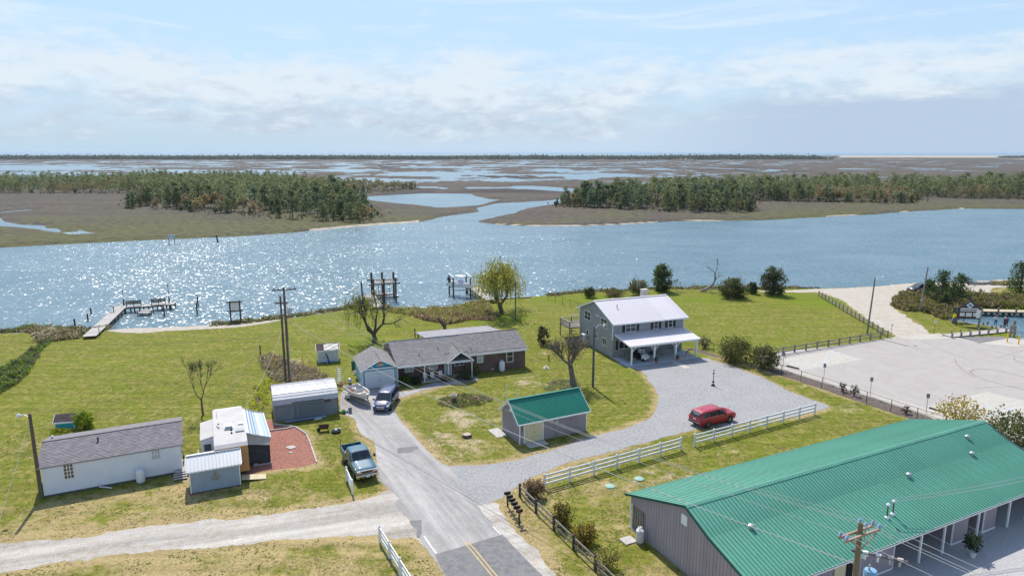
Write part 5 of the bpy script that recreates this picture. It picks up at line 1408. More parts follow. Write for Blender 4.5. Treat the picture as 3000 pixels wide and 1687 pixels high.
for k in range(3):
 mb = MB(); mb.box(0, 1.1, -.28 * (k + 1), -.28 * k - .02, .3 - k * .1, .34 - k * .1); mb.build('step', m_palewood, dk, loc=(-.1, 0, 0))
mb = MB(); mb.box(1.9, 2.0, .1, 2.6, 1.1, 1.18); mb.box(1.92, 1.98, .12, 2.55, .42, 1.1, tone=1.05)
mb.build('railing', m_palewood, dk)
for a, b_ in (((.0, 2.2), (.6, 2.75)),):
 mb = MB(); mb.beam((0, 2.7, 1.2), (.7, 2.7, 1.2), .08, .05); mb.beam((.7, 2.7, 1.2), (.7, 1.6, 1.2), .08, .05)
 for k in range(6):
  mb.beam((.7, 1.6 + k * .2, .42), (.7, 1.6 + k * .2, 1.18), .04, .04, up=(1, 0, 0))
 mb.build('railing', m_darkwood, dk)
# =================================================================== VEHICLES
m_tyre = M('tyre', (.022, .022, .022), .85, .2)
m_rim = M('alloy_rim', (.45, .45, .46), .3, .05, metal=.7)
m_carglass = M('car_glass', (.012, .018, .02), .05, .05, spec=.5, coat=.3)
m_chrome = M('chrome', (.62, .62, .64), .15, .03, metal=1.0)
m_lampw = M('lamp_lens', (.62, .63, .64), .12, .04, coat=.8)
m_lampr = M('red_lens', (.45, .02, .02), .15, .05, coat=.8)
def paint(name, c, c2=None):
 return M(name, c, .5, .03, 1.0, spec=.3, coat=.8, col2=c2, f2=(.55, .66))
def interp(st, x):
 for a, b_ in zip(st, st[1:]):
  if a[0] <= x <= b_[0]:
   t_ = (x - a[0]) / (b_[0] - a[0]); return [p + (q - p) * t_ for p, q in zip(a, b_)]
 return list(st[-1] if x > st[-1][0] else st[0])
def ringpts(s_):
 x, w_, zb, zt, wr, zr = s_[:6]
 zm = zb + (zt - zb) * .5
 h = [(x, 0, zb), (x, w_ * .9, zb), (x, w_ * .985, zb + .1), (x, w_, zm), (x, w_ * .97, zt), (x, wr, zr - .06), (x, wr - .09, zr), (x, wr * .5, zr + .012), (x, 0, zr + .018)]
 return h
def body(st):
 mb = MB(); V, F = [], []
 for s_ in st:
  h = ringpts(s_); ring = h + [(p[0], -p[1], p[2]) for p in h[-2:0:-1]]
  V += ring; n = len(ring)
 for i in range(len(st) - 1):
  for k in range(n):
   F.append((i * n + k, i * n + (k + 1) % n, (i + 1) * n + (k + 1) % n, (i + 1) * n + k))
 F.append(tuple(range(n))); F.append(tuple(range((len(st) - 1) * n, len(st) * n))[::-1])
 F = [f[::-1] for f in F]
 return mb.mesh(V, F)
def sideglass(T, st, x0, x1, sgn, t0=.08, t1=.86, slant0=0.0, slant1=0.0, mat=None):
 """glass on the greenhouse side between x0 and x1"""
 mb = MB(); n = 5; rows = []
 for i in range(n + 1):
  r_ = []
  for tt in (t0, t1):
   xx = x0 + (x1 - x0) * i / n + (slant0 * (1 - i / n) + slant1 * i / n) * (tt - t0)
   s_ = interp(st, xx); a = Vector((xx, s_[1] * .97, s_[3])); b_ = Vector((xx, s_[4], s_[5] - .06))
   p = a.lerp(b_, tt); p.y += .014; p.y *= sgn; r_.append(p)
  rows.append(r_)
 for i in range(n):
  q = [rows[i][0], rows[i + 1][0], rows[i + 1][1], rows[i][1]]
  mb.face(q if sgn < 0 else q[::-1])
 return mb.build('side_window', mat or m_carglass, T)
def endglass(T, st, xa, xb, name, inset=.07):
 mb = MB(); rows = []
 for xx, k in ((xa, 0), (xb, 1)):
  s_ = interp(st, xx); w_ = s_[4] - inset
  rows.append([Vector((xx, w_ * f_, s_[5] + (.018 if abs(f_) < .3 else .006) + .016)) for f_ in (-1, -.5, 0, .5, 1)])
 for j in range(4):
  q = [rows[0][j], rows[1][j], rows[1][j + 1], rows[0][j + 1]]
  mb.face(q if xb < xa else q[::-1])
 return mb.build(name, m_carglass, T)
def wheels(T, xs_, tw, r_, rimr, w_=.24, spokes=5):
 for x in xs_:
  for s_ in (-1, 1):
   mb = MB(); y = s_ * tw
   mb.lathe([(r_ * 1.13, 0), (r_ * 1.13, s_ * .012)], 20, axis='y', c=(0, s_ * .0, 0)); mb.build('wheel_arch', m_black, T, loc=(x, y - s_ * .005, r_ + .04))
   wh = thing_part('wheel', T, (x, y - s_ * (w_ / 2 - .02), r_))
   mb = MB(); mb.lathe([(rimr, -w_ / 2), (r_ * .95, -w_ / 2), (r_, -w_ / 2 + .04), (r_, w_ / 2 - .04), (r_ * .95, w_ / 2), (rimr, w_ / 2)], 22, axis='y'); mb.build('tyre', m_tyre, wh, smooth=True)
   mb = MB(); f = s_ * (w_ / 2 + .004)
   mb.lathe([(rimr, f), (rimr, f + s_ * .006)], 20, axis='y', mi=1)
   for k in range(spokes):
    a = 2 * PI * k / spokes
    d = Vector((math.cos(a), 0, math.sin(a))); q = Vector((-d.z, 0, d.x))
    y0 = Vector((0, f + s_ * .01, 0))
    mb.face([y0 + q * .05, y0 - q * .05, y0 + d * rimr * .95 - q * .035, y0 + d * rimr * .95 + q * .035], 0); mb.face([y0 + d * rimr * .95 + q * .035, y0 + d * rimr * .95 - q * .035, y0 - q * .05, y0 + q * .05], 0)
   mb.build('rim', [m_rim, m_black], wh)
def thing_part(name, parent, loc):
 o = bpy.data.objects.new(name, None); COL.objects.link(o); o.parent = parent; o.location = loc; o.empty_display_size = .2
 return o
def part(T, name, mb, m, **k):
 return mb.build(name, m, T, **k)
def bx(*a):
 return MB().box(*a)
def place(T, pf_, pr_, side_, half, base):
 """put a vehicle so that its side wheels touch the ground points pf_ (front) and pr_ (rear)"""
 f, r_ = Vector(gp(*pf_)), Vector(gp(*pr_)); h = (f - r_).normalized(); left = Vector((-h.y, h.x)); c = (f + r_) / 2 - left * side_ * half
 T.location = (c.x, c.y, 0); T.rotation_euler = (0, 0, math.atan2(h.y, h.x))
 return h
def lettering(name, parent, text, size, mat, loc, rot, align='CENTER', ext=0.003):
 cu = bpy.data.curves.new(name, 'FONT'); cu.body = text; cu.size = size; cu.align_x = align; cu.extrude = ext; cu.materials.append(mat); cu.space_line = .9
 o = bpy.data.objects.new(name, cu); COL.objects.link(o); o.parent = parent; o.location = loc; o.rotation_euler = rot
 return o
def suv(name, label, col, st_scale=1.0, cat='car'):
 st = [(-2.52, .86, .46, .98, .82, 1.04), (-2.46, .93, .38, 1.16, .82, 1.2), (-2.22, .965, .32, 1.18, .75, 1.66), (-2.0, .97, .30, 1.18, .76, 1.745), (-1.2, .975, .29, 1.17, .77, 1.80), (0, .975, .28, 1.15, .77, 1.82), (.5, .97, .28, 1.14, .75, 1.76),
          (1.28, .965, .28, 1.12, .82, 1.24), (1.42, .965, .28, 1.12, .86, 1.19), (2.1, .95, .31, 1.05, .84, 1.12), (2.38, .91, .36, .96, .80, 1.03), (2.52, .85, .44, .84, .72, .90), (2.56, .78, .5, .74, .66, .80)]
 T = thing(name, label, cat)
 part(T, 'body', body(st), col, smooth=True)
 endglass(T, st, 1.30, .53, 'windshield');
 rg = MB(); rg.face([(-2.485, .72, 1.22), (-2.485, -.72, 1.22), (-2.245, -.66, 1.66), (-2.245, .66, 1.66)]); part(T, 'rear_window', rg, m_carglass)
 for s_ in (-1, 1):
  sideglass(T, st, -2.08, -1.42, s_, .1, .84, slant0=.1); sideglass(T, st, -1.25, -.28, s_, .1, .84); sideglass(T, st, -.18, 1.12, s_, .1, .84, slant1=-.62)
  part(T, 'tail_light', bx(-2.53, -2.44, min(s_ * .5, s_ * .88), max(s_ * .5, s_ * .88), .98, 1.07), m_lampr)
  part(T, 'headlight', bx(2.40, 2.53, min(s_ * .5, s_ * .80), max(s_ * .5, s_ * .80), .76, .88), m_lampw)
  m_ = MB(); m_.box(-.06, .06, -.02, .16, -.07, .08); part(T, 'mirror', m_, col, loc=(.95, s_ * .98 - (.14 if s_ < 0 else 0), 1.13))
  part(T, 'door_handle', bx(-.5, -.3, min(s_ * .955, s_ * .985), max(s_ * .955, s_ * .985), .95, .98), m_chrome)
  dl_ = MB()
  for x in (-1.27, -.28, .92):
   dl_.box(x - .008, x + .008, min(s_ * .94, s_ * .968), max(s_ * .94, s_ * .968), .42, 1.05)
  part(T, 'door_seam', dl_, m_black)
  part(T, 'sill', bx(-1.4, 1.2, min(s_ * .9, s_ * .955), max(s_ * .9, s_ * .955), .26, .36), m_black)
 part(T, 'rear_bumper', bx(-2.56, -2.40, -.86, .86, .44, .60), m_black); part(T, 'bumper_strip', bx(-2.57, -2.48, -.8, .8, .62, .66), m_chrome)
 part(T, 'number_plate', bx(-2.54, -2.50, -.2, .2, .88, 1.0), m_plastic)
 part(T, 'grille', bx(2.47, 2.56, -.5, .5, .5, .74), m_black)
 fin = MB(); fin.mesh([(-.12, -.02, 0), (.1, -.02, 0), (.1, .02, 0), (-.12, .02, 0), (-.1, 0, .07)], [(0, 1, 4), (1, 2, 4), (2, 3, 4), (3, 0, 4)]); part(T, 'roof_aerial', fin, m_black, loc=(-1.5, 0, 1.79))
 wheels(T, (-1.5, 1.54), .955, .395, .30)
 return T
red_p = paint('red_car_paint', (.33, .005, .022))
SUVR = suv('parked_suv', 'red suv parked on the gravel drive behind the white rail fence', red_p)
place(SUVR, (2139, 1238), (2071, 1255), -1, .93, 3.04)
mb = MB(); rl = random.Random(4)
for row, (h_, a_, b_) in enumerate(((.80, -.58, .60), (.52, -.36, .30))):
 y = b_
 while y > a_:
  wd_ = rl.uniform(.025, .06); k_ = rl.uniform(.6, 1.0)
  q_ = lambda yy, t_: (-2.497 + .24 * (h_ + t_) , yy, 1.22 + .44 * (h_ + t_))
  mb.face([q_(y, -.05 * k_), q_(y - wd_, -.05 * k_), q_(y - wd_, .07 * k_), q_(y, .07 * k_)]); y -= wd_ + rl.choice((.014, .014, .05))
mb.build('window_lettering', m_plastic, SUVR, kind='stuff')
dksuv = suv('parked_suv', 'dark blue grey suv parked at the edge of the beach', paint('dark_blue_paint', (.02, .03, .06)))
q = gp(2692, 856); dksuv.location = (q[0], q[1], 0); dksuv.rotation_euler = (0, 0, rad(200))
rk = MB()
for s_ in (-.55, .55):
 rk.beam((-1.7, s_, 1.84), (.1, s_, 1.84), .04, .05)
rk.build('roof_rack', m_black, dksuv)
def minivan():
 st = [(-2.55, .86, .45, .95, .82, 1.02), (-2.48, .95, .36, 1.12, .80, 1.2), (-2.3, .985, .3, 1.13, .74, 1.66), (-1.8, .995, .28, 1.12, .76, 1.73), (0, 1.0, .28, 1.08, .78, 1.76), (.55, .995, .28, 1.06, .76, 1.70),
          (1.48, .985, .28, 1.02, .84, 1.10), (1.62, .98, .28, 1.0, .86, 1.06), (2.25, .94, .32, .86, .80, .92), (2.48, .88, .38, .72, .70, .78), (2.58, .80, .44, .6, .62, .64)]
 T = thing('minivan', 'dark blue minivan parked in front of the blue garage', 'minivan')
 c = paint('navy_paint', (.012, .03, .10))
 part(T, 'body', body(st), c, smooth=True)
 endglass(T, st, 1.5, .6, 'windshield')
 for s_ in (-1, 1):
  sideglass(T, st, -2.25, -1.3, s_, slant0=.1); sideglass(T, st, -1.22, -.15, s_); sideglass(T, st, -.05, 1.3, s_, slant1=-.75)
  h_ = MB(); h_.mesh([(2.28, s_ * .52, .70), (2.28, s_ * .9, .78), (2.5, s_ * .52, .64), (2.46, s_ * .82, .66), (2.3, s_ * .52, .86), (2.2, s_ * .91, .9), (2.5, s_ * .5, .76), (2.44, s_ * .84, .80)],
                           [(0, 1, 3, 2), (4, 6, 7, 5), (2, 3, 7, 6), (1, 5, 7, 3), (0, 2, 6, 4), (0, 4, 5, 1)]); part(T, 'headlight', h_, m_lampw)
  m_ = MB(); m_.box(-.07, .07, -.02, .2, -.08, .09); part(T, 'mirror', m_, c, loc=(1.25, s_ * 1.0 - (.18 if s_ < 0 else 0), 1.12), smooth=False)
  rr = MB(); rr.beam((-1.9, s_ * .62, 1.79), (.15, s_ * .64, 1.80), .04, .05); part(T, 'roof_rail', rr, m_chrome)
  part(T, 'tail_light', bx(-2.52, -2.42, min(s_ * .7, s_ * .93), max(s_ * .7, s_ * .93), .9, 1.4), m_lampr)
  part(T, 'side_trim', bx(-1.9, 1.3, min(s_ * .99, s_ * 1.012), max(s_ * .99, s_ * 1.012), .98, 1.0), m_chrome)
 g = MB(); g.box(2.52, 2.585, -.42, .42, .56, .72)
 for k in range(3):
  g.box(2.58, 2.6, -.40, .40, .585 + k * .045, .60 + k * .045, 1)
 part(T, 'grille', g, [m_black, m_chrome]); gf = MB(); gf.box(2.56, 2.595, -.46, .46, .72, .745); gf.box(2.56, 2.6, -.36, .36, .54, .56); part(T, 'grille_frame', gf, m_chrome)
 part(T, 'front_bumper', bx(2.42, 2.6, -.82, .82, .34, .50), c); part(T, 'lower_intake', bx(2.56, 2.62, -.55, .55, .36, .42), m_black)
 for s_ in (-.35, .35):
  w_ = MB(); w_.beam((1.56, s_, 1.11), (1.35, s_ + .45, 1.24), .02, .02); part(T, 'wiper', w_, m_black)
 wheels(T, (-1.5, 1.58), .975, .34, .24)
 return T
place(minivan(), (1146, 1203), (1166.5, 1171.5), 1, .96, 3.08)
def pickup():
 T = thing('pickup_truck', 'teal pickup truck with chrome bumper parked on the grass by the drive', 'pickup truck')
 c = paint('teal_paint_metallic', (.015, .10, .145), (.10, .17, .19))
 st = [(-.95, .97, .55, 1.28, .80, 1.84), (-.9, .985, .52, 1.29, .82, 1.90), (-.2, .985, .5, 1.29, .83, 1.95), (.5, .985, .5, 1.28, .82, 1.93), (1.12, .985, .5, 1.26, .87, 1.36), (1.25, .985, .5, 1.24, .90, 1.31), (2.3, .97, .55, 1.17, .86, 1.24), (2.72, .95, .6, 1.08, .84, 1.14), (2.8, .92, .65, 1.0, .84, 1.04)]
 part(T, 'cab', body(st), c, smooth=True)
 endglass(T, st, 1.1, .56, 'windshield')
 for s_ in (-1, 1):
  sideglass(T, st, -.82, -.45, s_); sideglass(T, st, -.36, .92, s_, slant1=-.42)
  m_ = MB(); m_.box(-.06, .06, 0, .16, -.12, .16); m_.beam((0, 0, 0), (0, -.16, -.02), .04, .04); o = part(T, 'mirror', m_, m_black, loc=(.78, s_ * 1.16 - (.16 if s_ < 0 else 0), 1.4))
  bd = MB(); bd.box(-2.95, -.98, min(s_ * .9, s_ * .985), max(s_ * .9, s_ * .985), .6, 1.30); part(T, 'bed_side', bd, c, bevel=.02)
  hl = MB(); hl.box(2.7, 2.83, min(s_ * .56, s_ * .9), max(s_ * .56, s_ * .9), .93, 1.1); part(T, 'headlight', hl, m_lampw)
  tl = MB(); tl.box(2.7, 2.83, min(s_ * .56, s_ * .92), max(s_ * .56, s_ * .92), .82, .92); part(T, 'turn_signal', tl, m_bamber)
  part(T, 'door_seam', bx(-.42, -.405, min(s_ * .97, s_ * .99), max(s_ * .97, s_ * .99), .62, 1.28), m_black)
  part(T, 'running_board', bx(-.9, 1.0, min(s_ * .86, s_ * 1.0), max(s_ * .86, s_ * 1.0), .42, .48), m_black)
  part(T, 'door_handle', bx(-.3, -.1, min(s_ * .98, s_ * 1.01), max(s_ * .98, s_ * 1.01), 1.08, 1.12), m_chrome)
  part(T, 'tail_light', bx(-2.98, -2.93, min(s_ * .82, s_ * .96), max(s_ * .82, s_ * .96), .85, 1.15), m_lampr)
 part(T, 'bed_floor', bx(-2.93, -.98, -.9, .9, .62, .72), M('bed_liner', (.045, .04, .04), .9, .3))
 part(T, 'bed_front', bx(-1.03, -.97, -.9, .9, .72, 1.3), m_black); part(T, 'tailgate', bx(-2.97, -2.91, -.9, .9, .6, 1.3), c)
 part(T, 'frame', bx(-2.8, 2.5, -.5, .5, .35, .6), m_black)
 part(T, 'front_bumper', bx(2.78, 3.02, -.98, .98, .52, .78), m_chrome, bevel=.03)
 bt = MB()
 for y in (-.62, -.28, .28, .62):
  bt.box(3.015, 3.03, y - .11, y + .11, .56, .64)
 part(T, 'bumper_slot', bt, m_black)
 g = MB(); g.box(2.76, 2.87, -.54, .54, .82, 1.12, 1); g.box(2.8, 2.885, -.47, .47, .87, 1.07, 0)
 for k in range(2):
  g.box(2.88, 2.895, -.47, .47, .925 + k * .07, .935 + k * .07, 1)
 part(T, 'grille', g, [m_black, m_chrome])
 part(T, 'number_plate', bx(3.03, 3.045, -.16, .16, .56, .72), m_plastic)
 for k in range(5):
  part(T, 'clearance_light', bx(-.04, .04, -.035, .035, 0, .035), m_bamber, loc=(.44, (-.5, -.2, 0, .2, .5)[k], 1.95))
 for s_ in (-.3, .35):
  w_ = MB(); w_.beam((1.14, s_, 1.37), (1.0, s_ + .42, 1.50), .02, .02); part(T, 'wiper', w_, m_black)
 for k, (a, b_, z) in enumerate((((-2.8, -.6), (-1.2, -.1), .82), ((-2.6, .5), (-1.3, .2), .86), ((-2.0, -.8), (-1.6, .7), .95))):
  w_ = MB(); w_.beam((*a, z), (*b_, z + .05), .18, .05); part(T, 'loose_board', w_, m_palewood if k else m_wood)
 ld = MB(); ld.beam((-1.7, -.2, .9), (-1.35, .5, 1.35), .3, .03); part(T, 'metal_sheet', ld, m_metal)
 a_ = MB(); a_.beam((0, 0, 0), (0, 0, .55), .05, .05, up=(1, 0, 0)); part(T, 'stake', a_, m_rust, loc=(-2.9, -.93, 1.3))
 wheels(T, (-1.75, 1.82), .955, .40, .22, .27, 8)
 return T
place(pickup(), (1037, 1403), (1008, 1356), -1, .93, 3.55)
# ------------------------------------------------------------------ boats
def hull(mb, L, B, H, mi=0, inner=1):
 """open boat, bow at +x; gunwale height H"""
 n = 10; o, k_, i_, fl = [], [], [], []
 for j in range(n + 1):
  t_ = j / n; x = -L / 2 + L * t_
  w_ = B / 2 * (1 - max(0, (t_ - .45) / .55) ** 2.6 * .82); rise = .22 * t_ * t_
  o.append((x, w_, H + rise)); k_.append((x - .1 * (t_ > .9), w_ * .82, .22 + rise * 1.1)); fl.append((x * .985, w_ * .8, H * .42 + rise)); i_.append((x * .985, w_ - .1, H + rise - .02))
 V, F, Mi = [], [], []
 keel = [(x, 0, .02 + .35 * (j / n) ** 3) for j, (x, _, _) in enumerate(o)]
 for s_ in (1, -1):
  base = len(V)
  for j in range(n + 1):
   V += [keel[j], (k_[j][0], s_ * k_[j][1], k_[j][2]), (o[j][0], s_ * o[j][1], o[j][2]), (i_[j][0], s_ * i_[j][1], i_[j][2]), (fl[j][0], s_ * fl[j][1], fl[j][2]), (fl[j][0], 0, fl[j][2] - .02)]
  for j in range(n):
   for q in range(5):
    a = base + j * 6 + q; f = (a, a + 6, a + 7, a + 1); F.append(f if s_ > 0 else f[::-1]); Mi.append(mi if q < 3 else inner)
 e = n * 6; h = (n + 1) * 6
 for q in range(5):
  F.append((e + q, e + q + 1, h + e + q + 1, h + e + q)); Mi.append(mi); F.append((h + q, h + q + 1, q + 1, q)); Mi.append(mi)
 k = len(mb.v); mb.v += V
 for f, m_ in zip(F, Mi):
  mb.f.append(tuple(a + k for a in f)); mb.m.append(m_); mb.t.append(1.0)
 return mb
m_hull = M('boat_hull', (.68, .64, .58), .35, .05, spec=.5); m_hin = M('boat_inside', (.56, .50, .42), .6, .08)
def outboard(parent, loc, col, s_=1.0, rz=0):
 mb = MB(); mb.lathe([(.10, .1), (.19, .16), (.22, .32), (.21, .52), (.15, .62), (.05, .66)], 12); mb.box(-.08, .08, -.07, .07, -.5, .12, 1); mb.box(-.14, .14, -.03, .03, -.62, -.5, 1); mb.box(.1, .25, -.1, .1, -.1, .12, 1)
 for v in range(len(mb.v)):
  x, y, z = mb.v[v]; mb.v[v] = (x * 1.35 * s_, y * s_, z * s_)
 return mb.build('outboard_motor', [col, m_black], parent, loc=loc, rot=(0, 0, rz), smooth=True)
def trailer_boat():
 f, r_ = Vector(gp(1075, 1175)), Vector(gp(1020, 1150))
 h = Vector((gp(1092, 1195)[0] - gp(1030, 1150)[0], gp(1092, 1195)[1] - gp(1030, 1150)[1])).normalized()
 rz = math.atan2(h.y, h.x); c = gp(1052, 1172)
 tr = thing('boat_trailer', 'galvanised boat trailer standing on the asphalt beside the garage', 'trailer', c, rz)
 mb = MB(); mb.beam((-1.9, -.55, .42), (1.4, -.5, .42), .08, .1); mb.beam((-1.9, .55, .42), (1.4, .5, .42), .08, .1); mb.beam((1.4, -.5, .42), (2.9, 0, .42), .08, .1); mb.beam((1.4, .5, .42), (2.9, 0, .42), .08, .1); mb.beam((2.8, 0, .42), (3.4, 0, .42), .09, .09); mb.beam((-.9, -.95, .4), (-.9, .95, .4), .08, .08)
 mb.beam((-1.8, -.55, .42), (-1.8, .55, .42), .07, .07)
 mb.build('trailer_frame', m_metal, tr)
 mb = MB(); mb.beam((2.6, 0, .45), (2.5, 0, 1.15), .08, .08, up=(1, 0, 0)); mb.beam((3.1, 0, .0), (3.1, 0, .75), .07, .07, up=(1, 0, 0)); mb.build('winch_post', m_metal, tr)
 for s_ in (-1, 1):
  mb = MB(); mb.lathe([(.1, -.09), (.26, -.09), (.28, -.05), (.28, .05), (.26, .09), (.1, .09)], 16, axis='y'); mb.build('wheel', m_tyre, tr, loc=(-.9, s_ * 1.02, .28), smooth=True)
  mb = MB(); mb.lathe([(.15, -.01), (.15, .01)], 12, axis='y'); mb.build('wheel_rim', m_plastic, tr, loc=(-.9, s_ * 1.12, .28))
  fd = MB()
  for k in range(6):
   a0, a1 = PI * k / 6, PI * (k + 1) / 6
   fd.face([(.36 * math.cos(a0), -.12, .36 * math.sin(a0)), (.36 * math.cos(a1), -.12, .36 * math.sin(a1)), (.36 * math.cos(a1), .12, .36 * math.sin(a1)), (.36 * math.cos(a0), .12, .36 * math.sin(a0))])
  fd.build('fender', m_plastic, tr, loc=(-.9, s_ * 1.02, .28))
 b_ = thing('open_boat', 'cream open motorboat resting on the trailer by the garage', 'boat', (*c, .52), rz)
 hull(MB(), 4.9, 1.9, .68).build('hull', [m_hull, m_hin], b_, smooth=True)
 mb = MB(); mb.box(-.25, .35, -.42, .42, .3, .95); mb.mesh([(.35, -.42, .95), (.35, .42, .95), (.15, .42, 1.3), (.15, -.42, 1.3)], [(0, 1, 2, 3)], 1); mb.build('console', [m_hull, m_blind], b_)
 mb = MB(); mb.box(.5, .95, -.5, .5, .3, .62); mb.build('front_seat', m_hin, b_); mb = MB(); mb.box(-1.1, -.7, -.45, .45, .3, .75); mb.build('seat', m_palewood, b_)
 for s_ in (-1, 1):
  mb = MB(); mb.tube([(-2.2, s_ * .85, .7), (-2.15, s_ * .86, .95), (-1.3, s_ * .88, .98), (-1.2, s_ * .88, .72)], .02, 6); mb.build('grab_rail', m_chrome, b_)
  mb = MB(); mb.tube([(1.3, s_ * .7, .85), (1.5, s_ * .62, 1.05), (2.2, s_ * .3, 1.1), (2.35, s_ * .2, .95)], .018, 6); mb.build('bow_rail', m_chrome, b_)
 mb = MB(); mb.lathe([(.13, 0), (.14, .3), (.05, .36)], 10); mb.build('fuel_tank', m_red, b_, loc=(-.75, -.6, .3))
 outboard(b_, (-2.6, 0, .75), m_metal)
 return b_
trailer_boat()
# bicycle behind the boat, ladder beside it
bk = thing('bicycle', 'pink and black bicycle standing behind the boat motor', 'bicycle', gp(1003, 1139), rad(35))
for x in (-.52, .52):
 w_ = thing_part('wheel', bk, (x, 0, .34)); mb = MB(); n = 20
 mb.tube([(.33 * math.cos(2 * PI * k / n), 0, .33 * math.sin(2 * PI * k / n)) for k in range(n + 1)], .026, 5, cap=False); mb.build('tyre', m_tyre, w_)
 mb = MB()
 for k in range(8):
  mb.beam((0, 0, 0), (.31 * math.cos(PI * k / 4), 0, .31 * math.sin(PI * k / 4)), .008, .008, up=(0, 1, 0))
 mb.build('spokes', m_metal, w_)
mb = MB()
for a, b_ in (((-.52, 0, .34), (-.18, 0, .8)), ((-.18, 0, .8), (.38, 0, .86)), ((.38, 0, .86), (-.08, 0, .3)), ((-.08, 0, .3), (-.18, 0, .8)), ((-.08, 0, .3), (-.52, 0, .34)), ((.38, 0, .86), (.52, 0, .34))):
 mb.tube([a, b_], .024, 6)
mb.build('frame', M('pink_paint', (.55, .08, .16), .4), bk)
mb = MB(); mb.tube([(.35, -.3, 1.02), (.38, -.1, 1.0), (.38, .1, 1.0), (.35, .3, 1.02)], .018, 6); mb.tube([(.38, 0, .86), (.38, 0, 1.0)], .02, 6); mb.build('handlebar', m_black, bk)
mb = MB(); mb.box(-.32, -.06, -.07, .07, .88, .94); mb.beam((-.18, 0, .8), (-.19, 0, .9), .03, .03, up=(1, 0, 0)); mb.build('saddle', m_black, bk)
lad = thing('step_ladder', 'tall aluminium step ladder standing behind the bicycle', 'ladder', gp(995, 1122), rad(10))
mb = MB()
for s_ in (-.25, .25):
 mb.beam((s_ * 1.3, -.45, 0), (s_ * .8, 0, 2.1), .07, .04, up=(0, 1, 0)); mb.beam((s_ * 1.3, .5, 0), (s_ * .8, 0, 2.1), .05, .04, up=(0, 1, 0))
mb.build('side_rail', m_alu, lad)
for k in range(7):
 t_ = (k + 1) / 8; mb = MB(); w_ = .33 - .12 * t_; mb.box(-w_, w_, -.06, .06, -.015, .015); mb.build('rung', m_alu, lad, loc=(0, -.45 * (1 - t_), 2.1 * t_))
# bins and clutter beside the garage wall and barn
for px, py, r_, h_, m_, lb, cat in ((1036, 1080, .3, .95, M('green_bin', (.02, .12, .10), .6), 'dark green bin standing by the garage side wall', 'bin'), (1040, 1096, .16, .4, m_plastic, 'small white bucket on the ground by the garage side wall', 'bucket'), (1026, 1208, .22, .45, M('grey_bin', (.16, .17, .2), .6), 'grey bucket on its own on the asphalt near the boat', 'bucket')):
 mb = MB(); mb.lathe([(r_ * .8, 0), (r_, h_), (r_ * 1.08, h_), (r_ * 1.08, h_ + .05), (r_ * .9, h_ + .05), (r_ * .85, h_ - .1)], 14); tag(mb.build(cat, m_, loc=(*gp(px, py), 0), smooth=True), lb, cat)
mo = thing('lawn_mower', 'green push mower with folded handles beside the metal shed', 'mower', gp(1007, 1210), rad(160))
mb = MB(); mb.lathe([(.28, .1), (.3, .2), (.2, .3), (.1, .42)], 12); mb.build('deck', M('mower_green', (.02, .18, .06), .5), mo, smooth=True)
for x in (-.3, .3):
 for y in (-.25, .25):
  mb = MB(); mb.lathe([(.11, -.03), (.11, .03)], 10, axis='y'); mb.build('wheel', m_tyre, mo, loc=(x, y, .11))
mb = MB(); mb.tube([(.3, -.2, .2), (1.2, -.22, .85), (1.2, .22, .85), (.3, .2, .2)], .018, 6); mb.build('handle', m_black, mo)
wb = thing('wheelbarrow', 'rusty wheelbarrow on the grass beside the red mulch bed', 'wheelbarrow', gp(950, 1262), rad(15))
mb = MB(); mb.mesh([(-.3, -.2, .3), (.35, -.2, .3), (.35, .2, .3), (-.3, .2, .3), (-.55, -.34, .62), (.5, -.34, .58), (.5, .34, .58), (-.55, .34, .62)], [(0, 1, 2, 3), (0, 1, 5, 4), (1, 2, 6, 5), (2, 3, 7, 6), (3, 0, 4, 7), (3, 2, 1, 0), (4, 5, 1, 0), (5, 6, 2, 1), (6, 7, 3, 2), (7, 4, 0, 3)]); mb.build('tray', m_rust, wb)
mb = MB(); mb.lathe([(.19, -.05), (.19, .05)], 14, axis='y'); mb.build('wheel', m_tyre, wb, loc=(-.55, 0, .19))
for s_ in (-1, 1):
 mb = MB(); mb.tube([(-.55, s_ * .05, .19), (.3, s_ * .25, .3), (1.05, s_ * .3, .5)], .022, 6); mb.build('handle', m_darkwood, wb); mb = MB(); mb.tube([(.3, s_ * .22, .3), (.45, s_ * .22, 0)], .018, 6); mb.build('leg', m_rust, wb)
tp = thing('tyre_pile', 'old engine part lying in a black tyre on the grass', 'tyre', gp(985, 1266), 0)
mb = MB(); n = 16; mb.tube([(.36 * math.cos(2 * PI * k / n), .36 * math.sin(2 * PI * k / n), .13) for k in range(n + 1)], .13, 8, cap=False); mb.build('tyre', m_tyre, tp, smooth=True)
mb = MB(); mb.tube([(-.3, .1, .3), (.1, .2, .34), (.5, .15, .3)], .05, 6); mb.lathe([(.16, .1), (.18, .3), (.08, .36)], 8); mb.build('engine_part', m_metal, tp)
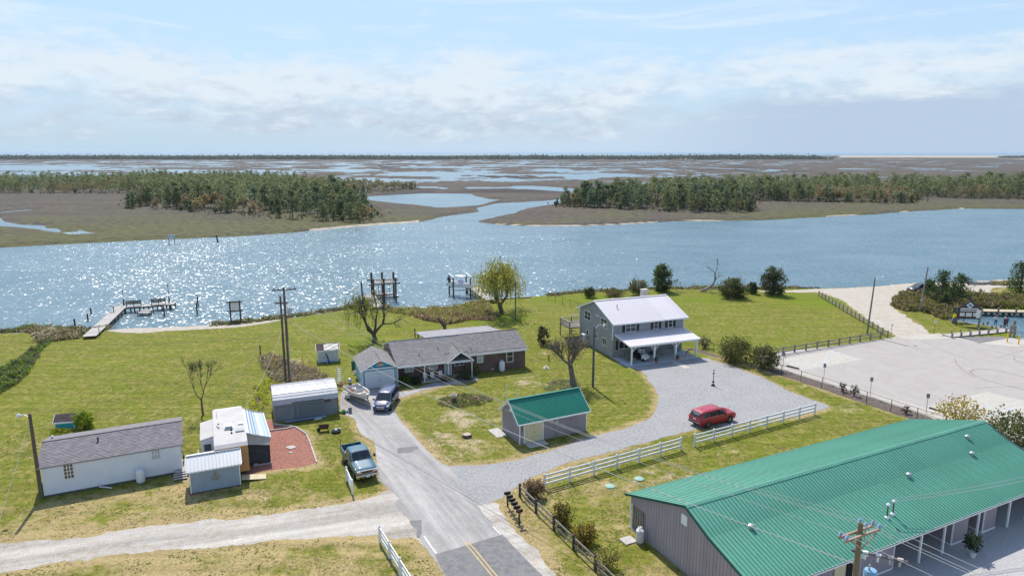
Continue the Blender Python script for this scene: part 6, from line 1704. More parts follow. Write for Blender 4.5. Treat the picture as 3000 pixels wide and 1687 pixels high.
# red mulch bed edging and stones
for i, (a, b_) in enumerate((((803, 1243), (864, 1251.5)), ((788, 1263), (855, 1254)), ((865, 1251), (897, 1272)), ((898, 1273), (912, 1308)), ((912, 1309), (928, 1355)))):
 A, B = gv(*a), gv(*b_); mb = MB(); mb.beam((0, 0, .06), (B - A) + Vector((0, 0, .06)), .13, .13)
 tag(mb.build('edging_log', m_palewood, loc=A), ('pale edging log at the back of the mulch bed by the metal shed', 'edging log lying across the mulch bed towards the awning', 'edging log on the slanting back corner of the mulch bed', 'short edging log on the right side of the mulch bed', 'long edging log ending at the front of the mulch bed')[i], 'log', 'edging logs round the mulch bed')
for px, py, r_, lb in ((852, 1311, .5, 'pale flat stepping stone on the red mulch'), (851, 1326, .22, 'small square block on the red mulch')):
 mb = MB(); mb.prism([(r_ * (1 + .2 * math.sin(k * 2.3)) * math.cos(k * PI / 4), r_ * .7 * (1 + .15 * math.cos(k * 3.1)) * math.sin(k * PI / 4)) for k in range(8)], 0, .07); tag(mb.build('stepping_stone', m_stone, loc=(*gp(px, py), 0)), lb, 'stone')
# flag on its short pole
fl = thing('garden_flag', 'small american flag on a white pole behind the awning', 'flag', (-26.9, 69.3, 0), 0)
mb = MB(); mb.tube([(0, 0, 0), (0, 0, 1.9)], .03, 6); mb.tube([(-.12, 0, 0), (0, 0, .9), (.12, 0, 0)], .03, 6); mb.build('pole', m_plastic, fl)
m_fr, m_fw, m_fb = M('flag_red', (.5, .03, .05), .8), M('flag_white', (.75, .73, .72), .8), M('flag_blue', (.03, .05, .22), .8)
mb = MB(); NX = 10; fx = lambda u, v: (-.02 - .28 * u - .05 * math.sin(v * 9), -.07 * math.sin(u * 7 + v * 3), 1.95 + .55 * (1 - v) - .35 * u)
for r_ in range(13):
 for i in range(NX):
  u0, u1, v0, v1 = i / NX, (i + 1) / NX, r_ / 13, (r_ + 1) / 13
  mi = 2 if (i < 4 and r_ < 7) else (0 if r_ % 2 == 0 else 1)
  mb.face([fx(u0, v1), fx(u1, v1), fx(u1, v0), fx(u0, v0)], mi)
mb.build('flag_cloth', [m_fr, m_fw, m_fb], fl); mb = MB(); mb.tube([(0, 0, 1.9), (0, 0, 2.55)], .015, 5); mb.build('staff', m_dark, fl)
# =================================================================== TANKS AND SMALL FITTINGS
def tank(label, loc, s_=1.0, m_=None):
 T = thing('propane_tank', label, 'gas tank', loc)
 r_, h_ = .33 * s_, 1.15 * s_
 mb = MB(); mb.lathe([(r_ * .6, .06), (r_ * .95, .14), (r_, .26), (r_, h_ - .18), (r_ * .92, h_ - .07), (r_ * .6, h_), (.05, h_ + .02)], 20); mb.build('tank_body', m_ or m_plastic, T, smooth=True)
 mb = MB(); mb.lathe([(r_ * .75, 0), (r_ * .75, .1)], 16); mb.build('foot_ring', m_metal, T)
 mb = MB(); n = 16
 mb.tube([(.16 * s_ * math.cos(k * 2 * PI / n), .16 * s_ * math.sin(k * 2 * PI / n), h_ + .12) for k in range(n - 3)], .03, 6); mb.tube([(0, 0, h_), (0, 0, h_ + .16)], .05, 8)
 for a in (0.3, 2.2, 4.2):
  mb.tube([(.16 * s_ * math.cos(a), .16 * s_ * math.sin(a), h_ - .03), (.16 * s_ * math.cos(a), .16 * s_ * math.sin(a), h_ + .12)], .015, 5)
 mb.build('valve_collar', m_plastic, T)
MF = frame((-38.62, 52.13), rad(26.15))
tank('white propane tank against the wall of the long white home', local(MF, 7.05, -.55), 1.05)
tank('tall white propane tank against the dark brick wall', local(KF, 13.75, -.55), 1.15)
tank('white propane tank beside the slatted screen of the long building', local(BIGF, -.38, -2.5), .95, M('dirty_white', (.58, .57, .53), .6, .12, 3.0))
mb = MB(); mb.box(-.5, .5, -.45, .45, 0, .08); tag(mb.build('concrete_slab', m_concb, loc=local(BIGF, -1.0, -1.9), rot=(0, 0, BIG_T)), 'small concrete pad on the grass by the slatted screen', 'slab')
# septic lids
for px, py, lb in ((1787, 1424.5, 'green septic lid nearer the white fence post and road'), (1872, 1403, 'green septic lid nearer the long building roof')):
 lb = {1787: 'pale green round lid in the grass, the one farther from the red suv', 1872: 'pale green round lid in the grass, the one closer to the red suv'}[px]
 mb = MB(); mb.lathe([(.42, 0), (.42, .07), (.3, .12), (.02, .14)], 20); tag(mb.build('septic_lid', M('pale_green_plastic', (.27, .42, .34), .7), loc=(*gp(px, py), 0), smooth=True), lb, 'lid', 'septic lids in the lawn')
# stumps
for px, py, r_, h_, lb in ((1368, 1279, .48, .3, 'wide low tree stump in the lawn left of the green roofed shed'), (1090, 870, .3, .5, None)):
 if lb:
  mb = MB(); mb.lathe([(r_ * 1.15, 0), (r_ * .95, .15), (r_ * .9, h_)], 14, tone=.8); mb.lathe([(r_ * .88, h_ + .002), (r_ * .86, h_ + .01)], 14, mi=1); tag(mb.build('tree_stump', [m_bark, m_cutw], loc=(*gp(px, py), 0), smooth=True), lb, 'stump')
brs = thing('broken_trunk', 'short broken forked trunk standing behind the flat back roof', 'stump', gp(1300, 972), 0)
mb = MB(); mb.tube([(.3, 0, 0), (.1, 0, .9), (-.5, 0, 1.7), (-.9, 0, 2.3)], [.3, .24, .2, .15], 8); mb.tube([(.15, 0, .8), (.5, 0, 1.5)], [.2, .12], 7); mb.build('trunk', m_bark, brs, smooth=True)
pt = thing('stone_planter', 'grey stone planter on a trunk among weeds in the front lawn', 'planter', gp(1330, 1178), 0)
mb = MB(); mb.lathe([(.3, 0), (.26, .45), (.24, .5)], 12, tone=.8); mb.build('trunk_base', m_bark, pt); mb = MB(); mb.lathe([(.2, .5), (.36, .85), (.38, .9), (.3, .9), (.2, .7)], 14); mb.build('bowl', m_stone, pt, smooth=True)
# cast of white standpipes by the shed roof
for px, py, h_, lb in ((1483, 1190, 1.9, 'tall white standpipe behind the green roofed shed'), (1512, 1195, 1.7, 'short white standpipe behind the green roof near its end')):
 g_ = gp(px, py, 2.5) if False else local(frame((.75, 62.55), rad(26.67)), {1483: 1.3, 1512: 2.55}[px], {1483: 5.5, 1512: 5.75}[px])
 tag(MB().tube([(0, 0, 0), (0, 0, {1483: 4.3, 1512: 3.45}[px])], .045, 8).build('standpipe', m_plastic, loc=g_), lb, 'pipe')
# =================================================================== FENCES
def rail_fence(name, label, pts, n, postw, posth, rails, rw, rh, pm, rm, cap=None, group=None, sag=0.0):
 """pts: two photo points on the ground; n bays"""
 A, B = gv(*pts[0]), gv(*pts[1])
 T = thing(name, label, 'fence', A, math.atan2((B - A).y, (B - A).x), group)
 L = (B - A).length; st = L / n
 ps = None; rs = None
 for i in range(n + 1):
  if ps is None:
   mb = MB(); mb.box(-postw / 2, postw / 2, -postw / 2, postw / 2, 0, posth)
   if cap:
    mb.mesh([(-postw * .62, -postw * .62, posth), (postw * .62, -postw * .62, posth), (postw * .62, postw * .62, posth), (-postw * .62, postw * .62, posth), (0, 0, posth + .09)], [(0, 1, 4), (1, 2, 4), (2, 3, 4), (3, 0, 4), (3, 2, 1, 0)])
   ps = mb.build('post', pm, T)
  else:
   o = child(ps, T, (i * st, 0, R.uniform(-.03, .03) if not cap else 0))
   if not cap:
    o.rotation_euler = (R.uniform(-.03, .03), R.uniform(-.03, .03), 0)
 for z in rails:
  for i in range(n):
   if rs is None:
    rs = MB().box(postw / 2, st - postw / 2, -rw / 2, rw / 2, -rh / 2, rh / 2, tone=1.0).build('rail', rm, T, loc=(0, 0, z))
   else:
    o = child(rs, T, (i * st, 0 if cap else R.uniform(-.02, .02), z))
    if not cap:
     o.rotation_euler = (0, R.uniform(-.012, .012), 0)
 return T
W_ = lambda a, b_: (a, b_)
rail_fence('rail_fence', 'white three rail fence along the drive, run left of the gap', ((1595, 1431), (1994, 1318)), 6, .15, 1.33, (.42, .80, 1.18), .06, .16, m_white, m_white, True, 'white vinyl rail fences')
rail_fence('rail_fence', 'white three rail fence behind which the red suv is parked', ((2035, 1308), (2386, 1214)), 7, .15, 1.33, (.42, .80, 1.18), .06, .16, m_white, m_white, True, 'white vinyl rail fences')
rail_fence('rail_fence', 'short white rail fence beside the teal pickup truck', ((1016, 1409), (1033, 1448)), 1, .15, 1.33, (.42, .80, 1.18), .06, .16, m_white, m_white, True, 'white vinyl rail fences')
rail_fence('rail_fence', 'white rail fence on the grass left of the road markings', ((1113, 1588), (1206, 1740)), 3, .15, 1.33, (.42, .80, 1.18), .06, .16, m_white, m_white, True, 'white vinyl rail fences')
rail_fence('split_rail_fence', 'brown split rail fence beside the mailboxes and dry bushes', ((1523, 1455), (1815, 1742)), 5, .16, 1.2, (.45, .95), .07, .13, m_darkwood, m_wood, None, 'brown wooden rail fences')
rail_fence('split_rail_fence', 'brown two rail fence between the far lawn and the parking lot', (ZB([(170, 850)])[0], ZB([(1098, 700)])[0]), 10, .17, 1.15, (.42, .92), .07, .15, m_wood, m_wood, None, 'brown wooden rail fences')
rail_fence('split_rail_fence', 'brown post and rail fence between the far lawn and the sand track', (ZB([(1158, 692)])[0], ZB([(575, 343)])[0]), 17, .17, 1.15, (.42, .88), .07, .15, m_wood, m_wood, None, 'brown wooden rail fences')
def chain_fence(label, pts, n, h_=1.35):
 P = [gv(*p) for p in pts]
 T = thing('chain_link_fence', label, 'fence', P[0], 0, 'black chain link fences')
 seg = []
 tot = sum((b_ - a).length for a, b_ in zip(P, P[1:]))
 def at_(d):
  for a, b_ in zip(P, P[1:]):
   L = (b_ - a).length
   if d <= L + 1e-6:
    return a.lerp(b_, d / L) - P[0]
   d -= L
  return P[-1] - P[0]
 pm = None
 for i in range(n + 1):
  q = at_(tot * i / n)
  if pm is None:
   pm = MB().tube([(0, 0, 0), (0, 0, h_ + .05)], .035, 6).build('post', m_blackm, T, loc=q)
  else:
   child(pm, T, q)
 mb = MB(); mb.tube([p - P[0] + Vector((0, 0, h_)) for p in P], .022, 6); mb.build('top_rail', m_blackm, T)
 mb = MB(); wmid = .0028; stp = .14
 for a, b_ in zip(P, P[1:]):
  a0, d = a - P[0], (b_ - a); L = d.length; d = d / L; k = int((L + h_) / stp)
  for i in range(k):
   s0 = i * stp
   for sg in (0, 1):
    x0, x1 = s0 - h_, s0
    z0, z1 = (.03, h_) if sg else (h_, .03)
    if x0 < 0:
     z0 += (z1 - z0) * (0 - x0) / h_; x0 = 0
    if x1 > L:
     z1 = z1 - (z1 - z0) * (x1 - L) / max(x1 - x0, 1e-6); x1 = L
    if x1 > x0 + .02:
     p, q = a0 + d * x0 + Vector((0, 0, z0)), a0 + d * x1 + Vector((0, 0, z1)); u = Vector((0, 0, wmid))
     mb.face([p - u, q - u, q + u, p + u])
 mb.build('wire_mesh', m_blackm, T, kind='stuff')
 return T
HZ_ = lambda pts: crop(pts, 1600, 780, 3.623)
chain_fence('black chain link fence from the house porch along the mulch strip', HZ_([(1475, 815), (1775, 918), (2170, 1040)]) + ZB([(235, 1004), (565, 1110), (945, 1236), (1385, 1384), (1645, 1470)]), 13)
chain_fence('black chain link fence from the shore towards the two storey house', HZ_([(20, 358), (180, 408), (350, 462), (420, 485)]), 5)
# mailboxes
mbx = thing('mailbox_stand', 'row of six black mailboxes on a dark wooden stand', 'mailboxes', gp(1487, 1483), 0)
A, B = gv(1487, 1483), gv(1521, 1535); d_ = (B - A); mbx.rotation_euler = (0, 0, math.atan2(d_.y, d_.x)); Lm = d_.length
for x in (.0, Lm):
 mb = MB(); mb.box(-.06, .06, -.06, .06, 0, 1.02); mb.build('post', m_darkwood, mbx, loc=(x, 0, 0))
mb = MB(); mb.box(-.2, Lm + .2, -.09, .09, .98, 1.04); mb.box(-.1, Lm + .1, -.04, .04, .84, .98); mb.build('shelf', m_wood, mbx)
for k in range(6):
 o = thing_part('mailbox', mbx, (-.05 + (Lm + .1) * k / 5, 0, 1.05))
 prof = [(-.09, 0), (.09, 0), (.09, .14)] + [(.09 * math.cos(a), .14 + .09 * math.sin(a)) for a in (PI / 6, PI / 3, PI / 2, 2 * PI / 3, 5 * PI / 6)] + [(-.09, .14)]
 mb = MB(); n = len(prof); L2 = .26
 mb.mesh([(x, -L2, z) for x, z in prof] + [(x, L2, z) for x, z in prof], [tuple(range(n)), tuple(range(n, 2 * n))[::-1]] + [((i + 1) % n, i, n + i, n + (i + 1) % n) for i in range(n)]); mb.build('box', m_black, o)
 mb = MB(); mb.box(.092, .102, -.1, -.02, .08, .2); mb.build('signal_flag', m_red if k == 5 else m_black, o)
nb = MB(); nb.box(0, 0.02, -.05, .05, 0, .12)
# =================================================================== POLES
def street_pole(label, px, py, h_, arm, r_=.13, m_=None, lean=(0, 0), lamp=True):
 T = thing('street_lamp' if lamp else 'wooden_pole', label, 'street lamp' if lamp else 'pole', gp(px, py))
 tp_ = Vector((lean[0], lean[1], h_))
 mb = MB(); mb.tube([(0, 0, 0), tp_ * .5, tp_], [r_, r_ * .9, r_ * .75], 10); mb.build('pole', m_ or m_polegrey, T, smooth=True)
 if lamp:
  ax, ay, az = arm
  mb = MB(); mb.tube([tp_ - Vector((0, 0, .35)), tp_ + Vector((ax * .5, ay * .5, az - .05)), tp_ + Vector((ax, ay, az - .1))], .03, 6); mb.build('lamp_arm', m_alu, T)
  mb = MB(); mb.lathe([(.05, .12), (.1, .08), (.19, -.06), (.17, -.12), (.05, -.22)], 12); mb.build('lamp_head', m_alu, T, loc=tp_ + Vector((ax * 1.05, ay * 1.05, az - .12)), smooth=True)
 return T
street_pole('wooden street lamp with white lamp head at the left of the white home', 122, 1458, 7.35, (-1.05, .25, -.1), .16, m_polewood)
street_pole('grey street lamp standing left of the porch, by the pruned tree', 1737, 1133.5, 7.6, (1.15, .2, .25), .15)
street_pole('slim street lamp behind the long willow near the boat dock', 1510, 937, 6.8, (.9, .3, .15), .12)
street_pole('leaning street lamp at the corner of the brown fence by the lot', 2540, 981, 9.0, (1.3, .3, .25), .13, M('greenish_pole', (.16, .17, .13), .9, .2), (.45, .2))
p_ = street_pole('leaning grey wooden pole in the brush beside the sand track', 2694, 913, 8.0, (0, 0, 0), .15, M('weathered_pole', (.24, .22, .18), .9, .2), (.75, .3), lamp=False)
mb = MB(); mb.box(-.12, .12, -.2, 0, -.2, .2); mb.build('meter_box', m_metal, p_, loc=(.1, -.1, 2.2))
m_ins = M('insulator', (.30, .36, .55), .25, .1, spec=.7, coat=.6)
def insulator(parent, loc, s_=1.0):
 mb = MB(); mb.lathe([(.035 * s_, 0), (.035 * s_, .07 * s_), (.11 * s_, .09 * s_), (.06 * s_, .14 * s_), (.10 * s_, .17 * s_), (.05 * s_, .24 * s_), (.02, .27 * s_)], 10); return mb.build('insulator', m_ins, parent, loc=loc, smooth=True)
# twin utility poles on the left
pA = thing('utility_pole', 'taller of the twin wooden utility poles, with transformer', 'utility pole', gp(849, 1116)); HA = 11.9
gA = gv(849, 1116)
mb = MB(); mb.tube([(0, 0, 0), (0, 0, HA)], [.2, .13], 10); mb.build('pole', m_polewood, pA, smooth=True)
mb = MB(); mb.beam((-1.55, .35, HA - .45), (1.55, -.05, HA - .2), .12, .14); mb.build('crossarm', m_darkwood, pA)
mb = MB(); mb.lathe([(.2, 0), (.26, .05), (.26, .75), (.2, .85), (.05, .88)], 14); mb.tube([(0, 0, .85), (0, 0, 1.2)], .05, 6, mi=0); mb.build('transformer', [m_metal], pA, loc=(.6, -.15, HA - 3.3), smooth=True)
mb = MB(); mb.beam((.1, 0, HA - 3.0), (.5, -.1, HA - 3.0), .08, .1); mb.build('bracket', m_metal, pA)
mb = MB(); mb.tube([(.17, -.1, .2), (.15, -.1, 5.2)], .05, 6); mb.build('conduit', m_metal, pA)
for x in (-1.3, -.7, .7, 1.35):
 insulator(pA, (x, .15 - x * .12, HA - .28 + x * .08), 1.0)
pB = thing('utility_pole', 'shorter of the twin wooden utility poles, left one', 'utility pole', gp(837, 1108)); HB = 10.6
gB = gv(837, 1108)
mb = MB(); mb.tube([(0, 0, 0), (0, 0, HB)], [.17, .11], 10); mb.build('pole', m_polewood, pB, smooth=True)
for dy in (-.12, .12):
 mb = MB(); mb.beam((-.75, dy, HB - .9), (.85, dy, HB - .85), .1, .12); mb.build('crossarm', m_darkwood, pB)
insulator(pB, (-.15, 0, HB), .8)
# pole at the lower right
pC = thing('utility_pole', 'wooden utility pole with double crossarm in front of the green roof', 'utility pole', (0, 0, 0))
HC = 9.6
topC = gv(2522, 1531.5, HC); pC.location = (topC.x, topC.y, 0)
mb = MB(); mb.tube([(0, 0, 0), (0, 0, HC)], [.17, .125], 12); mb.build('pole', M('tan_pole', (.20, .15, .085), .9, .15, 2.0, stretch=(4, 4, .3)), pC, smooth=True)
uC = Vector((math.cos(rad(24)), math.sin(rad(24)), 0)); vC = Vector((-uC.y, uC.x, 0))
m_arm = M('crossarm_wood', (.36, .25, .18), .85, .12, 3.0)
for s_ in (-1, 1):
 o_ = vC * s_ * .19
 mb = MB(); mb.beam(uC * -1.25 + o_ + Vector((0, 0, HC - .62)), uC * 1.25 + o_ + Vector((0, 0, HC - .52)), .10, .13); mb.build('crossarm', m_arm, pC)
 mb = MB(); mb.beam(uC * s_ * .9 + vC * -.27 + Vector((0, 0, HC - .62)), vC * -.2 + Vector((0, 0, HC - 1.3)), .04, .07); mb.build('arm_brace', m_arm, pC)
 for t_ in (-1.15, 1.15):
  insulator(pC, tuple(uC * t_ + o_ + Vector((0, 0, HC - .50 + t_ * .04))), .95)
insulator(pC, (-.06, 0, HC + .02), .95); insulator(pC, (.2, -.14, HC - .12), .95)
mb = MB(); mb.tube([(.2, -.14, HC - .95), (.2, -.14, HC - .1)], .03, 6); mb.build('pin', m_metal, pC)
for k, (z, x) in enumerate(((1.75, .0), (2.35, 0))):
 pass
d2 = (uC * .75 - vC * .66).normalized()
mb = MB(); mb.beam(Vector((0, 0, HC - 1.55)) + d2 * -.3, Vector((0, 0, HC - 1.75)) + d2 * 2.3, .09, .12); mb.build('side_arm', M('dark_arm', (.14, .12, .12), .8), pC)
for t_ in (.35, .95, 1.5, 1.95):
 mb = MB(); mb.box(-.13, .13, -.07, .07, .05, .15); mb.lathe([(.05, -.3), (.06, -.05), (.03, .05)], 8); mb.build('cutout', m_palewood if t_ > 1 else m_plastic, pC, loc=Vector((0, 0, HC - 1.62 - t_ * .07)) + d2 * t_, rot=(0, 0, math.atan2(d2.y, d2.x)))
mb = MB(); mb.lathe([(.28, 0), (.33, .06), (.33, .85), (.28, .95), (.06, 1.0)], 18); mb.build('transformer', M('blue_grey_tank', (.20, .36, .50), .4, .08), pC, loc=tuple(uC * .75 + vC * -.28 + Vector((0, 0, HC - 3.6))), smooth=True)
mb = MB(); mb.tube([(0, 0, 0), (0, 0, .3)], .05, 8); mb.build('bushing', m_metal, pC, loc=tuple(uC * .62 + vC * -.28 + Vector((0, 0, HC - 2.62))))
mb = MB(); mb.tube([(.14, -.1, 1.0), (.14, -.1, HC - 1.6)], .02, 5); mb.build('ground_wire', m_metal, pC)
def wire(label, a, b_, sag, r_=.010, mat=None, grp='overhead power lines'):
 a, b_ = Vector(a), Vector(b_); n = 28
 pts = [a.lerp(b_, i / n) - Vector((0, 0, 4 * sag * (i / n) * (1 - i / n))) for i in range(n + 1)]
 o = MB().tube([p - a for p in pts], r_, 5, cap=False).build('power_line', mat or M('aluminium_wire', (.42, .40, .38), .6, .05), None, loc=a)
 return tag(o, label, 'power line', grp)
Cz = lambda t_, s_, dz: Vector((topC.x, topC.y, 0)) + uC * t_ + vC * s_ * .19 + Vector((0, 0, HC - .25 + t_ * .04 + dz))
lines_lab = ['power line ending at the left insulator of the double crossarm', 'power line from the second insulator of the double crossarm', 'power line ending on the pole top insulator at the lower right', 'power line ending at the far right insulator of the double crossarm']
for k, (tc_, pa) in enumerate(((-1.15, (-1.3, .3, HA - .15)), (-.06, (-.7, .2, HA - .1)), (.2, (.7, .1, HA)), (1.15, (1.35, 0, HA + .05)))):
 e = Cz(tc_, -1 if k % 3 else 1, 0 if abs(tc_) > 1 else .28)
 wire(lines_lab[k], gA + Vector(pa), e, 1.9 + .25 * k)
 wire(('outgoing line from the left insulators at the lower right pole', 'outgoing line from the pole top at the lower right', 'outgoing line beside the pole top at the lower right', 'outgoing line from the right insulators at the lower right pole')[k], e, e - vC * 30 + uC * 9 + Vector((0, 0, .3)), .8, .013, grp='lines leaving the lower right pole')
wire('low twisted cable crossing the lawn towards the long building', gB + Vector((0, 0, HB - 2.6)), topC - Vector((0, 0, 2.3)), 1.5, .025)
wire('service wire from the twin poles to the brick house roof', gA + Vector((0, 0, HA - 2.6)), Vector(local(KF, .3, 4.2, 4.2)) + Vector((0, 0, 4.2)), .7, .016)
wire('dark wire running left from the twin poles over the lawn', gB + Vector((0, 0, 5.6)), gv(-150, 1085) + Vector((0, 0, 4.5)), 1.1, .018, m_black)
wire('pale guy wire from the twin poles down to the bare tree', gB + Vector((0, 0, HB - 1.8)), gv(620, 1215) + Vector((0, 0, .2)), .3, .016)
wire('service cable from the twin poles to the camper', gB + Vector((0, 0, 6.5)), Vector((-26.5, 64.5, 3.3)), .8, .016)
wire('twisted service drop from the roof mast to the right', Vector(local(BIGF, 13.8, -11.6)) + Vector((0, 0, 4.25)), Vector(local(BIGF, 45, -19)) + Vector((0, 0, 7.4)), .9, .022)
wire('second service drop from the roof mast to the right', Vector(local(BIGF, 14.5, -11.5)) + Vector((0, 0, 4.3)), Vector(local(BIGF, 45, -18.6)) + Vector((0, 0, 7.7)), .9, .018)
wire('guy wire from the wooden street lamp down to the lane', gv(122, 1458) + Vector((0, 0, 6.9)), gv(-60, 1700), .2, .014, grp='guy wires')
# guards on the guy anchors
m_og = M('orange_guard', (.75, .28, .03), .5)
for i, (px, py) in enumerate(((792, 1086), (800, 1084), (915, 1100), (893, 1090))):
 tag(MB().tube([(0, 0, 0), ((-.5, -.3, .5, .4)[i] * -.8, .3, 2.1)], .045, 6).build('guy_guard', m_og, loc=(*gp(px, py), 0)), ('orange guy wire guard leaning left of the twin poles', 'second orange guy wire guard left of the twin poles', 'orange guy wire guard between the twin poles and white shed', 'thin orange guy guard just right of the twin poles')[i], 'guy guard', 'orange guy wire guards')
cs = [(763, 1037, 1.35, 'short dark post in the brown weeds left of the twin poles'), (1216, 987, 1.4, 'short dark post behind the brick house roof')]
for px, py, h_, lb in cs:
 tag(MB().tube([(0, 0, 0), (0, 0, h_)], .09, 8).build('wooden_post', m_darkwood, loc=(*gp(px, py), 0)), lb, 'post')
# =================================================================== PORCH FURNITURE
def frame_chair(name, label, loc, rz, fm, sm, group):
 T = thing(name, label, 'chair', loc, rz, group)
 for s_ in (-1, 1):
  mb = MB(); mb.tube([(s_ * .27, .28, 0), (s_ * .27, -.26, .04), (s_ * .27, -.3, .62), (s_ * .27, .1, .64)], .022, 6); mb.tube([(s_ * .26, -.28, .38), (s_ * .26, .22, .38), (s_ * .26, .42, 1.02)], .02, 6); mb.build('side_frame', fm, T)
 mb = MB(); mb.box(-.25, .25, -.28, .22, .37, .41); mb.build('seat', sm, T)
 mb = MB(); mb.mesh([(-.25, .22, .42), (.25, .22, .42), (.25, .42, 1.02), (-.25, .42, 1.02), (-.25, .26, .41), (.25, .26, .41), (.25, .46, 1.01), (-.25, .46, 1.01)], [(0, 1, 2, 3), (7, 6, 5, 4), (0, 4, 5, 1), (1, 5, 6, 2), (2, 6, 7, 3), (3, 7, 4, 0)]); mb.build('backrest', sm, T)
 return T
for i, (u, v) in enumerate(((3.55, -.7), (4.5, -.65), (5.6, -.5))):
 frame_chair('porch_chair', ('white porch chair nearest the blue garage', 'white porch chair in the middle of the three by the bricks', 'white porch chair nearest the pale front door')[i], local(KF, u, v, 0), KT, m_plastic, m_plastic, 'white chairs on the brick house porch').scale = (.88,) * 3
gr_s = M('grey_sling', (.40, .44, .48), .7)
for i, (u, v, rz) in enumerate(((7.35, -1.3, 75), (8.85, -1.75, -60), (8.15, -.2, 5))):
 frame_chair('patio_chair', ('white framed patio chair left of the round glass table', 'white framed patio chair right of the round glass table', 'patio chair behind the round glass table by the wall')[i], local(HF, u, v, 0), HT + rad(rz), m_plastic, gr_s, 'patio chairs round the glass table')
tb = thing('patio_table', 'round glass patio table under the porch of the grey house', 'table', local(HF, 8.1, -1.3), HT)
mb = MB(); mb.lathe([(.5, .68), (.52, .7), (.5, .72)], 20); mb.build('table_top', gr_s, tb)
for k in range(4):
 a = PI / 4 + k * PI / 2; mb = MB(); mb.tube([(.15 * math.cos(a), .15 * math.sin(a), .68), (.4 * math.cos(a), .4 * math.sin(a), .09)], .025, 6); mb.build('leg', m_plastic, tb)
for i, (u, v, rz, mm, lb) in enumerate(((1.35, -1.1, 85, m_wood, 'wooden armchair against the wall at the left end of the porch'), (1.3, -2.2, 75, m_wood, 'wooden armchair in the middle of the left porch edge'), (1.35, -3.3, 160, m_wood, 'wooden armchair beside the left corner post of the porch'))):
 T = thing('garden_armchair', lb, 'chair', local(HF, u, v, 0), HT + rad(rz), 'wooden armchairs on the porch')
 for sx in (-.3, .3):
  for sy in (-.28, .28):
   mb = MB(); mb.box(sx - .03, sx + .03, sy - .03, sy + .03, .09, .62); mb.build('leg', mm, T)
  mb = MB(); mb.box(sx - .06, sx + .06, -.32, .32, .62, .66); mb.build('armrest', mm, T)
 mb = MB(); mb.box(-.3, .3, -.3, .3, .38, .43); mb.build('seat', mm, T)
 for k in range(5):
  mb = MB(); mb.beam((-.24 + k * .12, .28, .42), (-.24 + k * .12, .42, 1.0), .08, .025, up=(0, 1, 0)); mb.build('back_slat', mm, T)
# golf cart
gc = thing('golf_cart', 'white and black golf cart under the porch of the grey house', 'golf cart', local(HF, 3.0, -2.3, .09), HT - rad(62))
mb = MB(); mb.mesh([(1.2, -.55, .3), (1.2, .55, .3), (1.25, .5, .62), (1.25, -.5, .62), (.55, -.58, .3), (.55, .58, .3), (.6, .52, .95), (.6, -.52, .95)], [(0, 1, 2, 3), (3, 2, 6, 7), (0, 3, 7, 4), (1, 5, 6, 2), (4, 7, 6, 5)]); mb.build('front_cowl', m_plastic, gc, bevel=.04)
mb = MB(); mb.box(-1.2, .6, -.55, .55, .25, .4); mb.box(-.9, -.2, -.55, .55, .4, .68); mb.build('body', m_black, gc)
mb = MB(); mb.box(-.75, -.2, -.5, .5, .68, .8); mb.box(-.85, -.7, -.5, .5, .8, 1.2); mb.build('seat', m_black, gc)
mb = MB(); mb.box(-1.0, .75, -.58, .58, 1.78, 1.84); mb.build('roof', m_black, gc, bevel=.03)
for x, y in ((.62, -.5), (.62, .5), (-.9, -.5), (-.9, .5)):
 mb = MB(); mb.tube([(x * .98, y, .6), (x, y, 1.8)], .022, 6); mb.build('roof_post', m_black, gc)
for x in (-.85, .85):
 for y in (-.52, .52):
  mb = MB(); mb.lathe([(.22, -.09), (.24, 0), (.22, .09)], 14, axis='y'); mb.build('wheel', m_tyre, gc, loc=(x, y, .23))
mb = MB(); mb.tube([(.5, .2, .9), (.2, .2, 1.0)], .02, 6); mb.tube([(.2 + .0, .2 + .17 * math.cos(k * PI / 5), 1.0 + .17 * math.sin(k * PI / 5)) for k in range(11)], .016, 5); mb.build('steering_wheel', m_black, gc)
# pots, planter, spinner, cooler, grill cover
for i, (u, v) in enumerate(((4.35, -4.25), (7.75, -4.2))):
 T = thing('flower_pot', ('terracotta pot with plant at the left middle porch post', 'terracotta pot at the right middle porch post by the walk')[i], 'flower pot', local(HF, u, v, .0), 0, 'terracotta pots at the porch edge')
 mb = MB(); mb.lathe([(.15, .09), (.22, .42), (.25, .42), (.25, .48), (.19, .48), (.17, .4)], 14); mb.build('pot', m_terra, T, smooth=True)
 rng = np.random.default_rng(i); C = rng.normal(size=(60, 3)) * (.13, .13, .13) + (0, 0, .62); V, F, Tn = card_arrays(C, .1, rng, np.tile([[.05, .09, .03]], (60, 1)) * rng.uniform(.6, 1.3, (60, 1)))
 np_mesh('foliage', V, F, leaf_mat('leaf', (1, 1, 1)), {'tone': Tn}, parent=T)
tr_ = thing('stone_trough', 'long rough stone planter with dry plants at the porch edge', 'planter', local(HF, 9.4, -3.95, .09), HT)
mb = MB()
for k in range(9):
 mb.box(-1.3 + k * .29, -1.3 + k * .29 + .26, -.22, .22, 0, .3 + .08 * math.sin(k * 2.1));
mb.build('stone_row', m_stone, tr_)
wv = MB(); wv.tube([(-.5, 0, 0), (-.3, .1, .5), (.2, .0, .75), (.7, .1, .8)], [.14, .12, .08, .04], 7); wv.tube([(-.2, .1, .5), (.1, -.1, .2)], .07, 6); tag(wv.build('driftwood_log', m_palebark, loc=local(HF, 10.4, -3.1, .2), rot=(0, 0, HT)), 'twisted grey driftwood piece at the right end of the porch', 'driftwood')
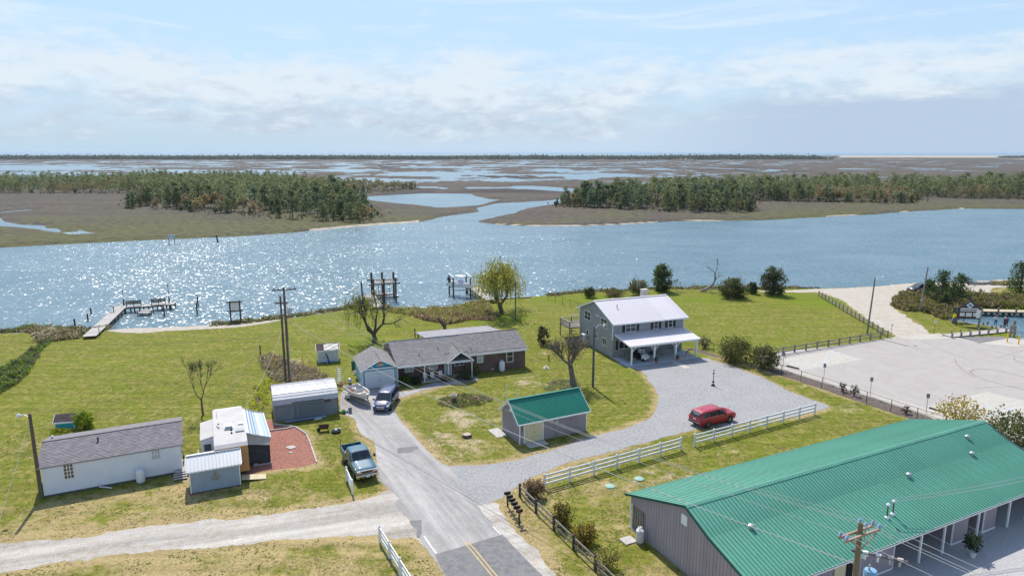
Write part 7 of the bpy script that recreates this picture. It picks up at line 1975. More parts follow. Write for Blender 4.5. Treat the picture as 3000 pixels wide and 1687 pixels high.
mb = MB(); mb.box(-.35, .35, -.3, .3, .0, 1.05); mb.box(-.55, .55, -.28, .28, .75, 1.0); tag(mb.build('grill', M('grey_cover', (.26, .28, .27), .9, .15), loc=local(HF, 10.3, -.5, .09), rot=(0, 0, HT)), 'covered grill against the wall at the right of the porch', 'grill')
mb = MB(); mb.lathe([(.25, 0), (.28, .2), (.26, .36), (.1, .42)], 14); tag(mb.build('round_stool', M('dark_blue_plastic', (.02, .04, .12), .5), loc=local(HF, 5.9, -.6, .09)), 'dark blue round stool under the porch by the wall', 'stool')
for k, (u, v) in enumerate(((6.45, -4.36),)):
 o = MB().box(0, 1.0, -3.5, 0, .0, .05).build('footpath', m_conc, None, loc=local(HF, u, v, .0), rot=(0, 0, HT)); o['kind'] = 'structure'; o['label'] = 'narrow concrete walk from the porch onto the gravel'
sw = thing('wind_spinner', 'tall black twisted wind spinner on the gravel drive', 'wind spinner', gp(2089, 1130), 0)
mb = MB(); mb.tube([(0, 0, 0), (0, 0, 2.1)], .02, 6); mb.build('rod', m_black, sw)
for k in range(5):
 a = k * .9; z0 = .35 + k * .36; w_ = .2 - k * .022; mb = MB(); c_, s_ = math.cos(a) * w_, math.sin(a) * w_
 mb.mesh([(0, 0, z0), (c_, s_, z0 + .17), (0, 0, z0 + .35), (-c_, -s_, z0 + .17), (s_ * .4, -c_ * .4, z0 + .17), (-s_ * .4, c_ * .4, z0 + .17)], [(0, 1, 4), (0, 4, 3), (0, 3, 5), (0, 5, 1), (2, 4, 1), (2, 3, 4), (2, 5, 3), (2, 1, 5)]); mb.build('spinner_leaf', m_black, sw)
mb = MB(); mb.lathe([(.3, 0), (.22, .12), (.05, .32)], 8); mb.build('base', m_black, sw)
acu = thing('air_conditioner', 'pair of white outdoor cooling units by the grey house side', 'cooling unit', local(HF, -.75, 7.4), HT)
for z in (0.15, .95):
 mb = MB(); mb.box(-.2, .2, -.45, .45, z, z + .7); mb.build('unit_case', m_plastic, acu); mb = MB(); mb.lathe([(.27, 0), (.27, .02)], 16, axis='x', c=(-.22, 0, z + .36)); mb.build('fan_grille', m_black, acu)
gs_ = thing('lawn_ornament', 'small pale fountain piece on the grass right of the bricks', 'ornament', gp(1600, 1078), 0)
mb = MB(); mb.lathe([(.45, 0), (.4, .06), (.05, .1), (.06, .25), (.2, .3), (.02, .33)], 12); mb.build('basin', m_stone, gs_, smooth=True)
tag(MB().tube([(0, 0, 0), (0, 0, .7)], .08, 8).build('wooden_post', m_darkwood, loc=(*gp(1608, 1056), 0)), 'very short dark post on the lawn near the round shrub', 'post')
# =================================================================== PARKING LOT FURNITURE
def sign_post(label, px, py, h_, w_, sh_, front, m_post=None, wood=False, rz=0.0):
 T = thing('sign', label, 'sign', gp(px, py), rz)
 mb = MB(); mb.beam((0, 0, 0), (0, 0, h_), .09 if wood else .05, .09 if wood else .05, up=(1, 0, 0)); mb.build('sign_post', m_post or m_metal, T)
 mb = MB(); mb.box(-w_ / 2, w_ / 2, -.07, -.055, h_ - sh_, h_); mb.build('sign_plate', front, T)
 return T
m_back = M('sign_back', (.25, .26, .27), .5)
m_bluep = M('sign_blue', (.03, .12, .40), .5)
for i, (x, y) in enumerate(((270, 960), (615, 1065), (1010, 1190), (1485, 1340))):
 a = ZB([(x, y)])[0]
 sign_post(('grey backed sign by the brown fence corner of the lot', 'grey backed sign on the lot edge opposite the spinner', 'grey backed sign beside the mulch strip with two small shrubs', 'grey backed sign closest to the green roof')[i], a[0], a[1], 2.35, .32, .5, m_back, rz=rad(-20))
a = ZC([(820, 1195)])[0]; T = sign_post('white notice sign on the grass before the boat basin', a[0], a[1], 2.2, .36, .5, m_plastic, m_darkwood)
mb = MB()
for k in range(4):
 mb.box(-.12, .12, -.076, -.07, 1.8 + k * .09, 1.83 + k * .09)
mb.build('sign_print', M('print_violet', (.18, .12, .3), .6), T, kind='stuff')
a = ZC([(60, 1228)])[0]; T = sign_post('small white notice sign at the end of the brown fence', a[0], a[1], 1.9, .24, .42, m_plastic)
mb = MB(); mb.box(-.08, .08, -.076, -.07, 1.6, 1.64); mb.box(-.08, .08, -.076, -.07, 1.7, 1.74); mb.build('sign_print', M('print_violet', (0, 0, 0)), T)
a = ZC([(2012, 455)])[0]; sign_post('plain white post marker on the sand beyond the back dock', a[0], a[1], 1.6, .16, .3, m_plastic, m_plastic)
a = ZB([(1900, 1410)])[0]; sign_post('yellow backed sign beside the yellow green bush', a[0], a[1], 2.0, .3, .5, M('dull_yellow', (.40, .33, .08), .6))
for i, (x, y) in enumerate(((2113, 1340), (2315, 1382))):
 a = ZC([(x, y)])[0]; tag(MB().lathe([(.09, 0), (.09, 1.35), (.05, 1.42)], 12).build('bollard', M('yellow_paint', (.75, .45, .02), .5), loc=(*gp(*a), 0), smooth=True), ('yellow bollard nearer the basin posts', 'yellow bollard farther right, near the picture edge')[i], 'bollard', 'yellow bollards by the boat ramp')
for i, (p, q) in enumerate((((305, 935), (408, 960)), ((1515, 1292), (1640, 1330)))):
 A, B = gv(*ZB([p])[0]), gv(*ZB([q])[0]); tag(MB().beam((0, 0, .09), (B - A) + Vector((0, 0, .09)), .16, .13).build('wheel_stop', m_rubber, loc=A), ('dark wheel stop near the brown fence corner', 'dark wheel stop near the green roof')[i], 'wheel stop', 'wheel stops')
# =================================================================== DOCKS
def dock_deck(T, a, b_, w_, z, step=.30, mat=None):
 """planks across a walkway from a to b"""
 a, b_ = Vector(a), Vector(b_); d = (b_ - a); L = d.length; d /= L; n = int(L / step); rz = math.atan2(d.y, d.x); src = None
 for i in range(n):
  if src is None:
   src = MB().box(0, step - .03, -w_ / 2, w_ / 2, -.04, 0).build('plank', mat or m_palewood, T)
   o = src
  else:
   o = child(src, T)
  q = a + d * (i * step); o.location = (q.x, q.y, z + R.uniform(-.008, .008)); o.rotation_euler = (0, 0, rz + R.uniform(-.006, .006))
 nrm = Vector((-d.y, d.x))
 for s_ in (-1, 1):
  p, q = a + nrm * s_ * (w_ / 2 - .08), b_ + nrm * s_ * (w_ / 2 - .08); MB().beam((p.x, p.y, z - .16), (q.x, q.y, z - .16), .08, .2).build('stringer', m_darkwood, T)
 return nrm
PILE = [None]
def pile(T, x, y, z0, z1, r_=.13, lean=(0, 0), name='piling', mat=None):
 return MB().tube([(x, y, z0), (x + lean[0], y + lean[1], z1)], r_, 8).build(name, mat or m_darkwood, T)
WZ = WATER_Z
# long dock on the left
o0 = gp(232, 991)
d1 = thing('wooden_dock', 'long L shaped wooden dock with two benches on the left', 'dock', (*o0, 0), 0)
zk = .45
A = Vector(gp(262, 991, .1)); B = Vector(gp(354, 898, zk)); Ao = Vector(o0)
Dd = (B - A).normalized()
A0 = A - Ao; B0 = B - Ao
nrm = dock_deck(d1, A0, B0 + Dd * .9, 1.9, zk)
C0 = Vector(gp(366, 899, zk)) - Ao; E0 = Vector(gp(514, 887.5, zk)) - Ao
dock_deck(d1, C0, E0, 2.0, zk)
L1 = (B0 - A0).length
for k in range(1, 9):
 q = A0.lerp(B0, k / 8.5)
 for s_ in (-1, 1):
  pile(d1, q.x + nrm.x * s_ * .8, q.y + nrm.y * s_ * .8, -2, zk - .1, .1)
for k in range(6):
 q = C0.lerp(E0, (k + .3) / 5.6)
 for s_ in (-1, 1):
  pile(d1, q.x, q.y + s_ * .85, -2, zk - .1, .12)
for px, py, h_ in ((363, 893, 2.6), (496, 886, 3.1)):
 q = Vector(gp(px, py, zk)) - Ao
 pile(d1, q.x, q.y, -2, zk + 1.0, .13); MB().tube([(q.x, q.y, zk + 1), (q.x, q.y, zk + h_)], .04, 6).build('lamp_stem', m_black, d1); MB().lathe([(.05, 0), (.11, .08), (.09, .22), (.02, .3)], 8, c=(q.x, q.y, zk + h_)).build('lantern', m_black, d1)
for i, (pxa, pxb) in enumerate(((370, 414), (443, 486))):
 a, b_ = Vector(gp(pxa, 899 - (pxa - 370) * .075, zk)) - Ao, Vector(gp(pxb, 899 - (pxb - 370) * .075, zk)) - Ao
 bn_ = thing('dock_bench', ('dark slatted bench on the long dock nearer the walkway', 'dark slatted bench at the far end of the long dock')[i], 'bench', (Ao.x + a.x, Ao.y + a.y, zk), math.atan2((b_ - a).y, (b_ - a).x), 'benches on the long dock'); Lb = (b_ - a).length
 for k in range(4):
  MB().box(0, Lb, -.1 + k * .14, k * .14, .44, .48).build('seat_slat', m_darkwood, bn_)
  MB().box(-.03, Lb + .03, -.13, -.09, .55 + k * .15, .67 + k * .15).build('back_slat', m_darkwood, bn_)
 for x in (.05, Lb / 2, Lb - .05):
  MB().box(x - .04, x + .04, -.1, .45, 0, .44).build('leg', m_darkwood, bn_); MB().box(x - .04, x + .04, -.09, -.03, .44, 1.15).build('back_post', m_darkwood, bn_)
# fish cleaning stand, lower landing, loose piles
q = Vector(gp(333, 912, zk)); fc = thing('cleaning_table', 'small pale cleaning table at the corner of the long dock', 'table', (q.x, q.y, zk), .3)
MB().box(-.45, .45, -.3, .3, .95, 1.02).build('table_top', m_palewood, fc); MB().box(-.06, .06, -.06, .06, 0, .95).build('leg', m_darkwood, fc); MB().box(-.4, .0, -.25, .1, 1.02, 1.25).build('sink', m_plastic, fc)
q = Vector(gp(420, 918, -.1)); ld = thing('floating_step', 'low wooden landing in the water below the long dock', 'landing', (q.x, q.y, 0), .15)
for k in range(5):
 MB().box(-1.0 + k * .02, 1.0, k * .42, k * .42 + .38, -.02 + (.12 if k > 2 else 0), .03 + (.12 if k > 2 else 0)).build('plank', m_palewood, ld)
for x in (-.95, .95):
 for y in (0, 1.0, 2.0):
  pile(ld, x, y, -2, .1, .1)
for px, py, h_, ln, lb in ((268, 921, 1.15, (-.12, .1), 'leaning piling in the water left of the long dock'), (258, 940, 1.25, (0, 0), 'upright piling in the water left of the long dock'), (222, 967, 1.9, (-.05, 0), 'dark piling standing among reeds at the left shore'), (482, 927, 1.9, (0, 0), 'single piling in the water below the long dock end'), (578, 921, 2.2, (0, 0), 'nearer of two pilings between dock and sign frame'), (581, 897, 2.1, (-.15, .2), 'farther leaning piling of the two between dock and sign frame')):
 g_ = gp(px, py, WZ); tag(MB().tube([(0, 0, -1.5), (ln[0], ln[1], h_)], .13, 8).build('piling', m_darkwood, loc=(g_[0], g_[1], WZ)), lb, 'piling', 'single pilings in the water')
for px, py, lb in ((241, 983, 'thin post on the grass left of the long dock foot'), (293, 987, 'thin post on the grass right of the long dock foot')):
 tag(MB().tube([(0, 0, 0), (-.05, 0, 1.5)], .05, 6).build('thin_post', m_darkwood, loc=(*gp(px, py), 0)), lb, 'post')
# empty billboard frame in the shallows
a, b_ = Vector(gp(677.5, 951, WZ)), Vector(gp(706.5, 949, WZ)); bf = thing('billboard', 'tall wooden frame holding a blank white board in the shallows', 'sign', (a.x, a.y, WZ), math.atan2((b_ - a).y, (b_ - a).x)); Lb = (b_ - a).length
for x in (0, Lb):
 pile(bf, x, 0, -1, 4.1, .13, name='post')
for z in (3.9, 2.35):
 MB().beam((-.5, -.12, z), (Lb + .5, -.12, z), .12, .2).build('cross_beam', m_darkwood, bf)
MB().box(.15, Lb - .15, -.03, .03, 2.5, 3.8).build('board', m_plastic, bf)
# channel sign across the water and far leaning pile
a, b_ = Vector(gp(496, 716, WZ)), Vector(gp(512, 716, WZ)); cs_ = thing('channel_sign', 'pale two legged sign board standing in the far water', 'sign', (a.x, a.y, WZ), 0); Lb = b_.x - a.x
for x in (0, Lb):
 pile(cs_, x, 0, -1, 2.9, .11, name='post')
MB().box(-.25, Lb + .25, -.1, -.03, 1.9, 3.0).build('board', M('pale_board', (.60, .62, .66), .6), cs_)
MB().box(0, Lb, -.12, -.1, 2.5, 2.65).build('board_print', M('board_grey', (.35, .38, .42), .6), cs_)
g_ = gp(640, 709, WZ); tag(MB().tube([(0, 0, -1), (-.55, 0, 2.2)], [.3, .22], 8).build('piling', m_darkwood, loc=(g_[0], g_[1], WZ)), 'thick leaning piling near the far marsh shore', 'piling')
# middle dock with boat shelter frame
K1 = lambda x, y: crop([(x, y)], 1040, 780, 12.075)[0]
zk2 = .55
A = Vector(gp(*K1(780, 1440), zk2)); B = Vector(gp(*K1(480, 1000), zk2)); o2 = A.copy(); d2_ = thing('wooden_dock', 'weathered dock with tall slatted frame, behind the bare willow', 'dock', (o2.x, o2.y, 0), 0)
n2_ = dock_deck(d2_, Vector((0, 0)), B - A, 2.3, zk2, .34)
C, E = Vector(gp(*K1(600, 985), zk2)) - o2, Vector(gp(*K1(1380, 935), zk2)) - o2
dock_deck(d2_, C, E, 1.6, zk2, .34)
L2_ = (B - A).length
for k in range(7):
 q = (B - A) * (k / 6)
 for s_ in (-1, 1):
  pile(d2_, q.x + n2_.x * s_ * 1.2, q.y + n2_.y * s_ * 1.2, -2, zk2 + .5, .11, mat=m_wood)
q = Vector(gp(*K1(290, 1160), 0)) - o2; pile(d2_, q.x, q.y, -2, 3.4, .15, (-.25, 0))
pb = []
for (fx_, fy_, bx_, by_) in ((675, 1000, 610, 960), (1050, 1270, 985, 1130), (1460, 1240, 1385, 1130)):
 pb.append((Vector(gp(*K1(fx_, fy_ if fx_ > 700 else 1290), WZ)) - o2, Vector(gp(*K1(bx_, by_ if bx_ > 700 else 1150), WZ)) - o2))
hts = (4.0, 4.5, 4.0)
for (f, b_), hh in zip(pb, hts):
 pile(d2_, f.x, f.y, -2, 4.1, .16, name='tall_post'); pile(d2_, b_.x, b_.y, -2, 4.7, .2, name='tall_post')
for side_, z in ((0, 3.0), (1, 3.2)):
 p, q = pb[0][side_], pb[2][side_]; e = (q - p).normalized() * .9
 MB().beam((p.x - e.x, p.y - e.y, z), (q.x + e.x, q.y + e.y, z), .1, .28).build('frame_beam', m_wood, d2_)
for k in range(13):
 t_ = .05 + k * .075; p, q = pb[0][0].lerp(pb[2][0], t_), pb[0][1].lerp(pb[2][1], t_); MB().beam((p.x, p.y, 3.17), (q.x + R.uniform(-.15, .15), q.y, 3.38), .14, .05).build('roof_slat', m_wood, d2_)
p, q = pb[0][0], pb[2][0]; MB().beam((p.x, p.y, .35), (q.x + .5, q.y, .35), .14, .24).build('lower_beam', m_darkwood, d2_)
for t_ in (.22, .72):
 q = pb[0][0].lerp(pb[2][0], t_); MB().tube([(q.x, q.y, .4), (q.x, q.y, 3.0)], .05, 6).build('hanging_pipe', m_darkwood, d2_)
# right dock with boat lift
K2 = lambda x, y: crop([(x, y)], 1300, 780, 9.66)[0]
zk3 = .75
A = Vector(gp(*K2(1330, 1000), zk3 - .4)); B = Vector(gp(*K2(850, 600), zk3)); o3 = A.copy(); d3 = thing('wooden_dock', 'bleached dock with boat lift behind the green willow', 'dock', (o3.x, o3.y, 0), 0)
n3 = dock_deck(d3, Vector((0, 0)), (B - A) * 1.12, 2.2, zk3, .34)
for k in range(7):
 q = (B - A) * ((k + .3) / 6)
 for s_ in (-1, 1):
  pile(d3, q.x + n3.x * s_ * 1.15, q.y + n3.y * s_ * 1.15, -2, zk3 + .25, .13, mat=m_wood)
lp = [Vector(gp(*K2(x, y), WZ)) for x, y in ((160, 800), (275, 895), (765, 890), (640, 770))]
lf = thing('boat_lift', 'four post boat lift holding the white boat at the right dock', 'boat lift', (lp[1].x, lp[1].y, 0), 0)
for i, p in enumerate(lp):
 q = p - lp[1]; pile(lf, q.x, q.y, -2, 3.55 if i != 3 else 3.3, .15)
for a, b_ in ((0, 1), (3, 2)):
 p, q = lp[a] - lp[1], lp[b_] - lp[1]; e = (q - p).normalized() * .4; MB().beam((p.x - e.x, p.y - e.y, 3.65), (q.x + e.x, q.y + e.y, 3.65), .22, .3).build('top_beam', m_alu, lf)
for a, b_ in ((0, 3), (1, 2)):
 p, q = lp[a] - lp[1], lp[b_] - lp[1]; MB().beam((p.x, p.y, 1.0), (q.x, q.y, 1.0), .1, .2).build('cradle_beam', m_metal, lf)
bc = (lp[0] + lp[1] + lp[2] + lp[3]) / 4; hd = (lp[1] - lp[0]);
ang3 = math.atan2((Vector(gp(*K2(750, 500), 2)) - Vector(gp(*K2(300, 420), 2))).y, (Vector(gp(*K2(750, 500), 2)) - Vector(gp(*K2(300, 420), 2))).x)
wb_ = thing('centre_console_boat', 'white motorboat with a T top hanging in the boat lift', 'boat', (bc.x + .3, bc.y - .3, 1.1), rad(-38))
hull(MB(), 6.4, 2.3, .95).build('hull', [M('white_hull', (.74, .74, .73), .3, .03), m_plastic], wb_, smooth=True)
MB().box(-.5, .3, -.42, .42, .5, 1.6).build('console', M('lavender_white', (.50, .50, .62), .5), wb_)
for x in (-.7, .5):
 for y in (-.5, .5):
  MB().tube([(x, y, .5), (x * .9, y * .95, 2.45)], .03, 6).build('top_post', m_alu, wb_)
MB().box(-1.1, .9, -.8, .8, 2.45, 2.53).build('t_top', m_plastic, wb_, bevel=.03)
outboard(wb_, (-3.35, 0, 1.0), m_black, 1.4)
# seawall pieces
for i, (p, q, lb) in enumerate(((K2(1500, 925), K2(2480, 862), 'long low wooden seawall along the lawn beyond the willow'), (K2(660, 1000), K2(790, 1105), 'short dark topped wall piece at the corner of the cove'), (K2(690, 985), K2(1200, 958), 'low wall along the cove from the corner to the dock'))):
 A, B = gv(*p, .15), gv(*q, .15); mb = MB(); mb.beam((0, 0, .02), (B - A) + Vector((0, 0, .02)), .28, .08, 1); mb.beam((0, 0, -.5), (B - A) + Vector((0, 0, -.5)), .12, .95, 0); tag(mb.build('seawall', [m_darkwood, m_palewood], loc=A), lb, 'seawall')
# basin: bulkhead, back dock, front walk
bh = [gv(*p) for p in ((2768, 930), (2784, 938), (2832, 946), (2906, 957), (2958, 969))]
for i, (a, b_) in enumerate(zip(bh, bh[1:])):
 mb = MB(); mb.beam((0, 0, .05), (b_ - a) + Vector((0, 0, .05)), .3, .12, 1); mb.beam((0, 0, -.9), (b_ - a) + Vector((0, 0, -.9)), .12, 1.8, 0); tag(mb.build('bulkhead', [m_darkwood, m_palewood], loc=a), ('bulkhead piece at the upper corner of the basin', 'bulkhead piece behind the yellow flowers and sign', 'bulkhead piece behind the information board', 'bulkhead piece where the anglers stand')[i], 'bulkhead', 'bulkheads round the basin')
for i, (x, y) in enumerate(((1770, 1030), (1690, 1045), (1845, 1105), (2005, 1090))):
 a = ZC([(x, y)])[0]; tag(MB().tube([(0, 0, -.5), (0, 0, .55)], .13, 8).build('mooring_post', m_wood, loc=(*gp(*a), 0)), ('mooring post behind the information board', 'mooring post left of the anglers', 'mooring post in the grass corner by the walk', 'mooring post closest to the anglers')[i], 'post', 'mooring posts along the basin edge')
A = Vector(gp(*ZC([(1055, 1222)])[0], .2)); B = Vector(gp(*ZC([(2160, 1118)])[0], .2)); fw = thing('wooden_dock', 'low boardwalk with stubby posts at the edge of the lot', 'dock', (A.x, A.y, 0), 0)
n4 = dock_deck(fw, Vector((0, 0)), B - A, 1.7, .18, .3)
for k in range(8):
 q = (B - A) * (k / 7)
 pile(fw, q.x - n4.x * .85, q.y - n4.y * .85, -1.5, .75, .15, name='stub_post', mat=m_wood)
 if k > 0:
  pile(fw, q.x + n4.x * .85, q.y + n4.y * .85, -.5, .62, .12, name='stub_post', mat=m_wood)
for x, y in ((2165, 1250), (2235, 1258), (2240, 1080)):
 q = Vector(gp(*ZC([(x, y)])[0])) - A; pile(fw, q.x, q.y, -2, 1.9 if y > 1100 else 1.2, .17, name='tall_post', mat=m_wood)
A = Vector(gp(*ZC([(1540, 770)])[0], .3)); B = Vector(gp(*ZC([(2420, 792)])[0], .3)); A = A - (B - A) * .3; bd = thing('wooden_dock', 'pale fishing dock at the far side of the basin', 'dock', (A.x, A.y, 0), 0)
dock_deck(bd, Vector((0, 0)), (B - A) * 1.2, 2.0, .3, .34, M('tan_deck_wood', (.46, .38, .26), .9, .1, 4.0, orand=.1))
for k in range(13):
 q = (B - A) * (k / 11); pile(bd, q.x, q.y - .9, -2, .25 if k % 3 else 1.0, .16, mat=m_darkwood if k % 3 else m_wood); pile(bd, q.x, q.y + .9, -2, .2, .14)
# information board
kb = thing('notice_board', 'brown gabled information board with white panels by the basin', 'notice board', gp(*ZC([(1420, 1050)])[0]), rad(-6))
for x in (-1.85, 1.65):
 MB().box(x - .09, x + .09, -.09, .09, 0, 2.2).build('post', m_darkwood, kb)
mb = MB(); mb.prism([(-1.9, 0), (1.7, 0), (1.7, 1.9), (-.1, 3.1), (-1.9, 1.9)], -.06, .06); o = mb.build('board_panel', m_darkwood, kb, loc=(0, 0, 1.15)); o.rotation_euler = (PI / 2, 0, 0)
for x0, x1, z0, z1, nm in ((-1.5, 1.3, 2.75, 2.95, 'header_board'), (-1.5, 1.3, 2.45, 2.6, 'header_board'), (-1.5, -.75, 1.6, 2.2, 'notice'), (-.55, .35, 1.55, 2.2, 'notice'), (.55, 1.3, 1.6, 2.2, 'notice')):
 MB().box(x0, x1, -.1, -.075, z0, z1).build(nm, m_plastic, kb)
mb = MB(); mb.prism([(-.6, 0), (0, -.5), (.6, 0), (0, .5)], -.02, .02); o = mb.build('diamond_emblem', m_plastic, kb, loc=(-.1, -.09, 3.45)); o.rotation_euler = (PI / 2, 0, 0)
mb = MB(); mb.prism([(-.35, 0), (0, -.2), (.35, 0), (0, .2)], -.02, .02); o = mb.build('emblem_print', m_bluep, kb, loc=(-.1, -.12, 3.45)); o.rotation_euler = (PI / 2, 0, 0)
sd = thing('notice_board', 'smaller dark map board left of the gabled information board', 'notice board', gp(*ZC([(1240, 985)])[0]), rad(-6))
MB().box(-.95, -.85, -.06, .06, 0, 2.6).build('post', m_darkwood, sd); MB().box(.85, .95, -.06, .06, 0, 2.6).build('post', m_darkwood, sd); MB().box(-.85, .85, -.05, .05, .9, 2.5).build('map_panel', M('dark_green_map', (.06, .13, .12), .5, .3, 3.0), sd)
MB().box(-.6, .5, -.07, -.05, 1.9, 2.1).build('map_title', m_palewood, sd)
sp_ = thing('notice_board', 'tall leaning brown post with small white panel at the basin', 'sign', gp(*ZC([(1598, 1095)])[0]), rad(-6)); MB().tube([(0, 0, 0), (.35, 0, 3.2)], .13, 8).build('post', m_wood, sp_); MB().box(-.5, .1, -.05, .0, 1.7, 3.0).build('panel', m_plastic, sp_)
a = ZC([(1175, 1010)])[0]; yb_ = thing('flower_stand', 'bright yellow flowers round a grey bag by the map board', 'flowers', gp(*a), 0)
rng = np.random.default_rng(5); C = rng.normal(size=(120, 3)) * (.22, .18, .2) + (0.1, 0, 1.25); V, F, Tn = card_arrays(C, .14, rng, np.tile([[.75, .60, .02]], (120, 1)) * rng.uniform(.7, 1.1, (120, 1))); np_mesh('blossoms', V, F, leaf_mat('leaf', (1, 1, 1)), {'tone': Tn}, parent=yb_)
MB().lathe([(.3, 0), (.42, .3), (.35, .8), (.15, 1.05)], 10).build('bag', M('dark_teal_bag', (.10, .16, .19), .7, .3), yb_, smooth=True)
# =================================================================== PEOPLE
def skinned(name, pts, edges, radii, mat, parent, sub=1):
 me = bpy.data.meshes.new(name); me.from_pydata(pts, edges, []); me.materials.append(mat)
 o = bpy.data.objects.new(name, me); COL.objects.link(o); o.parent = parent
 sk = o.modifiers.new('skin', 'SKIN'); sk.use_smooth_shade = True
 for i, r_ in enumerate(radii):
  me.skin_vertices[0].data[i].radius = (r_, r_) if not isinstance(r_, tuple) else r_
 me.skin_vertices[0].data[0].use_root = True
 ss = o.modifiers.new('sub', 'SUBSURF'); ss.levels = ss.render_levels = sub
 return o
def person(label, loc, rz, shirt, trousers, hat=None, h_=1.75, sit=False):
 T = thing('person', label, 'person', loc, rz); s_ = h_ / 1.75; T.scale = (s_,) * 3
 sk = M('skin', (.45, .28, .20), .6, .05)
 if not sit:
  P = [(0, 0, .95), (0, 0, 1.15), (0, 0, 1.38), (0, -.01, 1.5), (0, -.02, 1.6), (0, -.03, 1.70), (-.09, 0, .9), (-.11, -.02, .5), (-.12, 0, .09), (-.12, -.14, .04), (.09, 0, .9), (.12, .02, .5), (.13, .02, .09), (.13, -.12, .04),
             (-.18, 0, 1.40), (-.25, -.03, 1.14), (-.17, -.22, 1.02), (-.10, -.30, 1.03), (.18, 0, 1.40), (.26, -.03, 1.13), (.18, -.22, 1.04), (.10, -.32, 1.06)]
 else:
  P = [(0, 0, .45), (0, .02, .65), (0, .03, .88), (0, .02, 1.0), (0, .01, 1.1), (0, 0, 1.2), (-.1, -.05, .45), (-.12, -.42, .47), (-.12, -.44, .09), (-.12, -.56, .04), (.1, -.05, .45), (.12, -.42, .47), (.12, -.42, .09), (.12, -.55, .04),
             (-.18, .03, .9), (-.24, -.05, .66), (-.14, -.28, .6), (-.1, -.34, .58), (.18, .03, .9), (.24, -.05, .66), (.14, -.28, .6), (.1, -.34, .58)]
 E = [(0, 1), (1, 2), (2, 3), (3, 4), (4, 5), (0, 6), (6, 7), (7, 8), (8, 9), (0, 10), (10, 11), (11, 12), (12, 13), (2, 14), (14, 15), (15, 16), (16, 17), (2, 18), (18, 19), (19, 20), (20, 21)]
 rr = [.13, .12, .14, .055, .085, .075, .085, .058, .042, .03, .085, .058, .042, .03, .06, .042, .032, .028, .06, .042, .032, .028]
 skinned('body', P, E, rr, sk, T)
 up = [0, 1, 2, 14, 15, 16, 18, 19, 20]; mp_ = {a: i for i, a in enumerate(up)}
 skinned('shirt', [P[a] for a in up], [(mp_[a], mp_[b_]) for a, b_ in E if a in mp_ and b_ in mp_], [(.155, .14, .165, .075, .06, .045, .075, .06, .045)[mp_[a]] for a in up], shirt, T)
 lo = [0, 6, 7, 8, 10, 11, 12]; mp_ = {a: i for i, a in enumerate(lo)}
 skinned('trousers', [P[a] for a in lo], [(mp_[a], mp_[b_]) for a, b_ in E if a in mp_ and b_ in mp_], [(.15, .10, .075, .06, .10, .075, .06)[mp_[a]] for a in lo], trousers, T)
 hz_ = P[5][2]
 mb = MB(); mb.lathe([(.09, hz_ - .04), (.1, hz_ + .02), (.07, hz_ + .08), (.02, hz_ + .1)] if not hat else [(.16, hz_ + .0), (.16, hz_ + .012), (.1, hz_ + .02), (.09, hz_ + .1), (.03, hz_ + .12)], 12, c=(0, P[5][1], 0)); mb.build('hat' if hat else 'hair', hat or M('dark_hair', (.03, .02, .015), .8), T, smooth=True)
 return T
m_sw = M('white_shirt', (.62, .64, .66), .8); m_jn = M('blue_jeans', (.05, .09, .16), .8); m_mr = M('maroon_jacket', (.09, .03, .04), .8); m_nv = M('navy_jacket', (.04, .08, .18), .8); m_dk = M('dark_clothes', (.03, .035, .045), .85)
for x, y, sh_, tr2, ht_, lb, rz in ((1905, 1060, m_sw, m_jn, M('red_cap', (.3, .08, .1), .7), 'person in white shirt and jeans looking at the basin water', 2.7), (2062, 1092, m_mr, m_mr, M('straw_hat', (.5, .42, .28), .8), 'person in dark maroon clothes and straw hat on the dock corner', 3.3), (2098, 1085, m_nv, m_dk, None, 'person in navy jacket standing beside the straw hat', 2.9)):
 person(lb, (*gp(*ZC([(x, y)])[0]), .1), rz, sh_, tr2, ht_)
for x, y, sh_, lb in ((1250, 800, m_dk, 'person in dark top sitting on the far dock at its left end'), (1318, 793, m_dk, 'person in black sitting on the far dock beside another')):
 person(lb, (*gp(*ZC([(x, y + 10)])[0], .3), .3), .2, sh_, m_dk, None, 1.7, True)
# fishing rods
g_ = gp(*ZC([(2062, 1092)])[0]); tag(MB().tube([(0, 0, 0), (1.3, .3, .5)], .012, 5).build('fishing_rod', m_black, loc=(g_[0] + .2, g_[1] + .3, 1.15)), 'fishing rod held over the basin by the straw hatted person', 'fishing rod')
# =================================================================== VEGETATION
m_leaf = leaf_mat('leaf', (1, 1, 1))
rngv = np.random.default_rng(11)
def cards(parent, name, C, size, col, rng, var=.35, up=0.0, aspect=1.0, kind=None):
 n = len(C)
 T = np.tile(np.array([col], float), (n, 1)) * rng.uniform(1 - var, 1 + var, (n, 1)) * rng.uniform(.9, 1.1, (n, 3))
 V, F, Tn = card_arrays(C, size * rng.uniform(.6, 1.3, n), rng, T, up, aspect)
 return np_mesh(name, V, F, m_leaf, {'tone': Tn}, parent=parent, kind=kind)
def clumps(rng, k, m, rx, ry, rz, c=(0, 0, 0), sp=.22, shell=.55):
 u = rng.normal(size=(k, 3)); u /= np.linalg.norm(u, axis=1, keepdims=True)
 rr = rng.uniform(shell, 1, (k, 1)) ** .7
 P = u * rr * (rx, ry, rz) + c
 Q = np.repeat(P, m, 0) + rng.normal(size=(k * m, 3)) * sp * np.array((rx, ry, rz)) * .8
 return Q
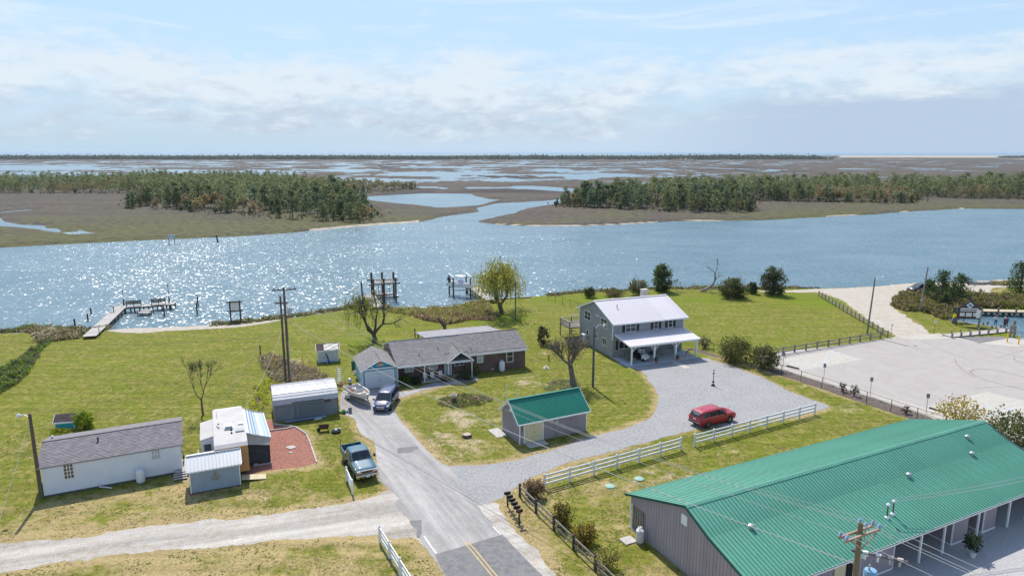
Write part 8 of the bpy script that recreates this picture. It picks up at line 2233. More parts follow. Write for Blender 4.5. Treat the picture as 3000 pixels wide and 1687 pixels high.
def limbs(mb, rng, p, d, L, r_, depth, tips, spread=.55, lift=.12, n=6):
 d = Vector(d).normalized(); p = Vector(p); mid = p + d * L * .5 + Vector(rng.normal(size=3) * L * .05); q = p + d * L + Vector(rng.normal(size=3) * L * .06)
 mb.tube([p, mid, q], [r_, r_ * .85, r_ * .68], n if depth > 1 else 4, cap=False)
 tips.append((q.copy(), (q - mid).normalized(), depth))
 if depth <= 0:
  return
 k = 2 if rng.random() < .45 else 3
 for i in range(k):
  nd = (d + Vector(rng.normal(size=3)) * spread + Vector((0, 0, lift))).normalized()
  limbs(mb, rng, q if i else mid.lerp(q, .9), nd, L * rng.uniform(.62, .85), r_ * .62, depth - 1, tips, spread, lift, n)
def tree_root(name, label, px, py, cat='tree', group=None):
 return thing(name, label, cat, gp(px, py), 0, group)
def shrub(label, px, py, w_, h_, col, size=.16, n=900, name='bush', cat='bush', group=None, shape=(1, 1, 1), seed=1, stems=True, col2=None, zc=.5, var=.4):
 rng = np.random.default_rng(seed)
 T = tree_root(name, label, px, py, cat, group)
 rx = w_ / 2
 C = clumps(rng, max(10, n // 22), 22, rx, rx * .9, h_ * .5, (0, 0, h_ * zc), .2, .35)
 C = C[C[:, 2] > .02]
 if col2:
  k = int(len(C) * .35); cards(T, 'foliage', C[k:], size, col, rng, var); cards(T, 'foliage', C[:k], size, col2, rng, var)
 else:
  cards(T, 'foliage', C, size, col, rng, var)
 if stems:
  mb = MB()
  for k in range(7):
   a = k * .9; mb.tube([(0, 0, 0), (rx * .35 * math.cos(a), rx * .35 * math.sin(a), h_ * .45), (rx * .6 * math.cos(a), rx * .6 * math.sin(a), h_ * .85)], [.05, .035, .012], 5, cap=False)
  mb.build('stems', m_bark, T)
 return T
def weeping(label, px, py, H_, spread, seed, leafcol, nstr, bare=0.0, lean=0, forks=3):
 rng = np.random.default_rng(seed); T = tree_root('willow_tree', label, px, py)
 mb = MB(); tips = []
 base = Vector((0, 0, 0)); fork = Vector((lean, 0, H_ * .16))
 mb.tube([base, base.lerp(fork, .5) + Vector((.1, 0, 0)), fork], [H_ * .058, H_ * .046, H_ * .042], 10, cap=False)
 for k in range(forks):
  a = -PI * .1 + k * 2 * PI / forks + rng.uniform(-.3, .3)
  limbs(mb, rng, fork, (math.cos(a) * .8, math.sin(a) * .55, 1.0), H_ * .30, H_ * .032, 4, tips, .42, .16)
 mb.build('trunk', m_bark, T, smooth=True)
 ends = [t_ for t_ in tips if t_[2] <= 2]
 S, tw = [], MB()
 for i in range(nstr):
  q, d, _ = ends[rng.integers(len(ends))]
  if bare and q.x > bare:
   continue
  p = np.array(q) + rng.normal(size=3) * (.25 * spread); out = np.array((p[0], p[1], 0)); out = out / max(np.linalg.norm(out), .2)
  L = min(rng.uniform(.8, H_ * .42), p[2] - .5)
  if L < .4:
   continue
  k = max(4, int(L / .13)); s = np.linspace(0, 1, k)
  S.append(np.stack([p[0] + out[0] * .5 * np.sin(s * 1.4), p[1] + out[1] * .5 * np.sin(s * 1.4), p[2] + .25 * np.sin(s * 3.0) * (1 - s) - L * s ** 1.3], 1))
  if i % 3 == 0:
   tw.tube([Vector(S[-1][j]) for j in (0, k // 2, k - 1)], .009, 3, cap=False)
 C = np.concatenate(S); C += rng.normal(size=C.shape) * .06
 cards(T, 'foliage', C, .13, leafcol, rng, .4, 3.0, 1.5)
 tw.build('twigs', m_bark, T, kind='stuff')
 return T, tips
weeping('large weeping willow with yellow green strands by the boat dock', 1469, 918, 8.6, 3.3, 4, (.30, .32, .085), 640, lean=-.3)
wt_, tips_ = weeping('half bare willow with twisted trunk behind the brick house', 1096, 1001, 7.1, 2.8, 9, (.32, .32, .06), 170, bare=.2, forks=4)
def twiggy(T, tips, rng, n, L, mat, lo=2):
 mb = MB(); e = [t_ for t_ in tips if t_[2] <= lo]
 for i in range(n):
  q, d, _ = e[rng.integers(len(e))]; nd = (d + Vector(rng.normal(size=3)) * .6 + Vector((0, 0, .25))).normalized(); m_ = q + nd * L * .5
  mb.tube([q, m_, m_ + (nd + Vector(rng.normal(size=3)) * .4).normalized() * L * .5], [.02, .012, .006], 3, cap=False)
 return mb.build('twigs', mat, T, kind='stuff')
twiggy(wt_, tips_, rngv, 260, .9, m_bark)
# pruned crape myrtle by the street lamp
T = tree_root('pruned_tree', 'stout pruned tree with spiky twigs in front of the grey house', 1680, 1131); T.scale = (1.3,) * 3; rng = np.random.default_rng(3); mb = MB(); tips = []
mb.tube([(0, 0, 0), (-.15, 0, 1.1), (-.3, 0, 1.9)], [.33, .25, .24], 10, cap=False)
for d, L in (((-1.0, .1, 1.1), 1.0), ((.5, .2, 1.3), 1.0), ((.1, -.5, 1.2), .9), ((-.3, .6, 1.4), 1.0)):
 limbs(mb, rng, (-.3, 0, 1.85), d, L, .15, 2, tips, .5, .2)
mb.build('trunk', M('grey_bark', (.17, .145, .125), .95, .25, 4.0, bump=.5, bscale=20), T, smooth=True)
twiggy(T, tips, rng, 560, 1.15, M('grey_bark', (0, 0, 0)))
C = np.array([tuple(t_[0]) for t_ in tips if t_[2] <= 1]); C = C[rng.integers(len(C), size=420)] + rng.normal(size=(420, 3)) * .55; cards(T, 'foliage', C, .10, (.30, .22, .07), rng)
# bare sapling behind the camper
T = tree_root('bare_tree', 'small leafless tree on the lawn behind the camper', 595, 1215); rng = np.random.default_rng(8); mb = MB(); tips = []
mb.tube([(0, 0, 0), (-.05, 0, 1.0), (-.02, 0, 1.9)], [.12, .10, .09], 8, cap=False)
for d in ((-.45, 0, 1), (.35, .1, 1), (.0, .3, 1.1)):
 limbs(mb, rng, (-.02, 0, 1.7), d, 1.5, .055, 3, tips, .33, .25, 5)
mb.build('trunk', m_bark, T); twiggy(T, tips, rng, 240, .7, m_bark)
# dead driftwood tree at the shore
T = tree_root('dead_tree', 'bare bleached dead tree leaning at the rocky shore', 2075, 855); rng = np.random.default_rng(5); mb = MB(); tips = []
mb.tube([(-1.6, .3, .1), (-.4, .1, .5), (.9, 0, 1.6), (1.3, 0, 2.6), (1.2, .1, 3.8), (1.5, 0, 4.6)], [.18, .32, .26, .22, .16, .12], 8, cap=False)
for p, d, L in (((1.5, 0, 4.6), (.1, 0, 1), 1.0), ((1.2, 0, 3.9), (-.9, 0, .9), 1.0), ((1.3, 0, 2.6), (.8, .2, .6), .9), ((-.4, .1, .5), (-1, -.3, .3), 1.1), ((-.2, 0, .6), (.2, -.6, -.1), .9)):
 limbs(mb, rng, p, d, L, .10, 2, tips, .45, .1, 5)
mb.build('trunk', m_palebark, T, smooth=True)
def cedar(label, px, py, w_, h_, seed, col=(.070, .098, .036), n=3000, col2=None, size=.2, name='cedar_tree', cone=.5, group=None):
 """dense evergreen with ragged spiky outline"""
 rng = np.random.default_rng(seed); T = tree_root(name, label, px, py, 'tree', group); k = n // 24
 z = rng.uniform(.06, 1, k); a = rng.uniform(0, 2 * PI, k); rad_ = np.clip((1 - z) ** cone * (.35 + .65 * np.minimum(z / .3, 1)), .12, 1) * w_ / 2 * (rng.uniform(.6, 1.05, k) + .22 * np.sin(a * 3 + seed) + .15 * np.sin(z * 14 + a * 2))
 P = np.stack([np.cos(a) * rad_, np.sin(a) * rad_, z * h_], 1); out = np.stack([np.cos(a), np.sin(a), np.full(k, .5)], 1)
 s = rng.uniform(-1, .5, (k * 24, 1)) * np.repeat(rng.uniform(.5, 1.5, (k, 1)), 24, 0); C = np.repeat(P, 24, 0) + np.repeat(out, 24, 0) * s * w_ * .16 + rng.normal(size=(k * 24, 3)) * w_ * .045
 C = C[C[:, 2] > .05]
 q = int(len(C) * .3) // 24 * 24 if col2 else 0
 cards(T, 'foliage', C[q:], size, col, rng, .4, .5)
 if q:
  cards(T, 'foliage', C[:q], size, col2, rng, .35, .5)
 mb = MB(); mb.tube([(0, 0, 0), (.1, 0, h_ * .4), (0, 0, h_ * .85)], [h_ * .045, h_ * .03, .02], 7, cap=False)
 for i in range(8):
  zz = h_ * (.12 + .09 * i); mb.tube([(0, 0, zz), (math.cos(i * 2.4) * w_ * .36 * (1 - i / 10), math.sin(i * 2.4) * w_ * .36 * (1 - i / 10), zz + h_ * .12)], [.06, .02], 4, cap=False)
 mb.build('trunk', m_bark, T)
 return T
cedar('dense round dark evergreen tree right behind the grey house chimney', 1938, 853, 4.6, 5.4, 21, cone=.32, n=4200)
cedar('sprawling dark cedar beside the dead tree at the shore', 2148, 871, 6.4, 3.5, 22, cone=.3, n=3800, col2=(.12, .10, .04))
cedar('tall ragged cedar with brownish top at the far lawn corner', 2262, 862, 5.2, 5.3, 23, cone=.28, n=4200, col2=(.13, .085, .06))
cedar('low dark juniper at the left foot of the ragged cedar', 2205, 860, 2.6, 2.3, 24, n=1400)
shrub('brown green rounded bush left of the dark evergreen', 1871, 866, 4.0, 3.4, (.18, .155, .09), .18, 1800, seed=31, col2=(.075, .10, .035))
shrub('small dark rounded bush at the shore left of the grey house', 1726, 871, 2.6, 2.1, (.065, .085, .03), .15, 1200, seed=32)
shrub('low brown brush between the two bushes behind the grey house', 1800, 868, 4.4, 1.6, (.15, .115, .075), .15, 1300, seed=33, col2=(.09, .11, .04))
T = tree_root('bare_tree', 'tiny leafless grey tree right of the dark evergreen', 1982, 853); mb = MB(); tips = []
limbs(mb, rngv, (0, 0, 0), (0, 0, 1), .9, .06, 3, tips, .5, .2, 4); mb.build('trunk', m_palebark, T); twiggy(T, tips, rngv, 120, .5, m_palebark)
shrub('larger rounded bush standing against the black fence', 2152, 1058, 4.3, 3.5, (.16, .175, .055), .17, 2600, seed=34, col2=(.15, .14, .05))
shrub('rounded bush against the black fence next to the brown fence end', 2237, 1080, 3.9, 3.0, (.14, .15, .055), .17, 2200, seed=35, col2=(.13, .115, .05))
shrub('thin grey green shrub behind the fence near the porch', 2066, 1020, 2.0, 1.9, (.13, .12, .09), .12, 500, seed=36)
shrub('airy yellow green shrub behind the green roof by the parking bay', 2812, 1241, 4.8, 2.7, (.34, .30, .06), .15, 1100, seed=37, zc=.55, var=.3)
shrub('big dark green bush at the right end of the long building', 2965, 1335, 5.2, 4.2, (.14, .16, .055), .17, 3400, seed=38, col2=(.20, .18, .07))
shrub('upright bush with yellow tips, first one along the split rail fence', 1648, 1541, 1.7, 1.9, (.15, .12, .04), .10, 1300, seed=39, col2=(.30, .24, .03), group='bushes along the split rail fence')
shrub('bush with yellow top in the middle of the split rail fence', 1712, 1592, 1.9, 1.6, (.14, .12, .045), .10, 1400, seed=40, col2=(.32, .26, .03), group='bushes along the split rail fence')
shrub('thin yellow green bush lowest along the split rail fence', 1778, 1668, 1.8, 1.6, (.20, .18, .05), .10, 800, seed=41, col2=(.28, .24, .05), group='bushes along the split rail fence')
shrub('dry straw coloured round bush at the start of the fences', 1566, 1455, 1.7, 1.5, (.36, .27, .17), .11, 1700, seed=42, col2=(.20, .12, .09), var=.5)
shrub('round yellow green bush beside the teal playhouse', 249, 1254, 2.0, 1.8, (.36, .40, .03), .12, 1900, seed=43, col2=(.18, .25, .03))
shrub('low yellow green plants in front of the teal playhouse', 178, 1273, 2.0, .6, (.24, .26, .02), .10, 700, seed=44, stems=False)
T = cedar('small round tree on the lawn between brick and grey house', 1592, 1008, 2.2, 2.6, 45, (.09, .095, .04), 1300, (.13, .10, .06), .15, 'small_tree', .25)
shrub('tiny low bush in the lawn by the small round tree', 1622, 1020, 1.1, .5, (.06, .12, .02), .1, 300, seed=46, stems=False)
for i, (u, v, w_, h_, col, lb) in enumerate(((.9, -1.3, 2.2, 1.3, (.07, .13, .02), 'bright green bush right of the blue garage'), (2.2, -1.5, 1.5, .9, (.06, .07, .025), 'dark low bush before the first porch post'), (5.9, -1.9, 1.3, .8, (.09, .12, .04), 'low bush at the foot of the pale front door'), (8.2, -2.2, 2.4, 1.1, (.085, .095, .04), 'wide low bush before the gabled entrance'), (10.0, -.9, 1.2, 1.5, (.16, .17, .05), 'pale leafed bush right of the entrance posts'))):
 g_ = local(KF, u, v); T = shrub(lb, 1500, 1500, w_, h_, col, .12, 800, seed=50 + i); T.location = g_
for i, (x, y, w_, h_) in enumerate(((775, 1150, .9, 1.1), (875, 1185, 1.0, 1.4), (1310, 1335, 1.0, .9))):
 a = ZB([(x, y)])[0]; shrub(('tiny dry shrub in the mulch strip, first from the left', 'twiggy shrub in the mulch strip beside the tiny dry one', 'dry shrub in the mulch strip nearest the green roof')[i], a[0], a[1], w_, h_, (.17, .13, .09), .09, 260, seed=60 + i, group='shrubs in the mulch strip')
PTc = local(BIGF, 19.6, -14.3)
pp = thing('potted_tree', 'potted dark shrub in a white pot before the long building', 'potted plant', PTc); rng = np.random.default_rng(2)
MB().lathe([(.18, 0), (.25, .4), (.27, .42), (.2, .4)], 14).build('pot', m_plastic, pp, smooth=True); cards(pp, 'foliage', clumps(rng, 30, 16, .55, .55, .6, (0, 0, 1.1)), .12, (.06, .08, .03), rng)
# peninsula cedars
for i, (x, y, w_, h_, s_) in enumerate(((940, 640, 5.4, 6.0, 71), (1255, 600, 4.6, 5.0, 72), (2330, 480, 6.2, 6.2, 73), (1000, 720, 2.6, 2.6, 74), (730, 480, 3.2, 2.6, 75))):
 a = ZC([(x, y)])[0]; cedar(('large spiky cedar in the brush behind the wooden pole', 'spiky cedar standing clear against the pale sand', 'big spiky cedar at the right picture edge by the beach', 'low dark cedar in front of the large spiky one', 'small cedar beside the dark suv at the beach')[i], a[0], a[1], w_, h_, s_, (.080, .115, .040), int(420 * w_), None, .2, cone=.42)
# ---- brush and reeds: uncountable cover, each zone one object
def cover(name, label, P, h0, h1, cols, rng, size=.16, per=5, aspect=2.2, z=0.0):
 P = np.asarray(P); pf_ = fbm(P[:, 0] * .9 + 3, P[:, 1] * .9, 4, 12, .65); P = P[pf_ > .38]; pf_ = pf_[pf_ > .38]
 n = len(P); hh = (h0 + (h1 - h0) * np.clip((pf_ - .36) * 3.0, .05, 1)) * rng.uniform(.6, 1.15, n)
 C = np.repeat(np.column_stack([P, np.zeros(n) + z]), per, 0); C[:, :2] += rng.normal(size=(n * per, 2)) * .13; C[:, 2] += np.repeat(hh, per) * rng.uniform(.15, 1.0, n * per)
 T = np.array(cols)[np.repeat(rng.integers(len(cols), size=n), per)] * rng.uniform(.65, 1.35, (n * per, 1))
 V, F, Tn = card_arrays(C, size * .62 * rng.uniform(.6, 1.4, n * per), rng, T, 2.2, aspect * 1.5)
 o = np_mesh(name, V, F, m_leaf, {'tone': Tn}, kind='stuff'); o['label'] = label
 return o
def scatter(poly, n, rng):
 P = np.array([p[:2] for p in poly]); lo, hi_ = P.min(0), P.max(0); out = []
 while sum(map(len, out)) < n:
  q = rng.uniform(lo, hi_, (n * 2, 2)); out.append(q[sdf(q[:, 0], q[:, 1], poly) > 0])
 return np.concatenate(out)[:n]
rg = np.random.default_rng(77)
straw, brown, olive, green, dkb, pink = (.42, .33, .18), (.24, .18, .13), (.23, .22, .085), (.19, .27, .04), (.13, .11, .085), (.38, .26, .22)
reed = GP([(1113, 903), (1164, 906), (1240, 909), (1330, 903), (1378, 893), (1425, 884), (1440, 905), (1462, 925), (1432, 938), (1385, 932), (1330, 948), (1300, 947), (1245, 935), (1190, 922), (1140, 915)])
cover('reed_bed', 'olive and brown reeds between the docks', scatter(reed, 3800, rg), .4, 1.1, [olive, olive, green, straw, brown], rg, .13)
cover('dry_brush', 'pinkish brown dry brush along the lawn side of the reeds', scatter(GP([(1200, 925), (1290, 925), (1400, 912), (1462, 922), (1445, 940), (1385, 938), (1310, 950), (1250, 940)]), 2000, rg), .2, .8, [brown, pink, pink, straw, dkb], rg, .13)
# bank growth following the shore
sp_px = [p for p in shore_px if -10 <= p[0] <= 3000]
bk_ = []
for (a, b_), dens, lo, hi_ in (((0, 320), 20, .2, .6), ((640, 1130), 20, .15, .45), ((1606, 2330), 12, .2, .7)):
 for x in np.linspace(a, b_, int((b_ - a) * dens / 10)):
  yy = np.interp(x, [p[0] for p in sp_px], [p[1] for p in sp_px]); g_ = gp(x, yy, WATER_Z); bk_.append((g_[0], g_[1]))
bk_ = np.array(bk_); bk_ = np.repeat(bk_, 2, 0) + rg.normal(size=(len(bk_) * 2, 2)) * (.5, .5) + (0, -1.0)
cover('bank_growth', 'ragged brown and green growth along the water edge', bk_, .25, .75, [brown, olive, dkb, straw, green], rg, .14, 7, z=-.15)
hedge = GP(crop([(-600, 1180), (-100, 780), (60, 730), (200, 640), (290, 580), (450, 470), (540, 400), (640, 320), (760, 300), (560, 500), (540, 560), (430, 720), (400, 790), (250, 930), (60, 1040), (-300, 1280)], 0, 930, 4.83))
cover('weedy_strip', 'band of weeds and brambles dividing the lawns at the left', scatter(hedge, 3600, rg), .15, .75, [green, (.16, .22, .02), dkb, brown, green, olive], rg, .15)
cover('weedy_strip', 'brown weeds and debris at the left shore corner', scatter(GP(crop([(300, 190), (560, 170), (900, 190), (1190, 200), (1190, 290), (900, 320), (680, 350), (450, 350), (560, 260)], 0, 930, 4.83)), 1900, rg), .15, .6, [brown, dkb, olive, straw], rg, .14)
cover('dry_brush', 'tall brown weeds at the foot of the twin poles', scatter(GP([(757, 1045), (790, 1035), (850, 1060), (920, 1085), (960, 1100), (940, 1120), (870, 1130), (800, 1118), (765, 1075)]), 1700, rg), .15, .85, [brown, pink, brown, straw, olive], rg, .12)
cover('weed_patch', 'green weeds between the poles and the metal shed', scatter(GP([(745, 1130), (800, 1105), (850, 1125), (785, 1135), (785, 1185), (760, 1215), (735, 1190)]), 420, rg), .05, .22, [(.3, .4, .05), (.36, .4, .06), olive], rg, .13)
cover('weed_patch', 'flower bed of weeds round the stone planter', scatter(GP([(1285, 1172), (1340, 1155), (1420, 1158), (1445, 1172), (1400, 1190), (1330, 1195), (1290, 1190)]), 750, rg), .05, .28, [green, (.1, .16, .04), straw, (.3, .2, .2)], rg, .11)
cover('weed_patch', 'pale weedy ring round the foot of the pruned tree', scatter(GP([(1590, 1128), (1640, 1112), (1690, 1115), (1700, 1135), (1640, 1142), (1600, 1145)]), 500, rg), .05, .22, [straw, (.3, .24, .18), green], rg, .11)
brush = GP(ZC([(60, 690), (110, 560), (260, 500), (420, 470), (640, 430), (1050, 400), (1300, 480), (1500, 500), (1800, 510), (2500, 545), (2700, 600), (2700, 735), (1500, 740), (1270, 750), (1180, 880), (1100, 945), (950, 940), (700, 840), (560, 800), (300, 800), (130, 740)]))
cover('brush', 'olive and grey brush covering the spit by the basin', scatter(brush, 7000, rg), .2, 1.25, [olive, brown, (.20, .18, .13), (.15, .17, .06), green, (.30, .26, .21)], rg, .24, 6, 1.6)
cover('shore_grass', 'straw grass on the spit beach by the right edge', scatter(GP(ZC([(1830, 290), (2150, 290), (2400, 320), (2120, 345), (1850, 330)])), 700, rg), .2, .6, [straw, olive], rg, .16)
# riprap and driftwood
def rocks(name, label, P, r0, r1, mat, rng, z=-.2):
 mb = MB()
 for p in P:
  r_ = rng.uniform(r0, r1); mb.x = Matrix.Translation((p[0], p[1], z)) @ Matrix.Rotation(rng.uniform(0, 6), 4, 'Z') @ Matrix.Diagonal((r_ * rng.uniform(.8, 1.5), r_, r_ * rng.uniform(.5, .8), 1))
  k = rng.normal(size=(8, 3)) * .16
  mb.mesh([(a + k[i][0], b_ + k[i][1], c + k[i][2]) for i, (a, b_, c) in enumerate([(-1, -1, -.8), (1, -1, -.8), (1, 1, -.8), (-1, 1, -.8), (-.7, -.7, .8), (.7, -.7, .8), (.7, .7, .8), (-.7, .7, .8)])], [(0, 3, 2, 1), (4, 5, 6, 7), (0, 1, 5, 4), (1, 2, 6, 5), (2, 3, 7, 6), (3, 0, 4, 7)], tone=.8)
 o = mb.build(name, mat, None, kind='stuff'); o['label'] = label
 return o
rp = []
for x in np.linspace(1606, 2390, 240):
 yy = np.interp(x, [p[0] for p in sp_px], [p[1] for p in sp_px]); g_ = gp(x, yy, WATER_Z); rp.append((g_[0] + rg.normal() * .3, g_[1] - .6 + rg.normal() * .5))
rocks('riprap_rocks', 'dark rubble rocks along the lawn shore', rp, .2, .5, m_rock, rg)
rocks('riprap_rocks', 'dark and tan rubble on the spit shore', [gp(*ZC([(x, 285 + rg.uniform(0, 45))])[0]) for x in np.linspace(1400, 2100, 60)], .25, .6, m_rock, rg, 0)
mb = MB()
for i in range(70):
 c_ = Vector(gp(*crop([(rg.uniform(470, 800), rg.uniform(165, 290))], 0, 930, 4.83)[0])); a = rg.uniform(0, PI); L = rg.uniform(.3, 1.3); mb.beam((c_.x - math.cos(a) * L / 2, c_.y - math.sin(a) * L / 2, rg.uniform(.05, .4)), (c_.x + math.cos(a) * L / 2, c_.y + math.sin(a) * L / 2, rg.uniform(.05, .5)), rg.uniform(.08, .25), .08)
o = mb.build('driftwood_pile', M('tan_driftwood', (.36, .29, .20), .9, .2, 3.0), None, kind='stuff'); o['label'] = 'heap of tan driftwood and boards at the left shore'
# ---- short grass tufts standing in the nearer lawns
tz = rg.uniform((-50, 41), (60, 92), (90000, 2)); tz = tz[rg.random(len(tz)) < np.clip(1.25 - (tz[:, 1] - 41) / 48, .15, 1)]
keep = sdf(tz[:, 0], tz[:, 1], land_poly) > 2
for P in (road, gravel, lane, shoulder, mulch, bed, lot, yard):
 keep &= sdf(tz[:, 0], tz[:, 1], P) < -.12
for fr_, L_, W0, W1 in ((frame((-38.62, 52.13), rad(26.15)), 10.3, 0, 6.9), (frame((-26.75, 52.65), rad(24.2)), 3.9, 0, 2.9), (frame((.75, 62.55), rad(26.67)), 7.7, 0, 3.9), (BIGF, 33.3, -13.3, -.3), (BF, 6.5, 0, 4.6), (KF, 17.2, -1.6, 8.2), (HF, 11.4, -4.3, 10), (RF, 4.7, 0, 10)):
 keep &= sdf(tz[:, 0], tz[:, 1], [fr_(-.1, W0 - .1)[:2], fr_(L_ + .1, W0 - .1)[:2], fr_(L_ + .1, W1 + .1)[:2], fr_(-.1, W1 + .1)[:2]]) < 0
tz = tz[keep]; pn = fbm(tz[:, 0] * .5, tz[:, 1] * .5, 4, 99); tz = tz[pn + rg.normal(size=len(pn)) * .06 > .47]
pn = fbm(tz[:, 0] * .21 + 4, tz[:, 1] * .21, 3, 98)
n = len(tz); C = np.repeat(np.column_stack([tz, np.full(n, .03)]), 2, 0) + rg.normal(size=(2 * n, 3)) * (.07, .07, .012); C[:, 2] = np.abs(C[:, 2])
mixf = np.repeat(np.clip((pn - .42) * 6 + rg.normal(size=n) * .25, 0, 1), 2)[:, None]
Tn = (np.array([[.34, .27, .11]]) * (1 - mixf) + np.array([[.16, .20, .018]]) * mixf) * rg.uniform(.8, 1.25, (2 * n, 1))
V, F, T3 = card_arrays(C, .085 * rg.uniform(.5, 1.5, 2 * n), rg, Tn, .0, 1.2)
V[:, 2] = np.clip(V[:, 2] * .35, .001, .05)
o = np_mesh('grass_tufts', V, F, m_leaf, {'tone': T3}, kind='stuff'); o['label'] = 'small tufts of green and dry grass over the nearer lawns'
# ---- island woods
def far_tree(name, kind_, seed):
 """returns trunk and crown mesh data; unit metres"""
 rng = np.random.default_rng(seed); mb = MB()
 if kind_ == 'pine':
  H_ = 13.0; mb.tube([(0, 0, 0), (.2, 0, H_ * .5), (.1, 0, H_ * .93)], [.24, .17, .05], 5, cap=False)
  for i in range(7):
   z = H_ * (.42 + .075 * i); a = i * 2.4; L = 2.6 * (1 - i / 10); mb.tube([(0.1, 0, z), (math.cos(a) * L, math.sin(a) * L, z + .7)], [.09, .03], 3, cap=False)
  k = 34; z = rng.uniform(.16, 1, k); rr = 3.6 * np.clip((1.10 - z) * 2.0, .35, 1) * rng.uniform(.35, 1, k); a = rng.uniform(0, 2 * PI, k)
  P = np.stack([np.cos(a) * rr, np.sin(a) * rr, z * H_], 1); C = np.repeat(P, 15, 0) + rng.normal(size=(k * 15, 3)) * (.75, .75, .5); col, sz = (.150, .178, .088), .66
 elif kind_ == 'cedar':
  H_ = 7.5; mb.tube([(0, 0, 0), (0, 0, H_ * .8)], [.16, .05], 5, cap=False); k = 20; z = rng.uniform(.05, 1, k); rr = 2.1 * (1 - z) ** .55 * rng.uniform(.5, 1, k); a = rng.uniform(0, 2 * PI, k)
  P = np.stack([np.cos(a) * rr, np.sin(a) * rr, z * H_], 1); C = np.repeat(P, 16, 0) + rng.normal(size=(k * 16, 3)) * (.45, .45, .5); col, sz = (.105, .135, .062), .58
 else:
  H_ = 9.5 if kind_ == 'hardwood' else 4.5; mb.tube([(0, 0, 0), (.1, 0, H_ * .45)], [.2, .14], 5, cap=False)
  for i in range(9):
   a = i * 2.1; mb.tube([(.1, 0, H_ * (.3 + .02 * i)), (math.cos(a) * H_ * .2, math.sin(a) * H_ * .2, H_ * .65), (math.cos(a) * H_ * .3, math.sin(a) * H_ * .3, H_ * .85)], [.09, .05, .02], 3, cap=False)
  C = clumps(rng, 26, 15, H_ * .36, H_ * .36, H_ * .36, (0, 0, H_ * .58), .2, .2)
  col, sz = {'hardwood': ((.27, .215, .115) if seed != 8 else (.22, .22, .12), .6), 'scrub': ((.19, .19, .11), .5)}[kind_]
 C = C[C[:, 2] > .1]
 T = thing(name, 'x', 'tree'); mb.build('trunk', m_bark if kind_ != 'hardwood' else M('pale_grey_bark', (.22, .19, .17), .9), T)
 cards(T, 'crown', C, sz, col, rng, .42)
 return T
protos = {'pine_tree': [far_tree('pine_tree', 'pine', s) for s in (1, 2, 3, 4)], 'cedar_tree': [far_tree('cedar_tree', 'cedar', s) for s in (5, 6)], 'bare_tree': [far_tree('bare_tree', 'hardwood', s) for s in (7, 8, 9)], 'shrub': [far_tree('scrub_tree', 'scrub', s) for s in (10, 11)]}
for nm, ps in protos.items():
 for p in ps:
  p['_used'] = 0
woodL = GP([(-260, 566), (0, 568), (390, 569), (372, 600), (366, 612), (530, 620), (760, 637), (930, 651), (1086, 655), (1122, 640), (1085, 615), (1030, 592), (1012, 574), (1215, 557), (1218, 549), (1080, 545), (900, 535), (700, 527), (400, 528), (0, 538), (-260, 545)])
woodR = GP([(1612, 606), (1680, 610), (1762, 612), (1960, 623), (2100, 624), (2205, 621), (2216, 590), (2389, 594), (2560, 597), (2692, 597), (2702, 577), (2818, 584), (3000, 586), (3260, 590), (3260, 552), (3000, 548), (2700, 556), (2500, 553), (2200, 556), (1900, 566), (1790, 580), (1700, 590), (1640, 596)])
rw = np.random.default_rng(123)
PT_ = np.concatenate([scatter(woodL, 2300, rw), scatter(woodR, 2000, rw)]); side_ = np.array([0] * 2300 + [1] * 2000)
# thin out: keep a minimum spacing with a coarse grid
cell = {}; keepi = []
for i, (x, y) in enumerate(PT_):
 k = (int(x // 4.2), int(y // 4.2))
 if k not in cell:
  cell[k] = 1; keepi.append(i)
PT_, side_ = PT_[keepi], side_[keepi]
front = np.where(side_ == 0, sdf(PT_[:, 0], PT_[:, 1], woodL), sdf(PT_[:, 0], PT_[:, 1], woodR))
hard = fbm(PT_[:, 0] * .02, PT_[:, 1] * .012, 3, 7) + np.where(side_ == 0, np.where(PT_[:, 0] < -190, -.06, np.clip((PT_[:, 1] - 400) / 1500, 0, .1)), .0)
knd = np.where(hard > .60, 2, np.where(rw.random(len(PT_)) < .14, 1, 0)); knd = np.where((rw.random(len(PT_)) < .16), 2, knd)
edgeband = front < 7
knd = np.where(edgeband & (rw.random(len(PT_)) < .5), 1, knd); knd = np.where(edgeband & (rw.random(len(PT_)) < .22), 3, knd)
kn = ['pine_tree', 'cedar_tree', 'bare_tree', 'shrub']
labs = {'pine_tree': ('dark green pine in the island wood left of the creek', 'dark green pine in the island wood right of the creek'), 'cedar_tree': ('low dark cedar at the edge of the left island wood', 'low dark cedar at the edge of the right island wood'),
  'bare_tree': ('tan leafless tree in the island wood left of the creek', 'tan leafless tree in the island wood right of the creek'), 'shrub': ('grey green scrub bush at the edge of the left island wood', 'grey green scrub bush at the edge of the right island wood')}
dist = np.hypot(PT_[:, 0], PT_[:, 1]); order = np.argsort(dist + front * 2.0)
quota = {0: 210, 1: 110, 2: 110, 3: 60}
rest = {}
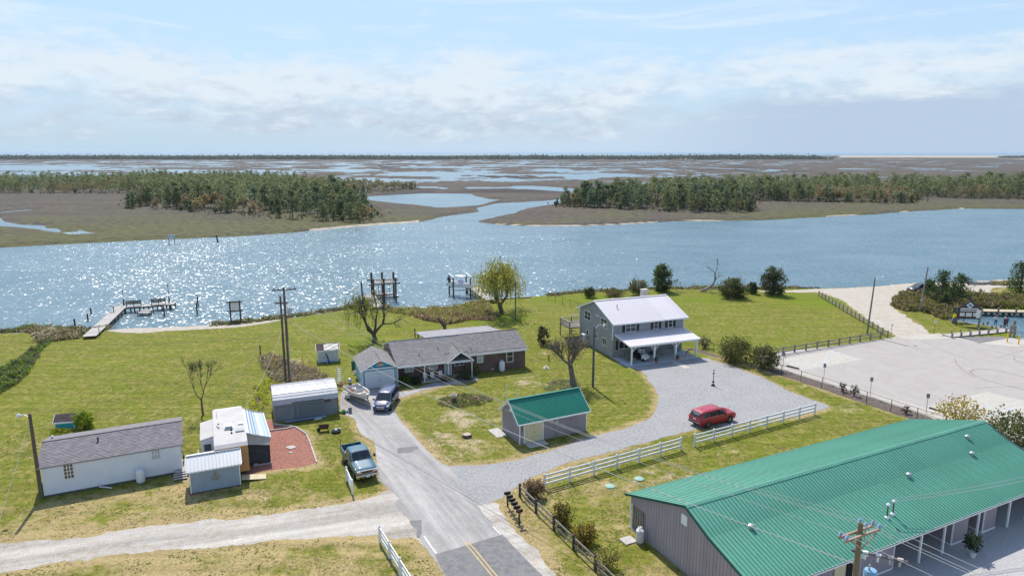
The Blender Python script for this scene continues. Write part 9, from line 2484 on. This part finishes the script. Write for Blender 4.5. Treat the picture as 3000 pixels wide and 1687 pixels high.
for i in order:
 kd = int(knd[i]); sd_ = int(side_[i]); nm = kn[kd]; ps = protos[nm]; j = int(rw.integers(len(ps))); s_ = float(rw.triangular(.38, .75, 1.12)) * (1.0 if front[i] > 8 else .86); rz = float(rw.uniform(0, 6.28))
 if sd_ == 0 and PT_[i][1] > 480:
  s_ *= .85
 if quota[kd] > 0:
  quota[kd] -= 1; p = ps[j]
  gname = {'pine_tree': 'pines', 'cedar_tree': 'cedars', 'bare_tree': 'leafless trees', 'shrub': 'scrub bushes'}[nm] + (' of the left island wood', ' of the right island wood')[sd_]
  if not p['_used']:
   p['_used'] = 1; p.location = (PT_[i][0], PT_[i][1], .1); p.rotation_euler = (0, 0, rz); p.scale = (s_,) * 3; o = p
  else:
   o = dup(p, (PT_[i][0], PT_[i][1], .1), rz, scale=s_)
  o['label'] = labs[nm][sd_]; o['group'] = gname
 else:
  rest.setdefault((nm, j), []).append((PT_[i][0], PT_[i][1], s_, rz))
for ps in protos.values():
 for p in ps:
  if '_used' in p:
   del p['_used']
# every tree copied before its own label was set carries '_used'
for o in bpy.data.objects:
 if '_used' in o:
  del o['_used']
# the mass behind: real leaf clumps and trunks, one object per kind of tree
for nm in kn:
 Vs, Fs, Ts, off = [], [], [], 0
 for j, p in enumerate(protos[nm]):
  L_ = rest.get((nm, j))
  if not L_:
   continue
  cr = [c for c in p.children if c.name.startswith('crown')][0].data
  nv = len(cr.vertices); co = np.empty(nv * 3, np.float32); cr.vertices.foreach_get('co', co); co = co.reshape(-1, 3)
  tn = np.empty(nv * 4, np.float32); cr.color_attributes['tone'].data.foreach_get('color', tn); tn = tn.reshape(-1, 4)[:, :3]
  q = nv // 4; half = np.arange(nv).reshape(q, 4)[::2].ravel(); co, tn = co[half], tn[half]; nv = len(half)
  for x, y, s_, rz in L_:
   c_, sn = math.cos(rz) * s_, math.sin(rz) * s_
   Vs.append(np.stack([co[:, 0] * c_ - co[:, 1] * sn + x, co[:, 0] * sn + co[:, 1] * c_ + y, co[:, 2] * s_ + .1], 1)); Ts.append(tn * rw.uniform(.75, 1.25)); Fs.append(np.arange(nv).reshape(-1, 4) + off); off += nv
 if Vs:
  o = np_mesh('woodland', np.concatenate(Vs), np.concatenate(Fs), m_leaf, {'tone': np.concatenate(Ts)}, kind='stuff'); o['label'] = {'pine_tree': 'mass of dark pines deeper in the island woods', 'cedar_tree': 'mass of cedars deeper in the island woods', 'bare_tree': 'mass of tan leafless trees deeper in the island woods', 'shrub': 'scrub filling the island woods'}[nm]
# undergrowth at the feet of the woods
for wd, lb, n_ in ((woodL, 'olive undergrowth along the left island wood', 2600), (woodR, 'olive undergrowth along the right island wood', 2600)):
 P = scatter(wd, 9000, rw); f = sdf(P[:, 0], P[:, 1], wd); P = P[f < 12][:n_]; P = P + rw.normal(size=P.shape) * 3
 cover('undergrowth', lb, P, .6, 2.6, [(.15, .165, .07), (.12, .125, .06), (.20, .18, .12), (.10, .11, .055)], rw, .8, 4, 1.0)
# long tree line on the barrier island, with dunes
xb = rw.uniform(-2150, 1210, 3000); yb = rw.uniform(2560, 2950, 3000); hb = 9 + 8 * fbm(xb * .004, yb * .004, 3, 5) + np.interp(xb, [-2100, 600, 900, 1180, 1210], [0, 0, 3, 2, -3]); ok = xb / yb < .462
xb, yb, hb = xb[ok], yb[ok], hb[ok] * rw.uniform(.7, 1.15, ok.sum())
xb = np.concatenate([xb, rw.uniform(2480, 2800, 160)]); yb = np.concatenate([yb, rw.uniform(3500, 3560, 160)]); hb = np.concatenate([hb, rw.uniform(4, 9, 160)])
C = np.repeat(np.column_stack([xb, yb, hb * .5]), 14, 0) + rw.normal(size=(len(xb) * 14, 3)) * np.repeat(np.column_stack([hb * .75, hb * .75, hb * .27]), 14, 0); C[:, 2] = np.clip(C[:, 2], .5, None)
o = cards(None, 'treeline', C, 4.2, (.075, .08, .048), rw, .35, kind='stuff'); o['label'] = 'long low dark tree line on the barrier island'
